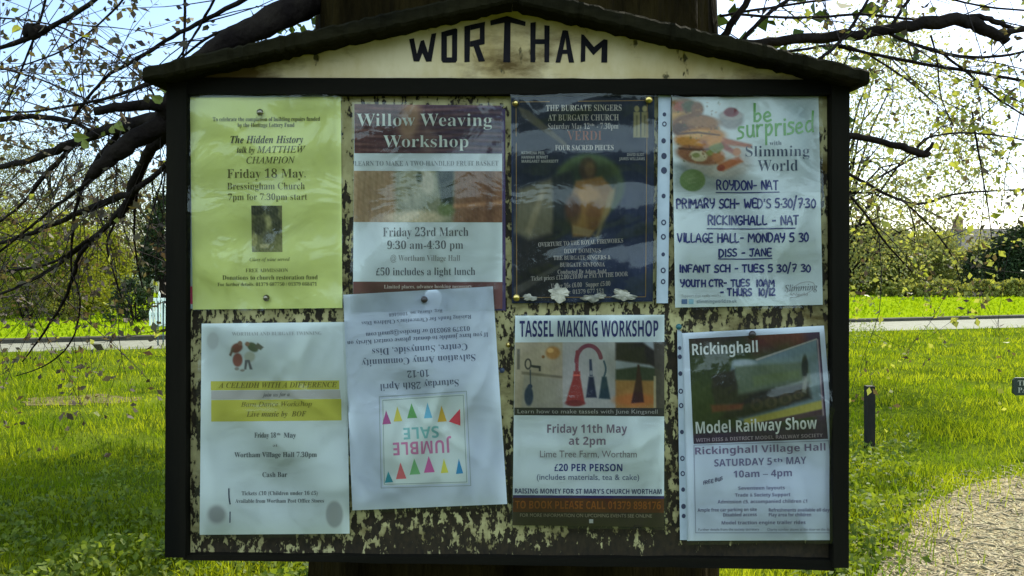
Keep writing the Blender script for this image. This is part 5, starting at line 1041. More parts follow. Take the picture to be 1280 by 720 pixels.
class Notice:
    """one sheet of paper on the board. Everything is given in photo pixels and put on the sheet's own (slightly bowed) plane."""
    def __init__(s, name, quad, base, label, seed, amp=.0012):
        s.q = quad; s.base = base; s.seed = seed; s.amp = amp
        c = W((quad[0][0] + quad[2][0]) / 2, quad[3][1], base)
        s.root = tag(empty(name, c), label, 'notice', 'notices pinned to the board')
        s.ink = {}
    def P(s, px, py, layer):
        y = s.base - layer * 0.00035
        u, t = px / 190., py / 270.
        y -= s.amp * (math.sin(3.1 * u + s.seed) * math.cos(2.7 * t + 1.7 * s.seed) + .5 * math.sin(6 * t + 2 * s.seed + u) - 1.0)* -1 * -1
        return W(px, py, y)
    def grid(s, quad, layer, nx, ny):
        V = []; XY = []
        for j in range(ny + 1):
            for i in range(nx + 1):
                u, t = i / nx, j / ny
                x = (quad[0][0] * (1 - u) + quad[1][0] * u) * (1 - t) + (quad[3][0] * (1 - u) + quad[2][0] * u) * t
                y = (quad[0][1] * (1 - u) + quad[1][1] * u) * (1 - t) + (quad[3][1] * (1 - u) + quad[2][1] * u) * t
                V.append(s.P(x, y, layer)); XY.append((x, y))
        Fc = [(j * (nx + 1) + i, (j + 1) * (nx + 1) + i, (j + 1) * (nx + 1) + i + 1, j * (nx + 1) + i + 1) for j in range(ny) for i in range(nx)]
        return np.array(V), np.array(Fc), np.array(XY)
    def sheet(s, m, name='paper', quad=None, layer=0, label=None):
        v, f, _ = s.grid(quad or s.q, layer, 20, 26)
        o = obj(name, v, f, m, s.root, smooth=True)
        if label: o['label'] = label
        return o
    def band(s, quad, col, layer=1, name='colour_band'):
        v, f, _ = s.grid(quad, layer, 16, 4)
        return obj(name, v, f, ink(*col), s.root, smooth=True)
    def photo(s, quad, paint, nx, ny, layer=1, name='printed_picture'):
        v, f, xy = s.grid(quad, layer, nx, ny)
        pt = Paint(xy[:, 0], xy[:, 1])
        paint(pt)
        g_ = pt.C.mean(1, keepdims=True)
        c = np.clip((pt.C * .82 + g_ * .18) * .92, 0, 255) / 255.
        l = np.where(c <= .04045, c / 12.92, ((c + .055) / 1.055) ** 2.4)
        l = np.minimum(l / np.array(WP) * .76, .85)
        l = l * pt.A + np.array((.765, .785, .79)) * (1 - pt.A)
        return obj(name, v, f, M_PRINT, s.root, smooth=True, cols=l)
    def text(s, txt, A, B, cap, st='serif', col=(45, 45, 50), layer=3, shear=0.0):
        g_, fs = glyphs(txt, st)
        x0, x1 = g_[:, 0].min(), g_[:, 0].max()
        dx, dy = B[0] - A[0], B[1] - A[1]
        L = math.hypot(dx, dy)
        ux, uy = dx / L, dy / L
        nx, ny = uy, -ux                      # up direction of the letters in photo pixels
        sx, sy = L / (x1 - x0), cap / CAPH[st]
        mb = s.ink.setdefault(col, MB())
        vs_ = []
        for x, y in g_:
            a = (x - x0) * sx + shear * y * sy; b = y * sy
            vs_.append(s.P(A[0] + ux * a + nx * b, A[1] + uy * a + ny * b, layer))
        mb.add(vs_, fs)
    def stroke(s, pts, w, col, layer=3.0, smooth=True):
        mb = s.ink.setdefault(col, MB())
        p = smooth_path(pts) if smooth else [np.array(q, float) for q in pts]
        Lf, Rt = [], []
        for i in range(len(p)):
            t = np.array(p[min(i + 1, len(p) - 1)]) - np.array(p[max(i - 1, 0)])
            t = t / (np.linalg.norm(t) + 1e-9)
            n = np.array((-t[1], t[0])) * w / 2
            q = np.array(p[i])
            if i == 0: q = q - t * w * .35
            if i == len(p) - 1: q = q + t * w * .35
            Lf.append(q + n); Rt.append(q - n)
        k = len(p)
        V = [s.P(*q, layer) for q in Lf] + [s.P(*q, layer) for q in Rt]
        mb.add(V, [(i, i + 1, k + i + 1, k + i) for i in range(k - 1)])
    def hand(s, txt, x0, x1, y0, y1, w, col, y0b=None, y1b=None, layer=3.0):
        """pen writing from x0 to x1, tops at y0, feet at y1 (y0b, y1b at the far end)"""
        lay, tot = stroke_layout(txt)
        y0b = y0 if y0b is None else y0b; y1b = y1 if y1b is None else y1b
        n = 0
        for gl in lay:
            jx, jy = R(-.5, .5), R(-.5, .5)
            for q in gl:
                pts = []
                for (a, b) in q:
                    t = a / tot
                    top, bot = y0 + (y0b - y0) * t, y1 + (y1b - y1) * t
                    pts.append((x0 + (x1 - x0) * t + jx, top + (bot - top) * b + jy))
                s.stroke(pts, w * R(.9, 1.12), col, layer + .12 * (n % 5))
                n += 1
    def poly(s, pts, col, layer=2.0):
        s.ink.setdefault(col, MB()).add([s.P(*p, layer) for p in pts], [tuple(range(len(pts)))])
    def sleeve(s, quad, seed, strip=None, creases=9):
        r = np.random.default_rng(seed)
        nx, ny = 44, 60
        v, f, xy = s.grid(quad, 9, nx, ny)
        add = np.zeros(len(v))
        cx, cy = xy[:, 0].mean(), xy[:, 1].mean()
        for _ in range(creases):
            a = r.uniform(0, np.pi)
            px_, py_ = cx + r.uniform(-80, 80), cy + r.uniform(-120, 120)
            d = (xy[:, 0] - px_) * np.cos(a) + (xy[:, 1] - py_) * np.sin(a)
            al = -(xy[:, 0] - px_) * np.sin(a) + (xy[:, 1] - py_) * np.cos(a)
            wd = r.uniform(5, 16)
            add += r.uniform(.0006, .0024) * np.exp(-(d / wd) ** 2) * np.exp(-(al / r.uniform(30, 90)) ** 2)
        bow = np.zeros(len(v))
        for _ in range(5):
            a = r.uniform(0, np.pi); wl = r.uniform(55, 150)
            bow += r.uniform(.5, 1.2) * wl / 100 * np.sin(((xy[:, 0] - cx) * np.cos(a) + (xy[:, 1] - cy) * np.sin(a)) / wl * 2 * np.pi + r.uniform(0, 6))
        add += .0013 * (bow - bow.min())
        # the welded edge lies flat, the middle stands off a little
        v[:, 1] -= add
        o = obj('plastic_sleeve', v, f, M_SLEEVE, s.root, smooth=True)
        if strip:
            q, holes = strip
            v, f, _ = s.grid(q, 5, 4, 26)
            st = obj('punched_strip', v, f, mat('milky_plastic', pc(134, 156, 176), .45, pc(112, 134, 154), 12), s.root, smooth=True)
            for (hx, hy, hr, ring) in holes:
                hr = hr * 1.45
                n = 14
                hb = MB()
                V = [s.P(hx + math.cos(2 * math.pi * k / n) * hr, hy + math.sin(2 * math.pi * k / n) * hr * 1.15, 6) for k in range(n)]
                if ring:
                    V += [s.P(hx + math.cos(2 * math.pi * k / n) * hr * .5, hy + math.sin(2 * math.pi * k / n) * hr * .6, 6) for k in range(n)]
                    hb.add(V, [(k, (k + 1) % n, n + (k + 1) % n, n + k) for k in range(n)])
                else:
                    hb.add(V, [tuple(range(n))])
                hb.build('punch_hole', ink(44, 52, 74), st)
        return o
    def done(s):
        for c, mb in s.ink.items():
            mb.build('lettering', ink(*c), s.root)

class Paint:
    """a soft little painting program: every vertex of a printed picture gets a colour"""
    def __init__(s, X, Y):
        s.X, s.Y = X, Y
        s.C = np.zeros((len(X), 3))
        s.A = np.ones((len(X), 1))          # how much print covers the paper
        s.r = np.random.default_rng(3)
    def fill(s, c): s.C[:] = c; s.A[:] = 1
    def paper(s): s.C[:] = (165, 186, 196); s.A[:] = 0
    def put(s, a, c):
        a = np.clip(a, 0, 1)[:, None]
        a = a * a * (3 - 2 * a)
        s.C = s.C * (1 - a) + np.array(c, float) * a
        s.A = s.A + (1 - s.A) * a
    def ell(s, cx, cy, rx, ry, c, soft=.25, ang=0, al=1.0):
        soft = soft * .7
        a = math.radians(ang)
        dx, dy = s.X - cx, s.Y - cy
        u = (dx * math.cos(a) + dy * math.sin(a)) / rx
        w = (-dx * math.sin(a) + dy * math.cos(a)) / ry
        d = np.sqrt(u * u + w * w)
        s.put((1 - (d - 1 + soft) / (2 * soft)).clip(0, 1) * al, c)
    def poly(s, pts, c, soft=1.5, al=1.0):
        n = len(pts)
        ins = np.zeros(len(s.X), bool)
        dist = np.full(len(s.X), 1e9)
        for i in range(n):
            (x0, y0), (x1, y1) = pts[i], pts[i - 1]
            with np.errstate(divide='ignore', invalid='ignore'):
                cond = ((y0 > s.Y) != (y1 > s.Y)) & (s.X < (x1 - x0) * (s.Y - y0) / ((y1 - y0) if y1 != y0 else 1e-9) + x0)
            ins ^= cond
            ex, ey = x1 - x0, y1 - y0
            t = np.clip(((s.X - x0) * ex + (s.Y - y0) * ey) / (ex * ex + ey * ey + 1e-9), 0, 1)
            dist = np.minimum(dist, np.hypot(s.X - x0 - t * ex, s.Y - y0 - t * ey))
        sd_ = np.where(ins, dist, -dist)
        s.put((sd_ / (2 * soft) + .5).clip(0, 1) * al, c)
    def grad(s, c0, c1, p0, p1):
        dx, dy = p1[0] - p0[0], p1[1] - p0[1]
        t = np.clip(((s.X - p0[0]) * dx + (s.Y - p0[1]) * dy) / (dx * dx + dy * dy), 0, 1)[:, None]
        s.C = np.array(c0, float) * (1 - t) + np.array(c1, float) * t
    def waves(s, c, fx, fy, al, where=None, ph=0):
        w = .5 + .5 * np.sin(s.X * fx + s.Y * fy + ph + 1.5 * np.sin(s.X * .05 + s.Y * .02 + ph))
        a = al * w
        if where is not None: a = a * where
        s.put(a, c)
    def noise(s, amp, sc=.12):
        n = np.zeros(len(s.X))
        for k in range(7):
            fx, fy = s.r.normal(0, sc * (1.5 ** (k / 2)), 2)
            n += np.sin(s.X * fx * 2 + s.Y * fy * 2 + s.r.uniform(0, 6)) / 7
        s.C = s.C + (n * amp)[:, None]

M_PAPER = mat('white_paper', (.74, .76, .77), .6, (.78, .80, .80), 5, 3, spec=.2)
M_BLUEPAPER = mat('bluish_paper', pc(158, 180, 204), .6, pc(164, 186, 208), 5, 3, spec=.2)
M_YELLOW = mat('yellow_paper', pc(192, 204, 128), .6, pc(197, 209, 138), 6, 3, spec=.2)
M_NAVY = mat('navy_paper', pc(20, 32, 66), .5, pc(16, 26, 52), 6, 3, spec=.2)
DK, NV, GY = (46, 48, 44), (36, 44, 84), (96, 104, 116)

# ---- a sheet half hidden behind the yellow notice and one behind the willow notice
M_OLDBLUE = mat('old_blue_sheet', pc(120, 160, 178), .6, pc(150, 165, 178), 20)
M_PINK = mat('pink_print', pc(150, 50, 85), .6)
n0 = Notice('old_notice', [(233, 119), (424, 119.5), (426, 384), (236, 386)], -0.0025, 'old pale blue sheet, only its edges showing behind the yellow notice', 4, .0004)
n0.sheet(M_OLDBLUE)
n0.poly([(234, 358), (240.5, 358), (241, 380), (234.5, 380)], (150, 52, 88), 2)
n0.done()
n00 = Notice('old_notice', [(446, 134), (631.5, 136), (632, 388), (446, 392)], -0.0025, 'old dark purple sheet, its right edge showing behind the willow weaving notice', 5, .0004)
n00.sheet(mat('old_purple_sheet', pc(60, 52, 92), .6, pc(48, 42, 74), 20))
n00.done()

# ---- 1 yellow church notice
n = Notice('notice', [(237.5, 122), (426, 121), (428, 385), (241, 387)], -0.0055, 'yellow notice of a church history talk, upper left corner', 1.0)
n.sheet(M_YELLOW)
Y1 = (62, 66, 40); Y2 = (82, 88, 52)
n.text('To celebrate the completion of building repairs funded', (266, 151.5), (400, 151), 5, 'serifb', Y1)
n.text('by the Heritage Lottery Fund', (297, 158.8), (368, 158.5), 5, 'serifb', Y1)
n.text('The Hidden History', (288, 179), (379, 178.6), 9, 'serifbi', (48, 52, 34))
n.text('talk by', (296, 191), (318, 191), 7.5, 'serifbi', Y1)
n.text('MATTHEW', (321, 191), (382, 190.6), 8.2, 'serifi', Y1)
n.text('CHAMPION', (308, 204.3), (369, 204), 8.2, 'serifi', Y1)
n.text('Friday 18 May.', (284, 222.5), (382, 221.8), 11, 'serif', Y2)
n.text('Bressingham Church', (284, 237), (381, 236.5), 8.5, 'serif', Y2)
n.text('7pm for 7.30pm start', (285, 250.3), (384, 249.7), 8, 'serif', Y2)
def p1(p):
    p.grad((88, 96, 62), (120, 132, 84), (314, 257), (352, 315))
    p.ell(322, 262, 9, 8, (52, 58, 38)); p.ell(340, 264, 8, 10, (58, 66, 46)); p.ell(335, 277, 4, 8, (150, 160, 110), .6)
    p.ell(324, 282, 8, 12, (66, 72, 50), .5); p.ell(346, 282, 6, 12, (60, 68, 48), .5); p.ell(336, 296, 8, 8, (84, 92, 66), .6)
    p.poly([(325, 305), (336, 305), (336, 310), (325, 310)], (165, 172, 125), 1.2); p.ell(318, 300, 4, 9, (150, 160, 104), .5)
    p.noise(26, .25)
n.photo([(314, 257), (352.5, 257), (353, 315), (315, 315)], p1, 60, 88)
n.text('Glass of wine served', (312, 326.5), (362, 326), 4.2, 'serifi', Y1)
n.text('FREE ADMISSION', (307, 340.3), (360, 340), 4.6, 'serif', Y2)
n.text('Donations to church restoration fund', (278, 349.8), (397, 349.2), 5.6, 'serif', Y1)
n.text('For further details: 01379 687750 / 01379 668471', (272, 357.6), (396, 357), 4.2, 'serif', Y1)
n.sleeve([(235, 120.5), (428, 119.5), (430, 387), (238, 389)], 11)
n.done()

# ---- 2 willow weaving
n = Notice('notice', [(443, 130), (627.5, 132), (628, 386), (441, 388)], -0.0055, 'white notice for a willow weaving workshop with brown and purple title band', 2.2)
n.sheet(M_PAPER)
def p2(p):
    p.grad((78, 42, 40), (56, 48, 92), (443, 160), (628, 170))
    p.waves((124, 92, 84), .02, .72, .5); p.waves((48, 24, 32), -.03, 1.1, .5, ph=2)
    p.noise(14, .1)
    p.ell(512, 150, 14, 30, (150, 128, 100), .6, 10, .75); p.ell(534, 176, 12, 20, (130, 112, 100), .6, 0, .5)
n.photo([(443, 130), (627.5, 132), (627.5, 192), (443, 191.5)], p2, 120, 48)
def p2b(p):
    p.grad((150, 136, 104), (112, 78, 52), (470, 240), (600, 245))
    p.waves((112, 92, 66), .9, .05, .3); p.waves((140, 108, 74), .55, -.03, .25, ph=1)
    p.poly([(493, 205), (568, 205), (566, 285), (495, 285)], (112, 126, 100), 5)
    p.poly([(545, 205), (567, 205), (566, 262), (552, 255)], (34, 50, 40), 3)
    p.ell(515, 232, 16, 26, (140, 152, 128), .5, 8); p.ell(533, 224, 10, 20, (160, 168, 146), .5, -12); p.ell(524, 222, 4, 7, (70, 86, 62), .6)
    p.ell(522, 272, 34, 9, (176, 176, 146), .6); p.ell(558, 262, 10, 8, (92, 118, 66), .6)
    p.poly([(508, 232), (514, 232), (520, 262), (514, 262)], (84, 96, 68), 3, .5)
    p.waves((120, 132, 100), .5, .9, .25, (np.abs(p.X - 530) < 36) * (p.Y > 250))
    p.poly([(566, 255), (630, 250), (630, 256), (566, 261)], (178, 136, 92), 2, .6)
    p.poly([(606, 205), (616, 205), (616, 285), (607, 285)], (96, 66, 44), 2, .7)
    p.noise(16, .2)
n.photo([(442.5, 213.5), (627.5, 214), (627.7, 278), (442, 277.5)], p2b, 190, 80)
n.band([(441.5, 352), (628, 352.5), (628, 386), (441, 388)], (84, 58, 60))
n.text('Willow Weaving', (446, 157.5), (615, 157.5), 15.5, 'serif', (196, 202, 196), 4)
n.text('Workshop', (479, 184), (585.5, 184), 15, 'serif', (196, 202, 196), 4)
n.text('LEARN TO MAKE A TWO-HANDLED FRUIT BASKET', (443, 207.2), (623, 207), 6, 'serif', (108, 122, 132))
n.text('Friday 23rd March', (478.5, 295.5), (585.5, 295), 11, 'serif', (76, 84, 92))
n.text('9:30 am-4:30 pm', (484, 311.3), (579, 311), 10, 'serif', (76, 84, 92))
n.text('@ Wortham Village Hall', (488, 326), (575, 326), 7.2, 'serif', (112, 122, 128))
n.text('£50 includes a light lunch', (470, 344.2), (594, 343.6), 9.4, 'serif', (70, 78, 88))
n.text('Limited places, advance booking necessary', (480, 360.6), (590, 360), 4.4, 'serifb', (170, 170, 170))
n.sleeve([(441, 128.5), (630, 129.5), (630, 388), (439, 390)], 12)
n.done()

# ---- 3 choir concert
n = Notice('notice', [(639, 121), (818, 120), (816, 377), (640, 379)], -0.0055, 'dark navy notice for a choir concert with a green arc and robed figures', 3.4)
n.sheet(M_NAVY)
def p3(p):
    p.grad((18, 26, 52), (24, 40, 84), (660, 160), (815, 340))
    p.poly([(640, 300), (700, 250), (700, 379), (640, 379)], (26, 24, 26), 14, .9)
    p.ell(736, 232, 44, 40, (72, 100, 62), .16); p.ell(737, 236, 38, 35, (40, 58, 44), .3)
    p.poly([(648, 236), (690, 222), (697, 232), (690, 292), (660, 300), (642, 290)], (102, 106, 86), 5)
    p.poly([(655, 290), (676, 236), (684, 236), (664, 296)], (136, 136, 108), 2.5, .7)
    p.poly([(690, 220), (716, 214), (722, 290), (694, 296)], (30, 38, 44), 4)
    p.ell(735, 212, 11, 15, (58, 44, 30), .4); p.ell(737, 212, 6, 9, (92, 72, 44), .6)
    p.poly([(720, 226), (752, 220), (768, 238), (760, 268), (738, 296), (716, 296), (712, 250)], (128, 98, 44), 3)
    p.ell(735, 242, 14, 10, (156, 122, 56), .6); p.ell(716, 262, 10, 18, (80, 54, 36), .6); p.ell(742, 270, 10, 16, (110, 76, 34), .6)
    p.poly([(728, 286), (744, 292), (762, 240), (770, 232), (768, 250), (748, 300)], (128, 124, 78), 3, .7)
    p.poly([(716, 282), (742, 288), (736, 296), (716, 292)], (140, 126, 84), 2)
    p.poly([(646, 132), (662, 138), (708, 178), (712, 188), (652, 146)], (92, 92, 74), 2, .75)
    p.poly([(640, 360), (706, 326), (708, 330), (644, 372)], (74, 78, 74), 2, .7)
    for cx in (796, 806):
        p.ell(cx, 136, 3.2, 4, (150, 150, 104), .4); p.poly([(cx - 4, 140), (cx + 4, 140), (cx + 4.6, 172), (cx - 4.6, 172)], (142, 144, 100), 1)
        p.poly([(cx - 1.2, 144), (cx + 1.2, 144), (cx + .6, 170), (cx - .6, 170)], (84, 90, 66), 1, .8)
    p.noise(9, .12)
n.photo([(641, 123), (816, 122), (814, 375), (642, 377)], p3, 180, 260)
WH = (160, 168, 170)
for a, b in (((645, 127.5), (809, 125.5)), ((809, 125.5), (807, 371)), ((645, 127.5), (646, 372)), ((646, 372), (807, 371))):
    n.stroke([a, b], .9, (120, 104, 66), 2, False)
n.text('THE BURGATE SINGERS', (682.5, 138.8), (777, 138.3), 7.5, 'serifb', WH)
n.text('AT BURGATE CHURCH', (685, 150.8), (773.5, 150.4), 7.5, 'serifb', WH)
n.text('Saturday May 12', (685, 161.4), (737, 161.2), 7.2, 'serif', WH)
n.text('th', (738, 157.6), (743, 157.6), 3.4, 'serif', WH)
n.text('- 7.30pm', (746, 161.2), (773, 161), 7.2, 'serif', WH)
n.text('VERDI', (709, 175.2), (752, 175), 11.5, 'serif', (118, 76, 58))
n.text('FOUR SACRED PIECES', (694, 187.8), (767, 187.6), 6.4, 'serifb', WH)
for t, x0, x1, y in (('KATHRINA PEEL', 652, 681, 193), ('HANNAH BENNET', 652, 685, 198.3), ('MARGARET MARRIOTT', 652, 698, 203.4), ('DAVID ELIOT', 784, 805.5, 195), ('JAMES WILLIAMS', 774, 806, 200.2)):
    n.text(t, (x0, y), (x1, y), 3.7, 'sansb', (142, 152, 156))
n.text('OVERTURE TO THE ROYAL FIREWORKS', (673, 308.5), (779, 303.2), 5.4, 'serifb', (146, 152, 152))
n.text('DIXIT DOMINUS', (705, 316.4), (751, 315.4), 5.2, 'serifb', (132, 138, 140))
n.text('THE BURGATE SINGERS &', (692, 325), (763, 324), 5.2, 'serifb', (142, 148, 150))
n.text('BURGATE SINFONIA', (700, 333.6), (756, 333), 5.2, 'serifb', (142, 148, 150))
n.text('Conducted By Adam Judd', (697, 342.4), (758, 341.6), 5.2, 'serifb', (142, 148, 150))
n.text('Ticket prices £12.00/£10.00 or PAY AT THE DOOR', (664, 351), (785, 345), 5.6, 'serifb', (146, 152, 154))
n.text('Under 16s £6.00   Supper £5.00', (689, 360.4), (763, 357), 5.6, 'serifb', (146, 152, 154))
n.text('Phone: 01379 677 151', (697, 368), (755, 366), 5.2, 'serifb', (138, 146, 150))
n.sleeve([(638, 118.5), (822, 118), (820, 379), (639, 381)], 29, creases=8)
n.done()

# ---- 4 slimming club
n = Notice('notice', [(840, 121.5), (1023, 120.5), (1028.5, 381), (844, 384.5)], -0.0055, 'white slimming club notice with a burger picture and blue handwriting', 4.1)
n.sheet(M_PAPER)
def p4(p):
    p.paper()
    p.poly([(960, 110), (1030, 110), (1030, 260), (985, 200)], (134, 178, 196), 34, .75)
    p.poly([(838, 205), (900, 222), (960, 236), (930, 240), (838, 238)], (140, 170, 180), 9, .8)
    p.ell(880, 215, 52, 7, (98, 126, 134), .6, 12, .7)
    p.ell(893, 196, 48, 26, (176, 190, 190), .3, 14)
    p.ell(914, 150, 16, 12, (150, 164, 172), .35); p.ell(914, 144, 15, 6, (170, 180, 184), .3); p.ell(914, 140, 9, 6, (126, 28, 46), .35)
    p.ell(853, 138, 24, 16, (150, 112, 58), .3); p.ell(850, 133, 8, 6, (168, 78, 46), .5); p.ell(862, 133, 9, 7, (74, 92, 38), .5); p.ell(872, 136, 8, 9, (132, 90, 46), .5)
    p.ell(848, 146, 14, 6, (196, 156, 62), .5)
    p.ell(868, 158, 32, 16, (128, 86, 46), .25); p.ell(878, 152, 20, 7, (164, 124, 76), .5); p.ell(850, 162, 10, 8, (84, 52, 34), .5)
    p.ell(875, 172, 34, 12, (190, 132, 44), .3, -6); p.ell(870, 168, 16, 5, (214, 168, 76), .5, -10); p.ell(884, 181, 26, 6, (160, 90, 32), .5, -4)
    p.ell(862, 178, 18, 5, (206, 148, 52), .5, 14); p.ell(893, 176, 10, 8, (202, 142, 54), .5)
    p.ell(874, 194, 30, 11, (148, 96, 58), .3, 10); p.ell(893, 187, 12, 6, (122, 144, 56), .5, -30)
    p.ell(873, 195, 11, 7, (204, 212, 176), .3, 8); p.ell(870, 194, 5, 3, (138, 160, 88), .5); p.ell(898, 196, 8, 8, (176, 116, 62), .5)
    p.poly([(903, 172), (940, 180), (941, 186), (905, 180)], (176, 96, 50), 2); p.poly([(902, 177), (922, 190), (920, 194), (900, 184)], (150, 62, 40), 2.5)
    p.poly([(898, 205), (924, 195), (929, 202), (904, 214)], (184, 104, 52), 2.5); p.ell(901, 210, 5, 4, (150, 60, 36), .4); p.ell(921, 190, 5, 5, (196, 126, 66), .5)
    p.ell(865.6, 225.5, 16, 14, (108, 152, 84), .12); p.ell(862, 222, 8, 7, (122, 164, 98), .6); p.poly([(858, 223), (873, 221), (873, 223), (858, 225)], (150, 182, 132), 1, .5); p.poly([(860, 228), (871, 227), (871, 229), (860, 230)], (150, 182, 132), 1, .5)
    # crumb, seeds, leaf edges and shadow lines between the layers
    for k in range(60):
        p.ell(R(842, 900), R(128, 204), R(.8, 2.4), R(.6, 1.6), random.choice(((96, 60, 34), (176, 128, 66), (120, 84, 44), (84, 100, 44), (196, 160, 92))), .4, R(0, 180), .55)
    p.poly([(846, 166), (872, 164), (900, 168), (900, 170), (872, 167), (846, 169)], (70, 42, 24), 1, .7)
    p.poly([(848, 184), (874, 186), (902, 183), (902, 186), (874, 189), (848, 187)], (82, 50, 26), 1, .7)
    p.poly([(886, 184), (902, 178), (906, 184), (898, 192), (888, 190)], (104, 128, 48), 1.5, .8)
    p.C *= .86
    p.noise(16, .4)
n.photo([(840, 121.5), (1023, 120.5), (1025.7, 240), (842, 240)], p4, 230, 150)
GN = (86, 140, 82)
n.hand('be', 942, 964, 137, 151, 3.0, GN)
n.hand('surprised', 922, 1016, 157, 173, 2.8, GN, 149, 165)
NB = (52, 66, 88)
n.text('with', (962, 181.6), (977, 181.2), 5.5, 'serif', NB)
n.text('Slimming', (932, 195.8), (1012, 195), 13.2, 'serif', NB)
n.text('World', (947, 214), (997.5, 213.4), 14, 'serif', NB)
PEN = (36, 44, 104)
pen = [('ROYDON- NAT', 896, 972.5, 226, 237.2), ('PRIMARY SCH- WED\'S 5.30/7.30', 845.5, 1019, 249, 260), ('RICKINGHALL - NAT', 885, 998, 270, 281),
       ('VILLAGE HALL- MONDAY 5 30', 847, 1010, 292, 302.6), ('DISS - JANE', 899, 964, 311.5, 320.6), ('INFANT SCH - TUES 5 30/7 30', 850, 1013, 331.4, 340.2),
       ('YOUTH CTR- TUES  10AM', 851, 967.5, 350, 358.2), ('- THURS  10/12', 901, 969, 361.2, 369.8)]
for t, a, b, c, d in pen: n.hand(t, a, b, c, d, 2.0, PEN, c - .6, d - .6)
for a, b, y in ((895, 974, 240.6), (884, 994, 285.8), (898, 965, 323.6)): n.stroke([(a, y), ((a + b) / 2, y + .3), (b, y - .6)], 1.3, PEN)
n.text('Slimming', (981, 364.4), (1022, 362.4), 8, 'serifi', (88, 98, 108))
n.text('World', (988, 370), (1010, 369.2), 3.6, 'sans', (132, 142, 150))
n.stroke([(983, 366), (1000, 354), (1016, 353), (1016, 362), (1000, 370), (988, 372)], .8, (136, 148, 156))
n.text('Support that really works', (852, 371.4), (901, 370.8), 3.4, 'sans', (132, 146, 156))
n.text('slimmingworld.co.uk', (871, 379), (921, 378.2), 4.2, 'sansb', (112, 132, 150))
n.poly([(852, 374), (859, 374), (859, 380), (852, 380)], (70, 98, 140)); n.poly([(861, 374), (867, 374), (867, 380), (861, 380)], (112, 160, 184))
hl = [(830.5, 143, 1.6, 0), (830.5, 155, 2, 1), (829.5, 176, 2, 0), (830, 195, 2.4, 0), (830, 213, 2.6, 0), (829.5, 245, 1.8, 0), (829.6, 278, 2.2, 1), (829.2, 296, 2.2, 1), (829, 318, 1.6, 0), (829, 338, 2.2, 1), (829, 352, 2, 1)]
n.sleeve([(838, 119), (1026, 118), (1031, 384), (842, 388)], 14, ([(823, 117.5), (838.5, 117.5), (835, 379), (820.5, 379)], hl), creases=8)
n.done()

# ---- 5 ceilidh
n = Notice('notice', [(252, 404.5), (433, 402.5), (437, 667), (249.5, 668.5)], -0.0055, 'white dance evening notice with yellow highlighted lines, lower left corner', 5.3)
n.sheet(M_PAPER)
n.band([(263.5, 476.5), (424, 475.5), (424, 486.8), (263.5, 488)], (156, 166, 74))
n.band([(264, 500), (426.5, 498.5), (427, 525.5), (264, 527)], (156, 166, 74))
n.band([(264, 488.6), (425, 487.6), (426, 498), (264, 499.4)], (146, 156, 164))
def p5(p):
    p.paper()
    for (cx, cy, rx, ry, c, an) in ((266, 426, 8, 12, (128, 142, 158), 0),):
        p.ell(cx, cy, rx, ry, c, .3, an, .5)
    p.ell(296, 435, 8, 6, (112, 66, 56), .3, -30); p.ell(297, 450, 6.5, 9, (132, 78, 72), .3); p.poly([(286, 444), (290, 434), (293, 436), (289, 446)], (96, 80, 66), 1)
    p.ell(316, 434, 8, 5.5, (78, 98, 72), .3, 35); p.poly([(322, 428), (330, 434), (326, 438), (318, 434)], (84, 92, 80), 1); p.ell(312, 446, 7, 7, (156, 176, 168), .4)
    p.poly([(306, 450), (310, 450), (308, 462), (305, 462)], (88, 96, 108), .8); p.poly([(309, 450), (312, 450), (316, 462), (312, 462)], (88, 96, 108), .8)
    p.ell(300, 429, 3, 3, (120, 92, 76), .4); p.ell(309, 430, 3, 3, (130, 104, 86), .4)
    p.ell(296, 461, 3, 2, (132, 138, 140), .4); p.ell(303, 463, 3, 1.6, (132, 138, 140), .4)
n.photo([(256, 408), (332, 407.5), (332, 468), (256, 468.5)], p5, 80, 64)
n.text('WORTHAM AND BURGATE TWINNING', (290, 419.6), (402, 418.6), 4.4, 'serif', (128, 142, 152))
OL = (98, 100, 44)
n.text('A CELEIDH WITH A DIFFERENCE', (273, 485), (421, 484), 6.6, 'serifbi', OL)
n.text('join us for a', (328, 495.8), (362, 495.2), 4.6, 'serifbi', (92, 100, 106))
n.text('Barn Dance Workshop', (301, 508.4), (390, 507.6), 6, 'serifi', OL)
n.text('Live music by  BOF', (308, 521), (383, 520.4), 6.6, 'serifbi', OL)
n.text('Friday 18', (318, 547), (345, 547), 6.2, 'serifb', (76, 86, 96)); n.text('th', (346, 544), (350.5, 544), 3, 'serifb', (76, 86, 96)); n.text('May', (354.5, 547), (370, 547), 6.2, 'serifb', (76, 86, 96))
n.text('at', (341, 558.4), (347, 558.4), 3.6, 'serif', (100, 110, 118))
n.text('Wortham Village Hall 7.30pm', (293, 571.6), (396, 571.2), 6.2, 'serifb', (76, 86, 96))
n.text('Cash Bar', (328, 596.4), (359, 596.2), 6.2, 'serifb', (76, 86, 96))
n.text('Tickets £10 (Children under 16 £5)', (302, 619), (397, 618.6), 4.8, 'serifb', (86, 96, 106))
n.text('Available from Wortham Post Office Stores', (294, 628.6), (405, 628.2), 4.8, 'serifb', (86, 96, 106))
n.stroke([(286, 611), (286.3, 622), (287.6, 630)], 1.6, (52, 60, 86)); n.stroke([(287.6, 640), (287.4, 653)], 1.4, (52, 60, 86))
def blot(p):
    p.paper()
    p.ell(418, 643, 11, 17, (134, 154, 166), .25); p.ell(417, 643, 6, 10, (134, 152, 162), .5); p.ell(271, 643, 12, 12, (134, 152, 166), .5); pass
n.photo([(256, 626), (285, 626), (285, 662), (256, 662)], blot, 24, 30, name='damp_blot')
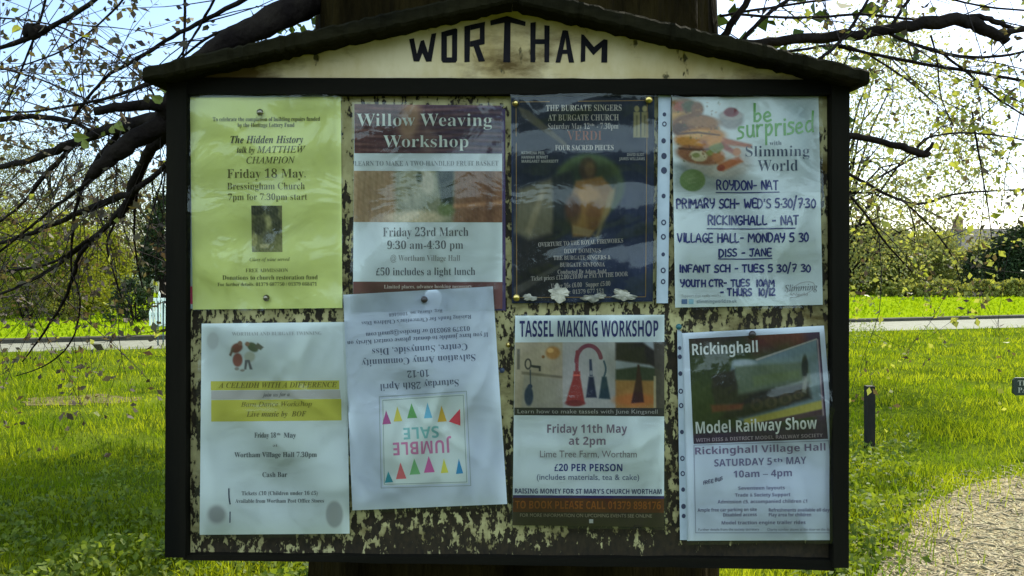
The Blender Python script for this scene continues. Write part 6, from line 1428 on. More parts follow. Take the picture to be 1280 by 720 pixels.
n.photo([(406.5, 622), (431, 622), (432, 664), (406.5, 664)], blot, 24, 36, name='damp_blot')
n.sleeve([(250, 402), (435, 400), (440, 669), (247, 670.5)], 15, creases=14)
n.done()

# ---- 6 jumble sale, pinned upside down
n = Notice('notice', [(429, 368.5), (616, 358), (634, 630), (440.5, 638)], -0.0105, 'bluish jumble sale notice hung upside down and tilted, with coloured bunting', 6.1, .0016)
n.sheet(M_BLUEPAPER)
T6 = (70, 82, 110)
n.text('Reg. charity no. 1066468', (553, 386.5), (486, 391.5), 4.2, 'serif', (92, 106, 132))
n.text("Raising funds for Clementine's Children Diss", (589, 393.5), (452, 402), 5, 'serif', (84, 98, 124))
n.text('01379 890310 or fincdiss@gmail.com', (587, 407.5), (457, 416), 5.6, 'serif', T6)
n.text('If you have jumble to donate please contact Kirsty on', (610, 415.5), (434, 426.5), 5.6, 'serif', T6)
n.text('Centre, Sunnyside, Diss', (584, 429.3), (465, 436), 8.4, 'serif', T6)
n.text('Salvation Army Community', (594, 442.6), (452, 450), 8.6, 'serif', T6)
n.text('10-12', (536, 461.8), (509, 463.4), 8.6, 'serif', T6)
n.text('Saturday 28th April', (573, 474.2), (475, 480.2), 8.6, 'serif', T6)
n.poly([(477, 499), (580.5, 492), (585, 604), (479, 607)], (170, 194, 202), 1.2)
for q in ([(474, 496), (583, 489), (588.5, 607), (476.5, 610), (474, 496)], [(478.5, 500.5), (579, 494), (583.5, 602.5), (480.5, 605.5), (478.5, 500.5)]):
    for a, b in zip(q, q[1:]): n.stroke([a, b], .9, (126, 146, 156), 2, False)
for x0, x1, yt, yb, c in ((478, 489, 513, 530.5, (140, 74, 128)), (492, 503, 508, 527, (206, 178, 82)), (509, 521.5, 504, 523, (86, 148, 90)), (530, 540.5, 503, 523, (86, 152, 188)), (547, 558.5, 507, 527.5, (196, 152, 60)),
                          (481, 491.5, 589, 603.5, (48, 134, 156)), (495, 508, 578, 599, (190, 92, 104)), (512, 525.5, 573, 593.5, (96, 158, 112)), (530, 543.5, 570, 591, (168, 88, 150)), (551, 560.5, 573, 591.5, (206, 184, 80)), (570, 579, 573, 592.5, (44, 122, 176))):
    n.poly([(x0, yb), (x1, yb - .8), ((x0 + x1) / 2 - 1, yt)], c, 2.4)
n.poly([(561, 527), (575.5, 532), (575, 511)], (196, 60, 80), 2.4)
n.text('SALE', (548, 532.4), (504, 535), 14.5, 'sansb', (104, 162, 170))
n.text('JUMBLE', (564, 549.6), (491, 553.4), 16, 'sansb', (160, 108, 150))
n.sleeve([(427, 366.5), (618.5, 355.5), (637, 632), (438.5, 641)], 16, creases=18)
n.done()

# ---- 7 tassel workshop
n = Notice('notice', [(644, 394.5), (830.5, 393.5), (830, 659), (640.5, 656.5)], -0.0055, 'white tassel making notice with three pictures of tassels and a brown foot band', 7.5)
n.sheet(M_PAPER)
def p7(p):
    p.fill((146, 150, 146))
    p.poly([(640, 425), (703, 425), (703, 512), (640, 512)], (150, 150, 132), 1)
    p.poly([(655, 468), (703, 474), (703, 512), (652, 512)], (138, 144, 136), 2); p.poly([(652, 464), (703, 470), (703, 473), (652, 468)], (106, 106, 92), 1)
    p.ell(691, 441, 9, 8, (150, 110, 54), .4); p.ell(688, 438, 4, 3, (190, 158, 92), .5); p.ell(679, 446, 2, 2, (120, 84, 44), .5)
    p.ell(660, 455, 4.4, 7, (40, 42, 48), .2); p.ell(660, 455, 2.6, 5, (146, 146, 130), .3)
    p.poly([(664, 456), (676, 457.5), (676, 464), (673.5, 464), (673.5, 460.5), (664, 459)], (38, 40, 46), .6)
    p.poly([(662, 462), (663.5, 462), (664, 482), (662.5, 482)], (44, 58, 80), .7); p.ell(661, 495, 5.5, 12, (28, 48, 84), .3); p.ell(662.5, 483, 3, 3, (32, 52, 90), .3)
    p.poly([(646, 436), (650, 436), (650, 462), (646, 462)], (70, 72, 72), 1, .7)
    p.poly([(703.5, 425), (769, 425), (769, 512), (703.5, 512)], (146, 158, 164), 1)
    for t in np.linspace(0, 1, 26):
        a = math.pi * (1 - t * .92)
        x = 736 + 15.5 * math.cos(a); y = 452 - 20 * math.sin(a) if t > .0 else 452
        p.ell(x, y, 2.6, 2.6, (112, 50, 72), .35)
    for y in np.linspace(440, 466, 12): p.ell(721.5 - (y - 440) * .02, y, 2.2, 2.4, (126, 50, 64), .35)
    p.poly([(717, 464), (725, 464), (725.5, 472), (731, 505), (707, 503), (716, 473)], (138, 44, 42), 1.4); p.ell(719, 504, 12, 4, (112, 32, 36), .4); p.poly([(716.5, 468), (725.5, 468), (725.5, 470), (716.5, 470)], (196, 84, 72), .6)
    p.poly([(736.5, 449), (739.5, 449), (741, 470), (737, 470)], (36, 52, 84), .8); p.ell(739, 466, 2.4, 3, (120, 136, 150), .4); p.poly([(736, 471), (742, 471), (746, 497), (732.5, 497)], (24, 34, 66), 1.4)
    for y in np.linspace(452, 472, 10): p.ell(755 + 2.2 * math.sin((y - 452) / 6), y, 1.3, 1.6, (46, 78, 102), .4)
    p.poly([(752.5, 471), (758, 471), (763, 499), (748.5, 498)], (26, 56, 76), 1.4)
    p.poly([(769.5, 425), (832, 425), (832, 512), (769.5, 512)], (136, 158, 176), 1)
    p.poly([(769.5, 462), (800, 458), (832, 462), (832, 478), (769.5, 476)], (44, 58, 44), 2)
    p.poly([(769.5, 475), (832, 476), (832, 512), (769.5, 512)], (148, 112, 52), 2); p.ell(795, 500, 26, 8, (166, 100, 40), .6)
    p.poly([(769.5, 428), (803, 428), (832, 448), (832, 466), (812, 456), (769.5, 450)], (34, 26, 26), 2.2)
    p.poly([(817, 425), (832, 425), (832, 512), (820, 512)], (64, 62, 58), 1.5); p.poly([(817, 470), (820, 470), (820, 512), (817, 512)], (150, 150, 120), .8)
    p.poly([(797, 456), (799, 456), (802, 474), (805, 503), (789, 504), (795, 474)], (58, 20, 24), 1.5)
    p.noise(8, .2)
n.photo([(643.8, 428), (830.5, 427.5), (830.4, 510), (642.8, 509.5)], p7, 240, 104)
n.band([(642.8, 509.5), (830.4, 510), (830.3, 520.5), (642.7, 519)], (42, 44, 42))
n.text('Learn how to make tassels with June Kingsnell', (647, 516.6), (822, 517), 5, 'sans', (128, 136, 138))
n.text('TASSEL MAKING WORKSHOP', (649.5, 421), (823, 420.6), 20, 'sansb', (36, 42, 92))
n.text('Friday 11th May', (684, 541), (784, 541), 10.4, 'sansb', (98, 92, 112))
n.text('at 2pm', (711, 556), (757, 556), 10, 'sansb', (98, 92, 112))
n.text('Lime Tree Farm, Wortham', (675, 571.6), (796, 571.8), 8.4, 'sans', (104, 106, 116))
n.text('£20 PER PERSON', (693, 588.8), (778, 589), 9, 'sansb', (38, 48, 108))
n.text('(includes materials, tea & cake)', (671, 599.6), (799, 600), 7, 'sans', (66, 78, 112))
n.text("RAISING MONEY FOR ST MARY'S CHURCH WORTHAM", (643.5, 616.8), (827, 617.6), 6.2, 'sansb', (46, 54, 92))
n.band([(641.2, 618.8), (830.1, 620), (830.1, 623.4), (641.1, 622.2)], (40, 36, 84))
n.band([(641.1, 622.2), (830.1, 623.4), (830, 641), (640.8, 640)], (66, 36, 16))
n.text('TO BOOK PLEASE CALL 01379 898176', (644, 635.6), (826, 636.6), 9.6, 'sansb', (112, 66, 20))
n.band([(640.8, 640), (830, 641), (830, 659), (640.5, 656.5)], (40, 36, 28))
n.text('FOR MORE INFORMATION ON UPCOMING EVENTS SEE ONLINE', (650, 646), (815, 647), 4.2, 'sans', (118, 118, 104))
n.poly([(736.5, 649), (741.5, 649), (741.5, 654), (736.5, 654)], (150, 160, 168), 3)
n.sleeve([(641.5, 392.5), (833, 391.5), (832.5, 661), (638, 658.5)], 17, creases=7)
n.done()

# ---- 8 model railway show
n = Notice('notice', [(852, 416.5), (1030, 407), (1052, 675), (859, 676)], -0.0058, 'tilted white model railway show notice with a green steam engine picture, lower right corner', 8.2)
n.sheet(M_BLUEPAPER)
def p8(p):
    p.fill((44, 60, 24))
    p.poly([(930, 410), (1040, 405), (1040, 470), (985, 432), (945, 440)], (84, 36, 36), 14)
    p.poly([(1000, 400), (1045, 400), (1045, 560), (1015, 560), (1024, 480)], (56, 34, 72), 8); p.poly([(855, 410), (930, 410), (925, 430), (860, 440)], (56, 36, 52), 14, .7)
    p.poly([(860, 540), (1040, 528), (1040, 560), (860, 560)], (52, 34, 68), 6, .8)
    p.poly([(917, 450), (944, 450), (1021, 424), (1029, 519), (925, 527), (900, 500)], (86, 118, 138), 2)
    p.poly([(915, 452), (1022, 440), (1028, 500), (920, 520)], (100, 128, 128), 5, .6); p.ell(930, 455, 15, 6, (138, 166, 184), .6)
    p.poly([(918, 458), (1010, 452), (1014, 480), (920, 496)], (84, 106, 88), 3); p.poly([(940, 470), (1000, 462), (1002, 474), (942, 484)], (92, 116, 76), 3, .8)
    p.ell(906, 486, 16, 20, (42, 42, 32), .3); p.ell(910, 478, 8, 5, (66, 60, 44), .6); p.poly([(890, 470), (918, 462), (922, 500), (894, 512)], (44, 42, 32), 3)
    p.poly([(920, 494), (1010, 478), (1014, 498), (930, 522), (900, 524)], (38, 36, 28), 4); p.poly([(888, 506), (930, 504), (928, 512), (890, 516)], (110, 56, 32), 2.5, .8)
    for cx, cy, r in ((946, 506, 8), (964, 503, 8), (982, 499, 8), (998, 494, 6)): p.ell(cx, cy, r, r, (58, 52, 38), .3); p.ell(cx, cy, r * .5, r * .5, (42, 40, 30), .3)
    p.ell(1006, 458, 4, 14, (36, 42, 34), .4); p.poly([(1004, 470), (1010, 470), (1008, 492), (1002, 490)], (112, 122, 110), 1.5, .7)
    p.poly([(930, 524), (1028, 500), (1029, 512), (944, 530), (930, 530)], (150, 152, 62), 2); p.poly([(940, 530), (1029, 511), (1029, 519), (960, 530)], (66, 46, 58), 1.5)
    p.poly([(1021, 424), (1022.6, 424), (1030, 519), (1028.4, 520)], (140, 130, 146), .6); p.poly([(944, 449), (1021, 423), (1021, 424.6), (946, 451)], (140, 150, 150), .6)
    p.noise(9, .15)
n.photo([(861, 423.5), (1024.5, 415), (1035, 548.5), (867, 555)], p8, 190, 150)
n.text('Rickinghall', (865.5, 444), (947.5, 440), 14, 'sansb', (178, 190, 196))
n.text('Model Railway Show', (870, 542), (1021.5, 535.8), 14.6, 'sansb', (178, 190, 196))
n.text('WITH DISS & DISTRICT MODEL RAILWAY SOCIETY', (870, 552.4), (1028.5, 546.2), 4.4, 'sansb', (128, 122, 140))
BL = (98, 104, 138)
for a, b in (((867.4, 556.5), (869.6, 666)), ((869.6, 666), (1043, 666)), ((1036, 551), (1043, 666)), ((867.4, 556.5), (1036, 551))):
    n.stroke([a, b], .8, (112, 124, 150), 2, False)
n.text('Rickinghall Village Hall', (869, 568.2), (1032, 563), 8.8, 'sansb', (96, 92, 124))
n.text('SATURDAY 5', (893, 583.2), (965, 581), 9, 'sansb', (92, 96, 130)); n.text('th', (967, 577.6), (978, 577.3), 4.6, 'sansb', (92, 96, 130)); n.text('MAY', (983, 580.4), (1008, 579.7), 9, 'sansb', (92, 96, 130))
n.text('10am – 4pm', (917, 597), (990, 595.2), 8.6, 'sansb', (92, 96, 130))
for t, a, b, c, d in (('Seventeen layouts', 923, 612.4, 981, 611.6), ('Trade & Society Support', 919, 621, 988, 620.2), ('Admission £5, accompanied children £1', 897, 629.4, 1009, 628.4),
                      ('Ample free car parking on site', 872, 639.8, 946, 638.8), ('Refreshments available all day', 961, 639.6, 1037, 639.4), ('Disabled access', 904, 645.8, 946, 645.2), ('Play area for children', 961, 645.6, 1014, 645.4),
                      ('Model traction engine trailer rides', 902, 655.6, 1007, 655)):
    n.text(t, (a, b), (c, d), 4.2, 'sansb', BL)
n.text('Further details from the society secretary', (873, 663.6), (949, 663), 3.2, 'sans', BL); n.text('Charity number shown at the door on the day', (959, 663.4), (1039, 663.2), 3.2, 'sans', BL)
n.hand('FREE BUS', 879, 903, 602, 606, 1.0, (84, 90, 120), 596, 600)
n.sleeve([(850, 413.5), (1032, 404.5), (1054.5, 677), (857, 679)], 18,
         ([(846.5, 409), (852.5, 416), (860, 675), (850, 675)], [(845 + k[0], k[1], k[2], k[3]) for k in ((4.6, 435, 1.5, 0), (4.8, 446, 1.8, 0), (5.4, 467, 1.8, 0), (6, 489, 2, 1), (6.4, 507, 2, 1), (7.4, 540, 1.7, 0), (8, 573, 2, 1), (8.4, 592, 2, 1), (8.9, 612, 1.7, 0), (9.4, 633, 2, 0), (9.6, 645, 1.7, 0))]), creases=8)
n.done()

# ---- torn scraps along the foot of the choir notice
M_SCRAP = mat('torn_paper', pc(138, 146, 142), .8, pc(84, 92, 92), 60, bump=.004, bscale=120)
for i, (cx, cy, rx, ry, lab) in enumerate(((662, 372, 10, 5, 'small torn white paper scrap at the lower left of the navy notice'), (699, 368, 17, 9, 'long torn white paper scrap at the foot of the navy notice'),
                                            (742, 372, 18, 6, 'flat torn white paper scrap right of centre under the navy notice'), (779, 369, 17, 8, 'torn white paper scrap at the lower right of the navy notice'))):
    ring = []
    k = 40
    ph = [R(0, 6.3) for _ in range(4)]
    for j in range(k):
        a = 2 * math.pi * j / k
        r = .82 + .16 * math.sin(2 * a + ph[0]) + .13 * math.sin(3 * a + ph[1]) + .10 * math.sin(5 * a + ph[2]) + .07 * math.sin(9 * a + ph[3]) + R(-.04, .04)
        up = 8 * math.exp(-((a - 4.5) / .22) ** 2) if i == 1 else 0
        ring.append((cx + math.cos(a) * rx * r, cy + math.sin(a) * ry * r - up))
    V = [W(cx, cy, -.0128)] + [W(x, y, -.0108 - R(0, .001)) for x, y in ring] + [W(x, y, -.0100) for x, y in ring]
    Fc = [(0, 1 + (j + 1) % k, 1 + j) for j in range(k)] + [(1 + j, 1 + (j + 1) % k, 1 + k + (j + 1) % k, 1 + k + j) for j in range(k)]
    tag(obj('paper_scrap', V, Fc, M_SCRAP), lab, 'paper scrap', 'torn paper scraps')

# ---- drawing pins
M_BRASS = mat('brass', (.75, .55, .2), .28, (.6, .42, .14), 60, metal=1.0)
M_DULL = mat('dull_steel', (.30, .27, .22), .35, (.2, .17, .14), 60, metal=1.0)
M_RUST = mat('dark_plastic_pin', (.03, .018, .02), .35, spec=.5)
M_BLUEPIN = mat('blue_plastic_pin', (.02, .03, .07), .35, spec=.5)
M_TEAL = mat('teal_plastic_pin', (.02, .10, .12), .35, spec=.5)
def pin(px, py, y, r, m, label):
    c = Vector(W(px, py, y))
    root = tag(empty('drawing_pin', c), label, 'drawing pin', 'drawing pins')
    rr = r * (D + y) / F
    V, Fc = [], []
    prof = [(1.0, 0), (1.0, .12), (.92, .38), (.7, .62), (.38, .78), (.0, .84)]
    n_ = 16
    for a, h in prof[:-1]:
        for k in range(n_):
            t = 2 * math.pi * k / n_
            V.append((c.x + math.cos(t) * a * rr, c.y - h * rr, c.z + math.sin(t) * a * rr))
    V.append((c.x, c.y - .84 * rr, c.z))
    for i in range(len(prof) - 2):
        for k in range(n_):
            a, b = i * n_ + k, i * n_ + (k + 1) % n_
            Fc.append((a, b, b + n_, a + n_))
    L = (len(prof) - 2) * n_
    for k in range(n_): Fc.append((L + k, L + (k + 1) % n_, len(V) - 1))
    obj('pin_head', V, Fc, m, root, smooth=True)
    MB().tube([(c.x, c.y - .0005, c.z), (c.x, c.y + .012, c.z)], [.0007, .0003], 6).build('pin_point', M_DULL, root)
pin(325, 140.5, -.0095, 4.2, M_DULL, 'dull metal drawing pin at the top of the yellow notice')
pin(333, 372.5, -.0095, 4.2, M_DULL, 'dull metal drawing pin at the bottom of the yellow notice')
pin(530.5, 374.5, -.0150, 4.3, M_RUST, 'dark red drawing pin at the top of the upside down jumble notice')
pin(644.5, 129, -.0095, 4.6, M_BRASS, 'brass drawing pin in the upper left corner of the navy notice')
pin(811, 124.5, -.0095, 5.0, M_BRASS, 'brass drawing pin in the upper right corner of the navy notice')
pin(645.5, 372, -.0095, 4.6, M_BRASS, 'brass drawing pin in the lower left corner of the navy notice')
pin(940.5, 418, -.0098, 4.6, M_RUST, 'near black drawing pin at the top of the railway notice')
pin(635.5, 431, -.0005, 3.2, M_BRASS, 'small brass drawing pin in the bare strip beside the tassel notice')
pin(627.5, 463, -.0112, 3.4, M_BLUEPIN, 'dark blue drawing pin at the right edge of the jumble notice')
pin(848.5, 408.5, -.0095, 3.8, M_TEAL, 'teal drawing pin above the punched strip of the railway notice')

# ------------------------------------------------------------------ the big tree behind the board
M_BARK = mat('dark_bark', (0.006, 0.004, 0.0015), 0.95, (0.024, 0.016, 0.005), 16, 7, bump=0.035, bscale=26, spec=0.02, stretch=(1, 1, .22))
M_LIMB = mat('branch_bark', (0.009, 0.006, 0.006), 0.9, (0.022, 0.016, 0.013), 20, 6, bump=0.008, bscale=60, spec=0.05)
M_TWIG = mat('twig_bark', (0.022, 0.015, 0.016), 0.85, (0.042, 0.03, 0.03), 12, 3, spec=0.2)
M_BUD = mat('reddish_young_leaf', (0.055, 0.038, 0.040), 0.6, (0.10, 0.085, 0.045), 9, 3, spec=0.3, trans=0.35)
M_LEAF = mat('young_lime_leaf', (0.15, 0.18, 0.03), 0.5, (0.28, 0.30, 0.09), 9, 3, spec=0.35, trans=0.5)

tree = tag(empty('tree', (0, .56, 0)), 'old dark trunked tree behind the noticeboard with bare drooping branches in young leaf', 'tree')
# trunk
V, Fc = [], []
NK = 72
zs = [0, .06, .14, .25, .4, .6, .85, 1.1, 1.35, 1.6, 1.75, 1.9, 2.05, 2.3, 2.7, 3.2, 3.8, 4.5, 5.3]
for i, z in enumerate(zs):
    base_r = .405 + .28 * math.exp(-z / .16) - .035 * max(0, z - 1.6)
    if z > 3: base_r -= .05 * (z - 3)
    for k in range(NK):
        a = 2 * math.pi * k / NK
        r = base_r * (1 + .035 * math.sin(5 * a + z * .6) + .03 * math.sin(11 * a + 1.2 * z + 1) + .02 * math.sin(23 * a + 2.5 * math.sin(z * 2))) + R(-.006, .006)
        r += .12 * math.exp(-z / .2) * max(0, math.sin(4 * a + .7))
        V.append((math.cos(a) * r, .56 + math.sin(a) * r, z))
for i in range(len(zs) - 1):
    for k in range(NK):
        a, b = i * NK + k, i * NK + (k + 1) % NK
        Fc.append((a, b, b + NK, a + NK))
Fc.append(tuple((len(zs) - 1) * NK + k for k in range(NK)))
obj('trunk', V, Fc, M_BARK, tree, smooth=True)

LIMBS = []            # world-space polylines with radii; twigs grow from them
def limb(pts, bark=None, rough=.12, seg=5, grow=1.0, sides=9, wob=.3):
    """pts = (px, py, depth, width in photo pixels)"""
    P = [np.array((*W(p[0], p[1], p[2]), p[3] * (p[2] + D) / F / 2 * (.85 if p[3] < 22 else 1))) for p in pts]
    out = []
    for i in range(len(P) - 1):
        a, b, c, d = P[max(i - 1, 0)], P[i], P[i + 1], P[min(i + 2, len(P) - 1)]
        for k in range(seg):
            t = k / seg
            q = .5 * ((2 * b) + (-a + c) * t + (2 * a - 5 * b + 4 * c - d) * t * t + (-a + 3 * b - 3 * c + d) * t ** 3)
            q[:3] += np.array((R(-1, 1), R(-1, 1), R(-1, 1))) * q[3] * wob
            out.append(q)
    out.append(P[-1])
    MB().tube([q[:3] for q in out], [max(.0008, abs(q[3])) for q in out], sides, rough=rough).build('branch', bark or M_LIMB, tree, smooth=True)
    if grow > 0: LIMBS.append((out, grow))

# left side
limb([(430, -40, .45, 70), (385, 0, .34, 42), (330, 30, .26, 33), (275, 58, .22, 27), (232, 100, .24, 27), (205, 150, .28, 24)], M_LIMB, .05, 6, 0, 12, .08)
limb([(215, 134, .27, 18), (165, 132, .22, 15), (118, 139, .2, 13)], grow=.6)
limb([(214, 146, .28, 26), (160, 156, .36, 19), (120, 168, .45, 15), (70, 188, .55, 12), (20, 205, .7, 9), (-40, 212, .9, 6)])
limb([(212, 152, .28, 26), (165, 176, .26, 24), (128, 205, .25, 20), (112, 222, .25, 13)], grow=.7)
limb([(214, 158, .3, 20), (190, 186, .36, 17), (170, 225, .42, 15), (160, 255, .44, 13), (150, 270, .45, 9)], grow=.8)
limb([(214, 200, .35, 8), (170, 238, .4, 9), (140, 250, .5, 11), (80, 274, .65, 8), (20, 298, .8, 6), (-40, 312, .95, 4)])
limb([(160, 254, .44, 10), (130, 285, .5, 8), (90, 318, .6, 6), (40, 350, .72, 5), (-10, 372, .8, 3)])
limb([(128, 288, .5, 7), (100, 318, .52, 6), (92, 345, .55, 5.5), (78, 380, .6, 4.5), (52, 420, .66, 3), (28, 452, .7, 2)], grow=.25)
limb([(150, 165, .4, 9), (118, 205, .45, 7), (96, 255, .5, 5), (90, 300, .55, 4), (89, 340, .55, 2.5)], grow=.4)
limb([(100, 175, .5, 8), (60, 215, .6, 6), (20, 262, .7, 4), (-20, 290, .8, 3)])
limb([(175, 175, .35, 9), (130, 212, .4, 7), (80, 250, .5, 5), (30, 290, .6, 4), (-20, 330, .7, 3)])
limb([(190, 190, .4, 5), (172, 240, .42, 4), (168, 300, .45, 3), (178, 360, .5, 2)], grow=.2)
limb([(165, 240, .42, 4), (135, 300, .5, 3.2), (142, 340, .52, 2.5), (155, 380, .55, 1.6)], grow=.15)
limb([(110, 300, .5, 5), (60, 330, .7, 4), (0, 340, .9, 3), (-40, 345, 1.0, 2)], grow=.8)
limb([(20, 470, .7, 1.4), (60, 455, .66, 2.0), (90, 425, .62, 2.4), (100, 380, .58, 2.6), (92, 345, .55, 3)], grow=.15)
# upper left
limb([(-30, 66, .55, 5), (0, 60, .5, 6), (42, 44, .48, 9), (75, 28, .45, 7), (110, 6, .4, 6.5), (150, -30, .35, 6)])
limb([(30, 44, .46, 5), (37, 40, .46, 18), (45, 39, .46, 21), (53, 37, .46, 14), (60, 34, .46, 7)], rough=.3, grow=0)
limb([(84, 160, .5, 4), (112, 120, .46, 4.5), (138, 92, .44, 5), (175, 72, .42, 6), (215, 46, .4, 6), (270, 18, .36, 7), (330, -14, .3, 8)])
limb([(231, -20, .4, 4), (231, 25, .4, 4), (229, 72, .4, 3)], grow=.7)
limb([(274, -14, .34, 4), (252, 28, .36, 4), (232, 60, .38, 3), (205, 96, .4, 2.5)], grow=.8)
limb([(345, 15, .28, 5), (300, 30, .3, 5), (255, 50, .34, 4), (215, 82, .4, 3.5), (170, 110, .45, 3), (110, 132, .5, 2)], grow=1.0)
limb([(-40, 158, .7, 6), (0, 149, .65, 8), (50, 146, .6, 8), (90, 152, .5, 7), (110, 163, .45, 5)], grow=.8)
limb([(200, 100, .3, 6), (150, 118, .36, 5), (90, 132, .45, 4), (20, 140, .6, 3), (-30, 130, .7, 2)])
limb([(60, -20, .5, 4), (52, 20, .52, 3.5), (30, 80, .56, 3), (5, 135, .6, 2), (-20, 170, .6, 1.6)])
limb([(-30, 78, .8, 3), (40, 96, .7, 2.6), (100, 120, .6, 2.4), (160, 150, .5, 2)], grow=1.0)
limb([(170, -20, .45, 3.5), (130, 25, .5, 3), (80, 62, .56, 2.6), (20, 84, .62, 2), (-30, 90, .7, 1.5)], grow=1.0)
limb([(-30, 20, .6, 2.5), (60, 30, .56, 2.5), (130, 60, .52, 2.2), (190, 110, .48, 2)], grow=.9)
# right side
limb([(880, 84, .6, 22), (915, 64, .52, 17), (960, 52, .5, 14), (1015, 48, .5, 15), (1080, 42, .5, 15), (1140, 32, .5, 17), (1195, 26, .5, 19), (1228, 34, .5, 18), (1258, 52, .5, 14)], rough=.16, grow=.9, sides=11)
limb([(1248, 44, .5, 11), (1270, 38, .5, 9), (1310, 34, .5, 8)], grow=.6)
limb([(1195, 24, .5, 9), (1225, 21, .5, 8), (1252, 30, .52, 8), (1268, 36, .54, 5)], grow=.5)
limb([(1048, 58, .5, 5), (1100, 70, .52, 5), (1170, 83, .56, 5), (1240, 94, .6, 5), (1310, 108, .65, 4)])
limb([(1112, 42, .5, 5), (1150, 58, .52, 5), (1200, 70, .55, 5), (1250, 70, .58, 4), (1310, 58, .62, 3)])
limb([(886, 78, .5, 13), (908, 40, .45, 11), (935, 0, .42, 10), (950, -30, .4, 10)], grow=.8)
limb([(920, 62, .5, 6), (950, 26, .5, 6), (990, -4, .5, 5), (1020, -30, .5, 5)])
limb([(925, 18, .45, 4), (1000, 22, .5, 4), (1080, 18, .55, 4), (1140, 24, .58, 4), (1190, 22, .6, 4)], grow=.9)
limb([(1024, 74, .45, 5), (1046, 56, .46, 5), (1068, 28, .48, 5), (1090, -10, .5, 4)], grow=.8)
limb([(1112, 34, .5, 5), (1128, 12, .5, 5), (1145, -14, .5, 4)], grow=.6)
limb([(940, 72, .5, 4), (1000, 62, .6, 4), (1060, 58, .7, 3.5), (1120, 90, .8, 3), (1170, 130, .85, 2)], grow=1.0)
limb([(900, 20, .5, 4), (960, 10, .5, 4), (1050, -2, .55, 3), (1150, -8, .6, 3)], grow=.9)
limb([(1180, -4, .5, 3), (1230, 8, .5, 3), (1310, 16, .55, 3)], grow=.7)
limb([(1030, 168, .35, 11), (1080, 173, .33, 10), (1120, 182, .32, 10), (1150, 192, .31, 11), (1162, 194, .31, 8)], grow=.3)
limb([(1155, 192, .31, 7), (1163, 184, .3, 6), (1166, 178, .3, 4)], grow=0, seg=3)
limb([(1146, 184, .32, 2.5), (1160, 172, .34, 2.8), (1200, 166, .4, 2.8), (1250, 170, .46, 2.6), (1310, 180, .52, 2.4)], grow=1.0)
limb([(1163, 44, .5, 3), (1172, 78, .5, 2.4), (1176, 120, .5, 1.8), (1192, 158, .5, 1.2)], grow=.5)
limb([(1180, 68, .54, 4), (1215, 96, .56, 3.5), (1250, 125, .6, 3), (1310, 162, .65, 2.4)], grow=.9)
limb([(1040, 205, .9, 5), (1080, 228, 1.0, 4.5), (1120, 248, 1.05, 4), (1150, 255, 1.1, 3.5), (1200, 242, 1.15, 3), (1290, 236, 1.2, 2)], grow=1.2)
limb([(1050, 232, .9, 4), (1080, 265, 1.0, 3.5), (1104, 300, 1.0, 3), (1140, 340, 1.05, 2)], grow=1.2)
limb([(1130, 252, 1.05, 3), (1165, 285, 1.05, 2.6), (1190, 320, 1.1, 2), (1200, 350, 1.1, 1.4)], grow=1.2)
limb([(1215, 140, .7, 3), (1225, 200, .75, 2.4), (1235, 260, .8, 1.8), (1240, 300, .8, 1.2)], grow=1.0)

# twigs and young leaves
tw = MB()
leafP, budP = [], []
def twig(p, d, L, r, lev, droop):
    n_ = max(4, int(L / .05))
    pts, rad = [np.array(p, float)], [r]
    d = np.array(d, float); d /= np.linalg.norm(d)
    for i in range(n_):
        d = d + np.array((R(-1, 1), R(-1, 1), R(-1, 1))) * .16 + np.array((0, 0, -droop))
        d /= np.linalg.norm(d)
        pts.append(pts[-1] + d * L / n_)
        rad.append(r * (1 - .7 * (i + 1) / n_))
        q = pts[-1]
        if random.random() < .62:
            for _ in range(random.choice((1, 2, 2, 3))):
                (leafP if random.random() < leafmix(q) else budP).append(q + np.array((R(-1, 1), R(-1, 1), R(-1.6, .4))) * .014)
        if lev > 0 and random.random() < .30:
            dd = d + np.array((R(-1, 1), R(-1, 1), R(-.8, .8))) * .95
            twig(q, dd, L * R(.3, .6), r * .55, lev - 1, droop)
    tw.tube(pts, rad, 4, cap=False)
def leafmix(q): return .07 if q[0] < 0 else .6
for out, grow in LIMBS:
    arr = np.array([q[:3] for q in out])
    Lm = np.linalg.norm(np.diff(arr, axis=0), axis=1).sum()
    for _ in range(int(round(Lm * 17 * grow))):
        i = random.randint(1, len(out) - 1)
        q = out[i]
        t = arr[i] - arr[i - 1]
        t = t / (np.linalg.norm(t) + 1e-9)
        dd = t * R(.2, 1.0) + np.array((R(-1, 1), R(-.6, 1), R(-.9, .7))) * .8
        twig(q[:3], dd, R(.14, .5), min(abs(q[3]) * .6, R(.0008, .0017)), 1, R(.0, .05))
tg = tw.build('twigs', M_TWIG, tree)
tag(tg, kind='stuff')
v, f = leaf_cloud(np.array(budP), .0105, aspect=1.5)
tag(obj('young_leaves', v, f, M_BUD, tree), kind='stuff', label='small brownish folded young leaves')
v, f = leaf_cloud(np.array(leafP), .0125, aspect=1.3)
tag(obj('leaves', v, f, M_LEAF, tree), kind='stuff', label='pale yellow green young leaves')
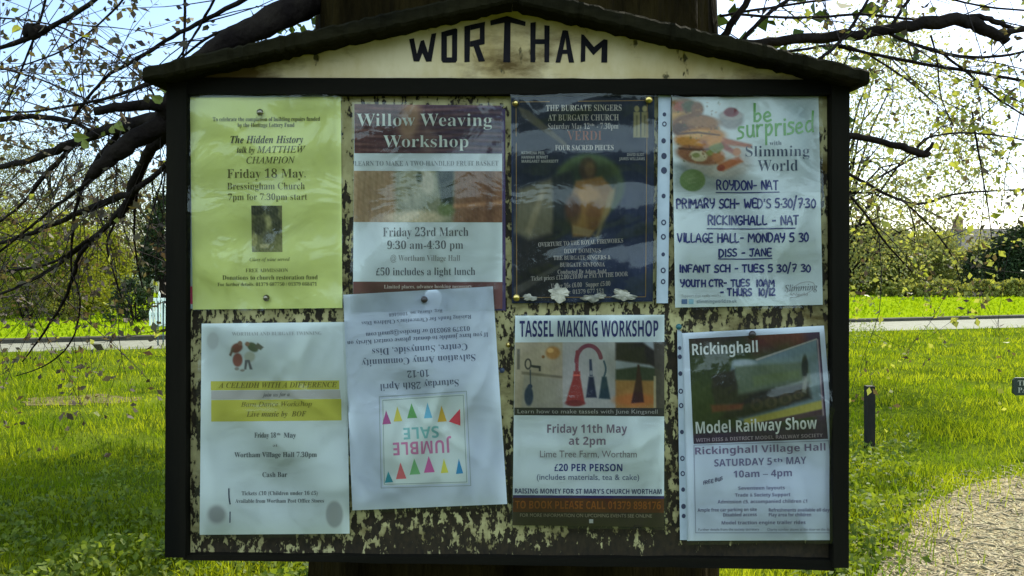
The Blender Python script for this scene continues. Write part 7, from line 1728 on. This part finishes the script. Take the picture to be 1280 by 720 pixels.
# a few larger leaves close to the left post
for (px, py, s) in ((197, 124, .011), (205, 112, .006), (101, 172, .012), (107, 180, .009), (150, 158, .010), (141, 162, .007), (20, 37, .009)):
    c = np.array(W(px, py, R(.16, .22)))
    a0 = R(0, 6.28)
    ca, sa = math.cos(a0), math.sin(a0)
    prof = ((0, -.9, 0), (.55, -.75, .25), (.72, -.2, .35), (.45, .45, .2), (0, 1.1, -.1), (-.45, .45, .3), (-.72, -.2, .45), (-.55, -.75, .3), (0, -.2, -.05))
    V = [(c[0] + (u * ca - w * sa) * s, c[1] - h * s + R(-.002, .002), c[2] + (u * sa + w * ca) * s) for u, w, h in prof]
    obj('leaf', V, [(8, j, (j + 1) % 8) for j in range(8)], M_LEAF, tree)
# the crown overhead, out of the picture: it shades the ground and the board
cr = MB()
cp = []
for k in range(11):
    a = 2 * math.pi * k / 11 + R(-.2, .2)
    el = R(.35, 1.1)
    L = R(2.2, 4.2)
    p0 = np.array((0, .56, R(2.9, 4.8)))
    pts = [p0 + np.array((math.cos(a) * math.cos(el), math.sin(a) * math.cos(el), math.sin(el))) * L * t + np.array((0, 0, -.5 * t * t)) + np.array((R(-1, 1), R(-1, 1), R(-1, 1))) * .12 * (t > 0) for t in np.linspace(0, 1, 8)]
    cr.tube(pts, list(np.linspace(.11, .02, 8)), 7)
    for _ in range(14):
        c = pts[random.randint(3, 7)] + rng.normal(0, .45, 3)
        cp.append(c + rng.normal(0, .26, (70, 3)))
shade_bough = [(0, .7, 3.3), (-.5, 2.5, 3.5), (-1.0, 4.6, 3.45), (-1.5, 7.2, 3.2), (-1.7, 8.2, 2.9)]  # unseen bough with a dense leaf clump, added to shade the lower-left grass
cr.tube(shade_bough, [.10, .08, .06, .035, .015], 8)
for _ in range(420):
    c = np.array((-.8 + R(-1.0, 1.1), 6.6 + R(-1.0, 1.0), 3.1 + R(-.35, .4)))
    cp.append(c + rng.normal(0, .16, (42, 3)))
for bx, by in ((-2.4, 1.6), (-3.6, 3.0), (-1.6, 4.2)):  # more unseen boughs added overhead to keep sky light off the left grass
    cr.tube([(0, .6, 3.6), (bx * .4, .6 + (by - .6) * .4, 4.7), (bx, by, 5.4), (bx * 1.25, by * 1.2, 5.5)], [.11, .08, .045, .015], 8)
    for _ in range(52):
        c = np.array((bx + R(-1.3, 1.3), by + R(-1.3, 1.1), 5.35 + R(-.7, .8)))
        cp.append(c + rng.normal(0, .22, (60, 3)))
cr.build('upper_branches', M_LIMB, tree, smooth=True)
v, f = leaf_cloud(np.concatenate(cp), .055, aspect=1.3)
M_CROWN = mat('dark_crown_leaf', (.03, .05, .008), .7, (.05, .075, .012), 4, spec=.1, trans=.12)  # leaves made dark and nearly opaque so that they cast deep shade
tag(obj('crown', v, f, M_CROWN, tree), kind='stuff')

# ------------------------------------------------------------------ things on the grass
M_POST = mat('black_post_timber', (0.006, 0.005, 0.004), .8, (0.014, 0.011, 0.008), 20, 5, bump=.002, stretch=(1, 1, .2))
def short_post(px, py_base, h, w, label):
    x, y, _ = G(px, py_base)
    root = tag(empty('wooden_post', (x, y, 0)), label, 'post')
    b = MB()
    for z0, z1, s in ((-.1, h, 1),):
        b.box(x - w / 2 * s, x + w / 2 * s, y - w / 2 * s, y + w / 2 * s, z0, z1)
    b.build('shaft', M_POST, root)
short_post(1087, 561, .505, .064, 'short square black post standing in the grass right of the noticeboard')

M_SIGN = mat('dark_green_sign', (0.006, 0.018, 0.012), .4, spec=.4)
M_SIGNTXT = mat('pale_sign_lettering', (.30, .30, .24), .6)
def small_sign(px, d, h):
    x, y = AT(px, d)
    root = tag(empty('small_sign', (x, y, 0)), 'small dark green plaque with clipped corners on a short stake at the grass edge', 'sign')
    k = d / F
    z1 = HC + (HZ - 472) * k; z0 = HC + (HZ - 494) * k
    w = (z1 - z0) * 1.95 / 2
    cx = x + w; c = .02
    pts = [(cx - w + c, z0), (cx + w - c, z0), (cx + w, z0 + c), (cx + w, z1 - c), (cx + w - c, z1), (cx - w + c, z1), (cx - w, z1 - c), (cx - w, z0 + c)]
    n_ = 8
    V = [(a, y - .012, b) for a, b in pts] + [(a, y + .006, b) for a, b in pts]
    obj('plaque', V, [tuple(range(n_)), tuple(range(2 * n_ - 1, n_ - 1, -1))] + [(i, i + n_, (i + 1) % n_ + n_, (i + 1) % n_) for i in range(n_)], M_SIGN, root)
    V, Fc = [], []
    lt = MB()
    for s_, zc in (('TREE', z0 + (z1 - z0) * .57), ('PARK', z0 + (z1 - z0) * .17)):
        g_, fs = glyphs(s_, 'serifb')
        sc = (z1 - z0) * .28 / .678
        wid = g_[:, 0].max() * sc
        lt.add([(cx - w + .035 + a * sc, y - .0135, zc + b * sc) for a, b in g_], fs)
    lt.build('lettering', M_SIGNTXT, root)
    MB().box(cx - .018, cx + .018, y + .0065, y + .03, -.05, z1 - .03).build('stake', M_POST, root)
small_sign(1265.5, 6.6, .4)

# slim marker posts and a white gate across the road
M_GREENPOST = mat('faded_green_paint', (0.03, 0.06, 0.06), .6, (.05, .08, .08), 20)
for px, lab in ((197.5, 'slim grey green marker post by the road, left one of a pair'), (204, 'slim grey green marker post by the road, right one of a pair')):
    x, y, _ = G(px, 432)
    root = tag(empty('marker_post', (x, y, 0)), lab, 'post', 'slim marker posts')
    MB().tube([(x, y, -.05), (x, y, .80)], .014, 8).build('shaft', M_GREENPOST, root)
    MB().tube([(x, y, .80), (x, y, .83)], [.018, .008], 8).build('cap', M_GREENPOST, root)
M_WHITE = mat('white_gate_paint', (.74, .76, .78), .5, (.66, .68, .70), 12)
d = 19.0
gx0, gy0 = AT(197, d)
root = tag(empty('white_gate', (gx0, gy0, ZV)), 'small white picket gate with pointed centre pale across the road', 'gate')
k = d / F
for i, (px, top) in enumerate(((188, 386), (191.6, 379), (195.4, 373), (199, 364), (202.6, 373), (206.2, 379), (209.8, 386), (213, 388))):
    x = (px - 640) * k; zt = HC + (HZ - top) * k
    w = .023
    V = [(x - w, gy0 - .01, ZV), (x + w, gy0 - .01, ZV), (x + w, gy0 - .01, zt - .06), (x, gy0 - .01, zt), (x - w, gy0 - .01, zt - .06)]
    V += [(a, gy0 + .01, c) for a, b, c in V]
    obj('pale', V, [(0, 1, 2, 3, 4), (9, 8, 7, 6, 5)] + [(j, j + 5, (j + 1) % 5 + 5, (j + 1) % 5) for j in range(5)], M_WHITE, root)
for zz in (.30, .62):
    MB().box((186 - 640) * k, (215 - 640) * k, gy0 + .012, gy0 + .04, ZV + zz - .035, ZV + zz + .035).build('gate_rail', M_WHITE, root)

# ------------------------------------------------------------------ background: houses, trees, shrubs
def foliage_mat(name, c, c2, tr=.35): return mat(name, c, .7, c2, .8, 4, spec=.15, trans=tr)
F_WILLOW = foliage_mat('willow_green', (.105, .128, .010), (.20, .215, .022), .42)
F_LIGHT = foliage_mat('light_bush_green', (.15, .16, .03), (.24, .24, .07), .4)
F_OLIVE = foliage_mat('olive_green', (.065, .072, .008), (.13, .13, .02), .25)
F_DARK = foliage_mat('evergreen_dark', (.013, .024, .008), (.030, .046, .013), .1)
F_MID = foliage_mat('mid_green', (.04, .075, .014), (.075, .115, .022))
F_PALE = foliage_mat('pale_spring_green', (.17, .18, .07), (.30, .30, .14), .4)
F_TWIGGY = foliage_mat('budding_twigs', (.10, .10, .05), (.16, .16, .07), .3)

def plant(name, label, cat, px, d, w, h, mat_, n_clump, per, leaf, lift=.0, group=None, z0=ZV, stems=5, spread=.18, squash=1.0, shape='round', trunk_r=.05, dz=None):
    """w, h in metres; crown from lift*h to h"""
    x, y = AT(px, d)
    root = tag(empty(name, (x, y, z0)), label, cat, group)
    c = []
    zc0, zc1 = z0 + lift * h, z0 + h
    pts_all = []
    ends = []
    for _ in range(n_clump):
        a = R(0, 2 * math.pi)
        t = random.random()
        zz = zc0 + (zc1 - zc0) * t
        if shape == 'cone': rr = (1 - t) * .9 + .12
        elif shape == 'column': rr = (1 - t ** 4) * .9 + .1
        else: rr = math.sqrt(max(.05, 1 - (2 * t - 1) ** 2 * .85)) if lift > .15 else math.sqrt(max(.04, 1 - t ** 2.2))
        r = w / 2 * rr * math.sqrt(R(.15, 1.05))
        cc = np.array((x + math.cos(a) * r, y + math.sin(a) * r * squash, zz))
        ends.append(cc)
        pts_all.append(cc + rng.normal(0, spread * min(w, h) * R(.5, 1.1) * .5, (per, 3)))
    P_ = np.concatenate(pts_all)
    P_ = P_[P_[:, 2] > z0 + .02]
    st = MB()
    if lift > .12:
        st.tube([(x, y, z0 - .05), (x + R(-.05, .05), y, z0 + lift * h), (x + R(-.15, .15), y, z0 + h * .8)], [trunk_r * 1.2, trunk_r, trunk_r * .35], 8)
        for e in ends[:stems * 3]:
            zb = z0 + h * R(lift * .8, .65)
            st.tube([(x, y, zb), tuple((np.array((x, y, zb)) + e) / 2 + np.array((0, 0, .05 * h))), tuple(e)], [trunk_r * .4, trunk_r * .25, trunk_r * .08], 5)
    else:
        for e in ends[:stems * 2]:
            st.tube([(x + R(-.1, .1) * w, y, z0 - .03), tuple((np.array((x, y, z0)) + e) / 2), tuple(e)], [trunk_r * .6, trunk_r * .4, trunk_r * .1], 5)
    st.build('trunk' if lift > .12 else 'stems', M_LIMB, root)
    v, f = leaf_cloud(P_, leaf, aspect=1.5)
    tag(obj('crown' if lift > .12 else 'foliage', v, f, mat_, root), kind='stuff')
    return root

def house(label, px, d, w, dep, eave, ridge, wallc, roofc, chim, hip=0.0, z0=ZV):
    x, y = AT(px, d)
    root = tag(empty('house', (x, y, z0)), label, 'house')
    wm = mat('house_wall', wallc, .85, tuple(v * .85 for v in wallc), 2, bump=.004)
    rm = mat('roof_tiles', roofc, .85, tuple(v * .7 for v in roofc), 5, bump=.02, bscale=12)
    MB().box(x - w / 2, x + w / 2, y - dep / 2, y + dep / 2, z0 - .1, z0 + eave).build('wall', wm, root)
    o_ = .35
    e0, e1 = x - w / 2 - o_, x + w / 2 + o_
    f0, f1 = y - dep / 2 - o_, y + dep / 2 + o_
    ze, zr = z0 + eave + .01, z0 + ridge
    V = [(e0, f0, ze), (e1, f0, ze), (e1, f1, ze), (e0, f1, ze), (e0 + hip, y, zr), (e1 - hip, y, zr)]
    rf_ = obj('roof', V, [(0, 1, 5, 4), (2, 3, 4, 5), (1, 2, 5), (3, 0, 4), (3, 2, 1, 0)], rm, root)
    bm_ = mat('chimney_brick', (.16, .085, .06), .9, (.22, .12, .085), 9)
    for cx in chim:
        b = MB().box(x + cx - .35, x + cx + .35, y - .3, y + .3, zr - .7, zr + .75).box(x + cx - .42, x + cx + .42, y - .37, y + .37, zr + .752, zr + .90)
        b.tube([(x + cx, y, zr + .90), (x + cx, y, zr + 1.3)], [.16, .13], 10)
        b.build('chimney', bm_, rf_)
    gm = mat('window_glass', (.03, .04, .05), .08, spec=.6)
    fm = mat('window_frame_white', (.7, .7, .68), .5)
    for i in range(4):
        wx = x - w / 2 + w * (i + .5) / 4
        if i == 1:
            MB().box(wx - .45, wx + .45, y - dep / 2 - .05, y - dep / 2 - .002, z0, z0 + 2.0).build('door', mat('door_paint', (.05, .08, .12), .5), root)
            continue
        fr_ = MB()
        for q in ((wx - .6, wx + .6, z0 + .9, z0 + .97), (wx - .6, wx + .6, z0 + 1.93, z0 + 2.0), (wx - .6, wx - .53, z0 + .971, z0 + 1.929), (wx + .53, wx + .6, z0 + .971, z0 + 1.929), (wx - .03, wx + .03, z0 + .971, z0 + 1.929)):
            fr_.box(q[0], q[1], y - dep / 2 - .06, y - dep / 2 - .003, q[2], q[3])
        wo_ = fr_.build('window', fm, root)
        MB().box(wx - .525, wx + .525, y - dep / 2 - .03, y - dep / 2 - .004, z0 + .972, z0 + 1.928).build('pane', gm, wo_)
    return root
house('low house with grey brown roof and one chimney behind the bushes right', 1226, 78, 6.8, 6, 2.6, 5.1, (.30, .26, .2), (.10, .085, .075), (-2.2,), hip=.6)
house('low house with dark roof and end chimney, partly behind the right post', 1076, 82, 9.0, 6, 2.6, 5.3, (.34, .30, .24), (.085, .07, .062), (1.0,), hip=.4)
house('small cottage with reddish brown roof among the trees left', 160, 46, 5.2, 4, 1.4, 2.35, (.45, .40, .3), (.17, .085, .05), (), hip=.3)

GRP = 'trees and bushes across the road'
# left
plant('willow_bush', 'big yellow green willow bush at the left edge across the road', 'bush', 12, 25, 3.8, 2.9, F_WILLOW, 190, 130, .055, group=GRP)
plant('willow_bush', 'yellow green willow bush, second from the left edge, wide and loose', 'bush', 72, 24, 3.2, 2.6, F_WILLOW, 160, 130, .055, group=GRP)
plant('willow_bush', 'yellow green willow bush in front of the cottage roof', 'bush', 120, 26, 2.3, 2.5, F_WILLOW, 120, 130, .055, group=GRP)
plant('dark_shrub', 'low dark olive shrub under the willow bushes at the far left', 'bush', 34, 21.5, 2.0, 1.2, F_OLIVE, 50, 50, .05, group=GRP)
plant('dark_shrub', 'low dark olive shrub under the second willow bush', 'bush', 82, 21.5, 1.6, 1.0, F_OLIVE, 45, 50, .05, group=GRP)
plant('dark_shrub', 'dark rounded shrub beside the white gate', 'bush', 165, 20.5, 1.15, 1.0, F_DARK, 50, 60, .05, group=GRP)
plant('evergreen_tree', 'black green ivy covered evergreen beside the left post', 'tree', 203, 24, 1.25, 3.45, F_DARK, 90, 80, .06, lift=.28, group=GRP, shape='column', trunk_r=.12)
for px, d, w, h, lab in ((-20, 32, 5, 6.2, 'hazy budding tree at the left edge behind the willows'), (62, 34, 5, 6.6, 'tall hazy budding tree behind the second willow bush'), (130, 33, 4, 5.6, 'hazy budding tree behind the cottage roof'), (185, 36, 4, 5.6, 'hazy budding tree behind the dark evergreen')):
    plant('budding_tree', lab, 'tree', px, d, w, h, F_TWIGGY, 210, 60, .05, lift=.25, group=GRP, stems=14, trunk_r=.09)
# right
plant('olive_bush', 'olive green bush touching the right post across the road', 'bush', 1076, 42, 3.4, 3.3, F_OLIVE, 150, 110, .09, group=GRP)
plant('twiggy_bush', 'dark bare twiggy bush between the olive and yellow green bushes', 'bush', 1122, 41, 2.2, 3.1, F_OLIVE, 90, 50, .10, group=GRP, stems=20, trunk_r=.12)
plant('leafy_bush', 'tall pale yellow green bush in front of the chimney house', 'bush', 1166, 44, 3.7, 3.1, F_LIGHT, 170, 110, .09, group=GRP)
plant('dark_shrub', 'small dark pointed shrub in front of the chimney house', 'bush', 1212, 41, 1.4, 2.2, F_DARK, 55, 50, .08, group=GRP, shape='cone')
plant('leafy_bush', 'mid green rounded bush beside the dark pointed shrub', 'bush', 1230, 45, 3.0, 2.6, F_LIGHT, 120, 100, .09, group=GRP)
plant('evergreen_bush', 'large dark green rounded bush at the right edge', 'bush', 1278, 42, 4.0, 3.2, F_DARK, 200, 100, .10, group=GRP)
for px, lab in ((1130, 'low budding hedge plant by the bare twiggy bush'), (1180, 'low budding hedge plant under the tall yellow green bush'), (1225, 'low budding hedge plant under the dark pointed shrub'), (1268, 'low budding hedge plant at the right edge')):
    plant('hedge_plant', lab, 'hedge', px, 38.5, 2.6, .75, F_LIGHT, 60, 40, .09, group=GRP, squash=.4)
# hidden behind the board, so that a step to the side still shows a tree line
for i, (px, lab) in enumerate(((290, 'mid green bush'), (380, 'mid green bush'), (480, 'mid green bush'), (590, 'mid green bush'), (700, 'mid green bush'), (800, 'mid green bush'), (900, 'mid green bush'), (990, 'mid green bush'))):
    d = 22 + (px - 200) / 850 * 20
    plant('bush', 'green bush across the road behind the noticeboard', 'bush', px, d, 3.2, 2.7, (F_MID, F_WILLOW, F_OLIVE)[i % 3], 60, 40, .09, group=GRP)
# airy pale tree half hidden by the right post
plant('young_tree', 'airy pale green young tree half hidden behind the right post', 'tree', 1050, 11.0, 3.7, 4.4, F_PALE, 420, 70, .03, lift=.34, z0=0, stems=24, spread=.16, trunk_r=.05)
# unseen hedge line added behind the viewer as a dark reflection for the plastic sleeves
for i, (px, d) in enumerate(((-300, -9), (250, -8), (640, -8.5), (1050, -8), (1600, -9))):
    plant('added_hedge_tree', 'unseen dark hedge tree added behind the viewpoint for the sleeves to mirror', 'hedge', px, d - 2.5, 6.5, 3.5, F_DARK, 170, 60, .14, group='added hedge behind the viewpoint', z0=0)
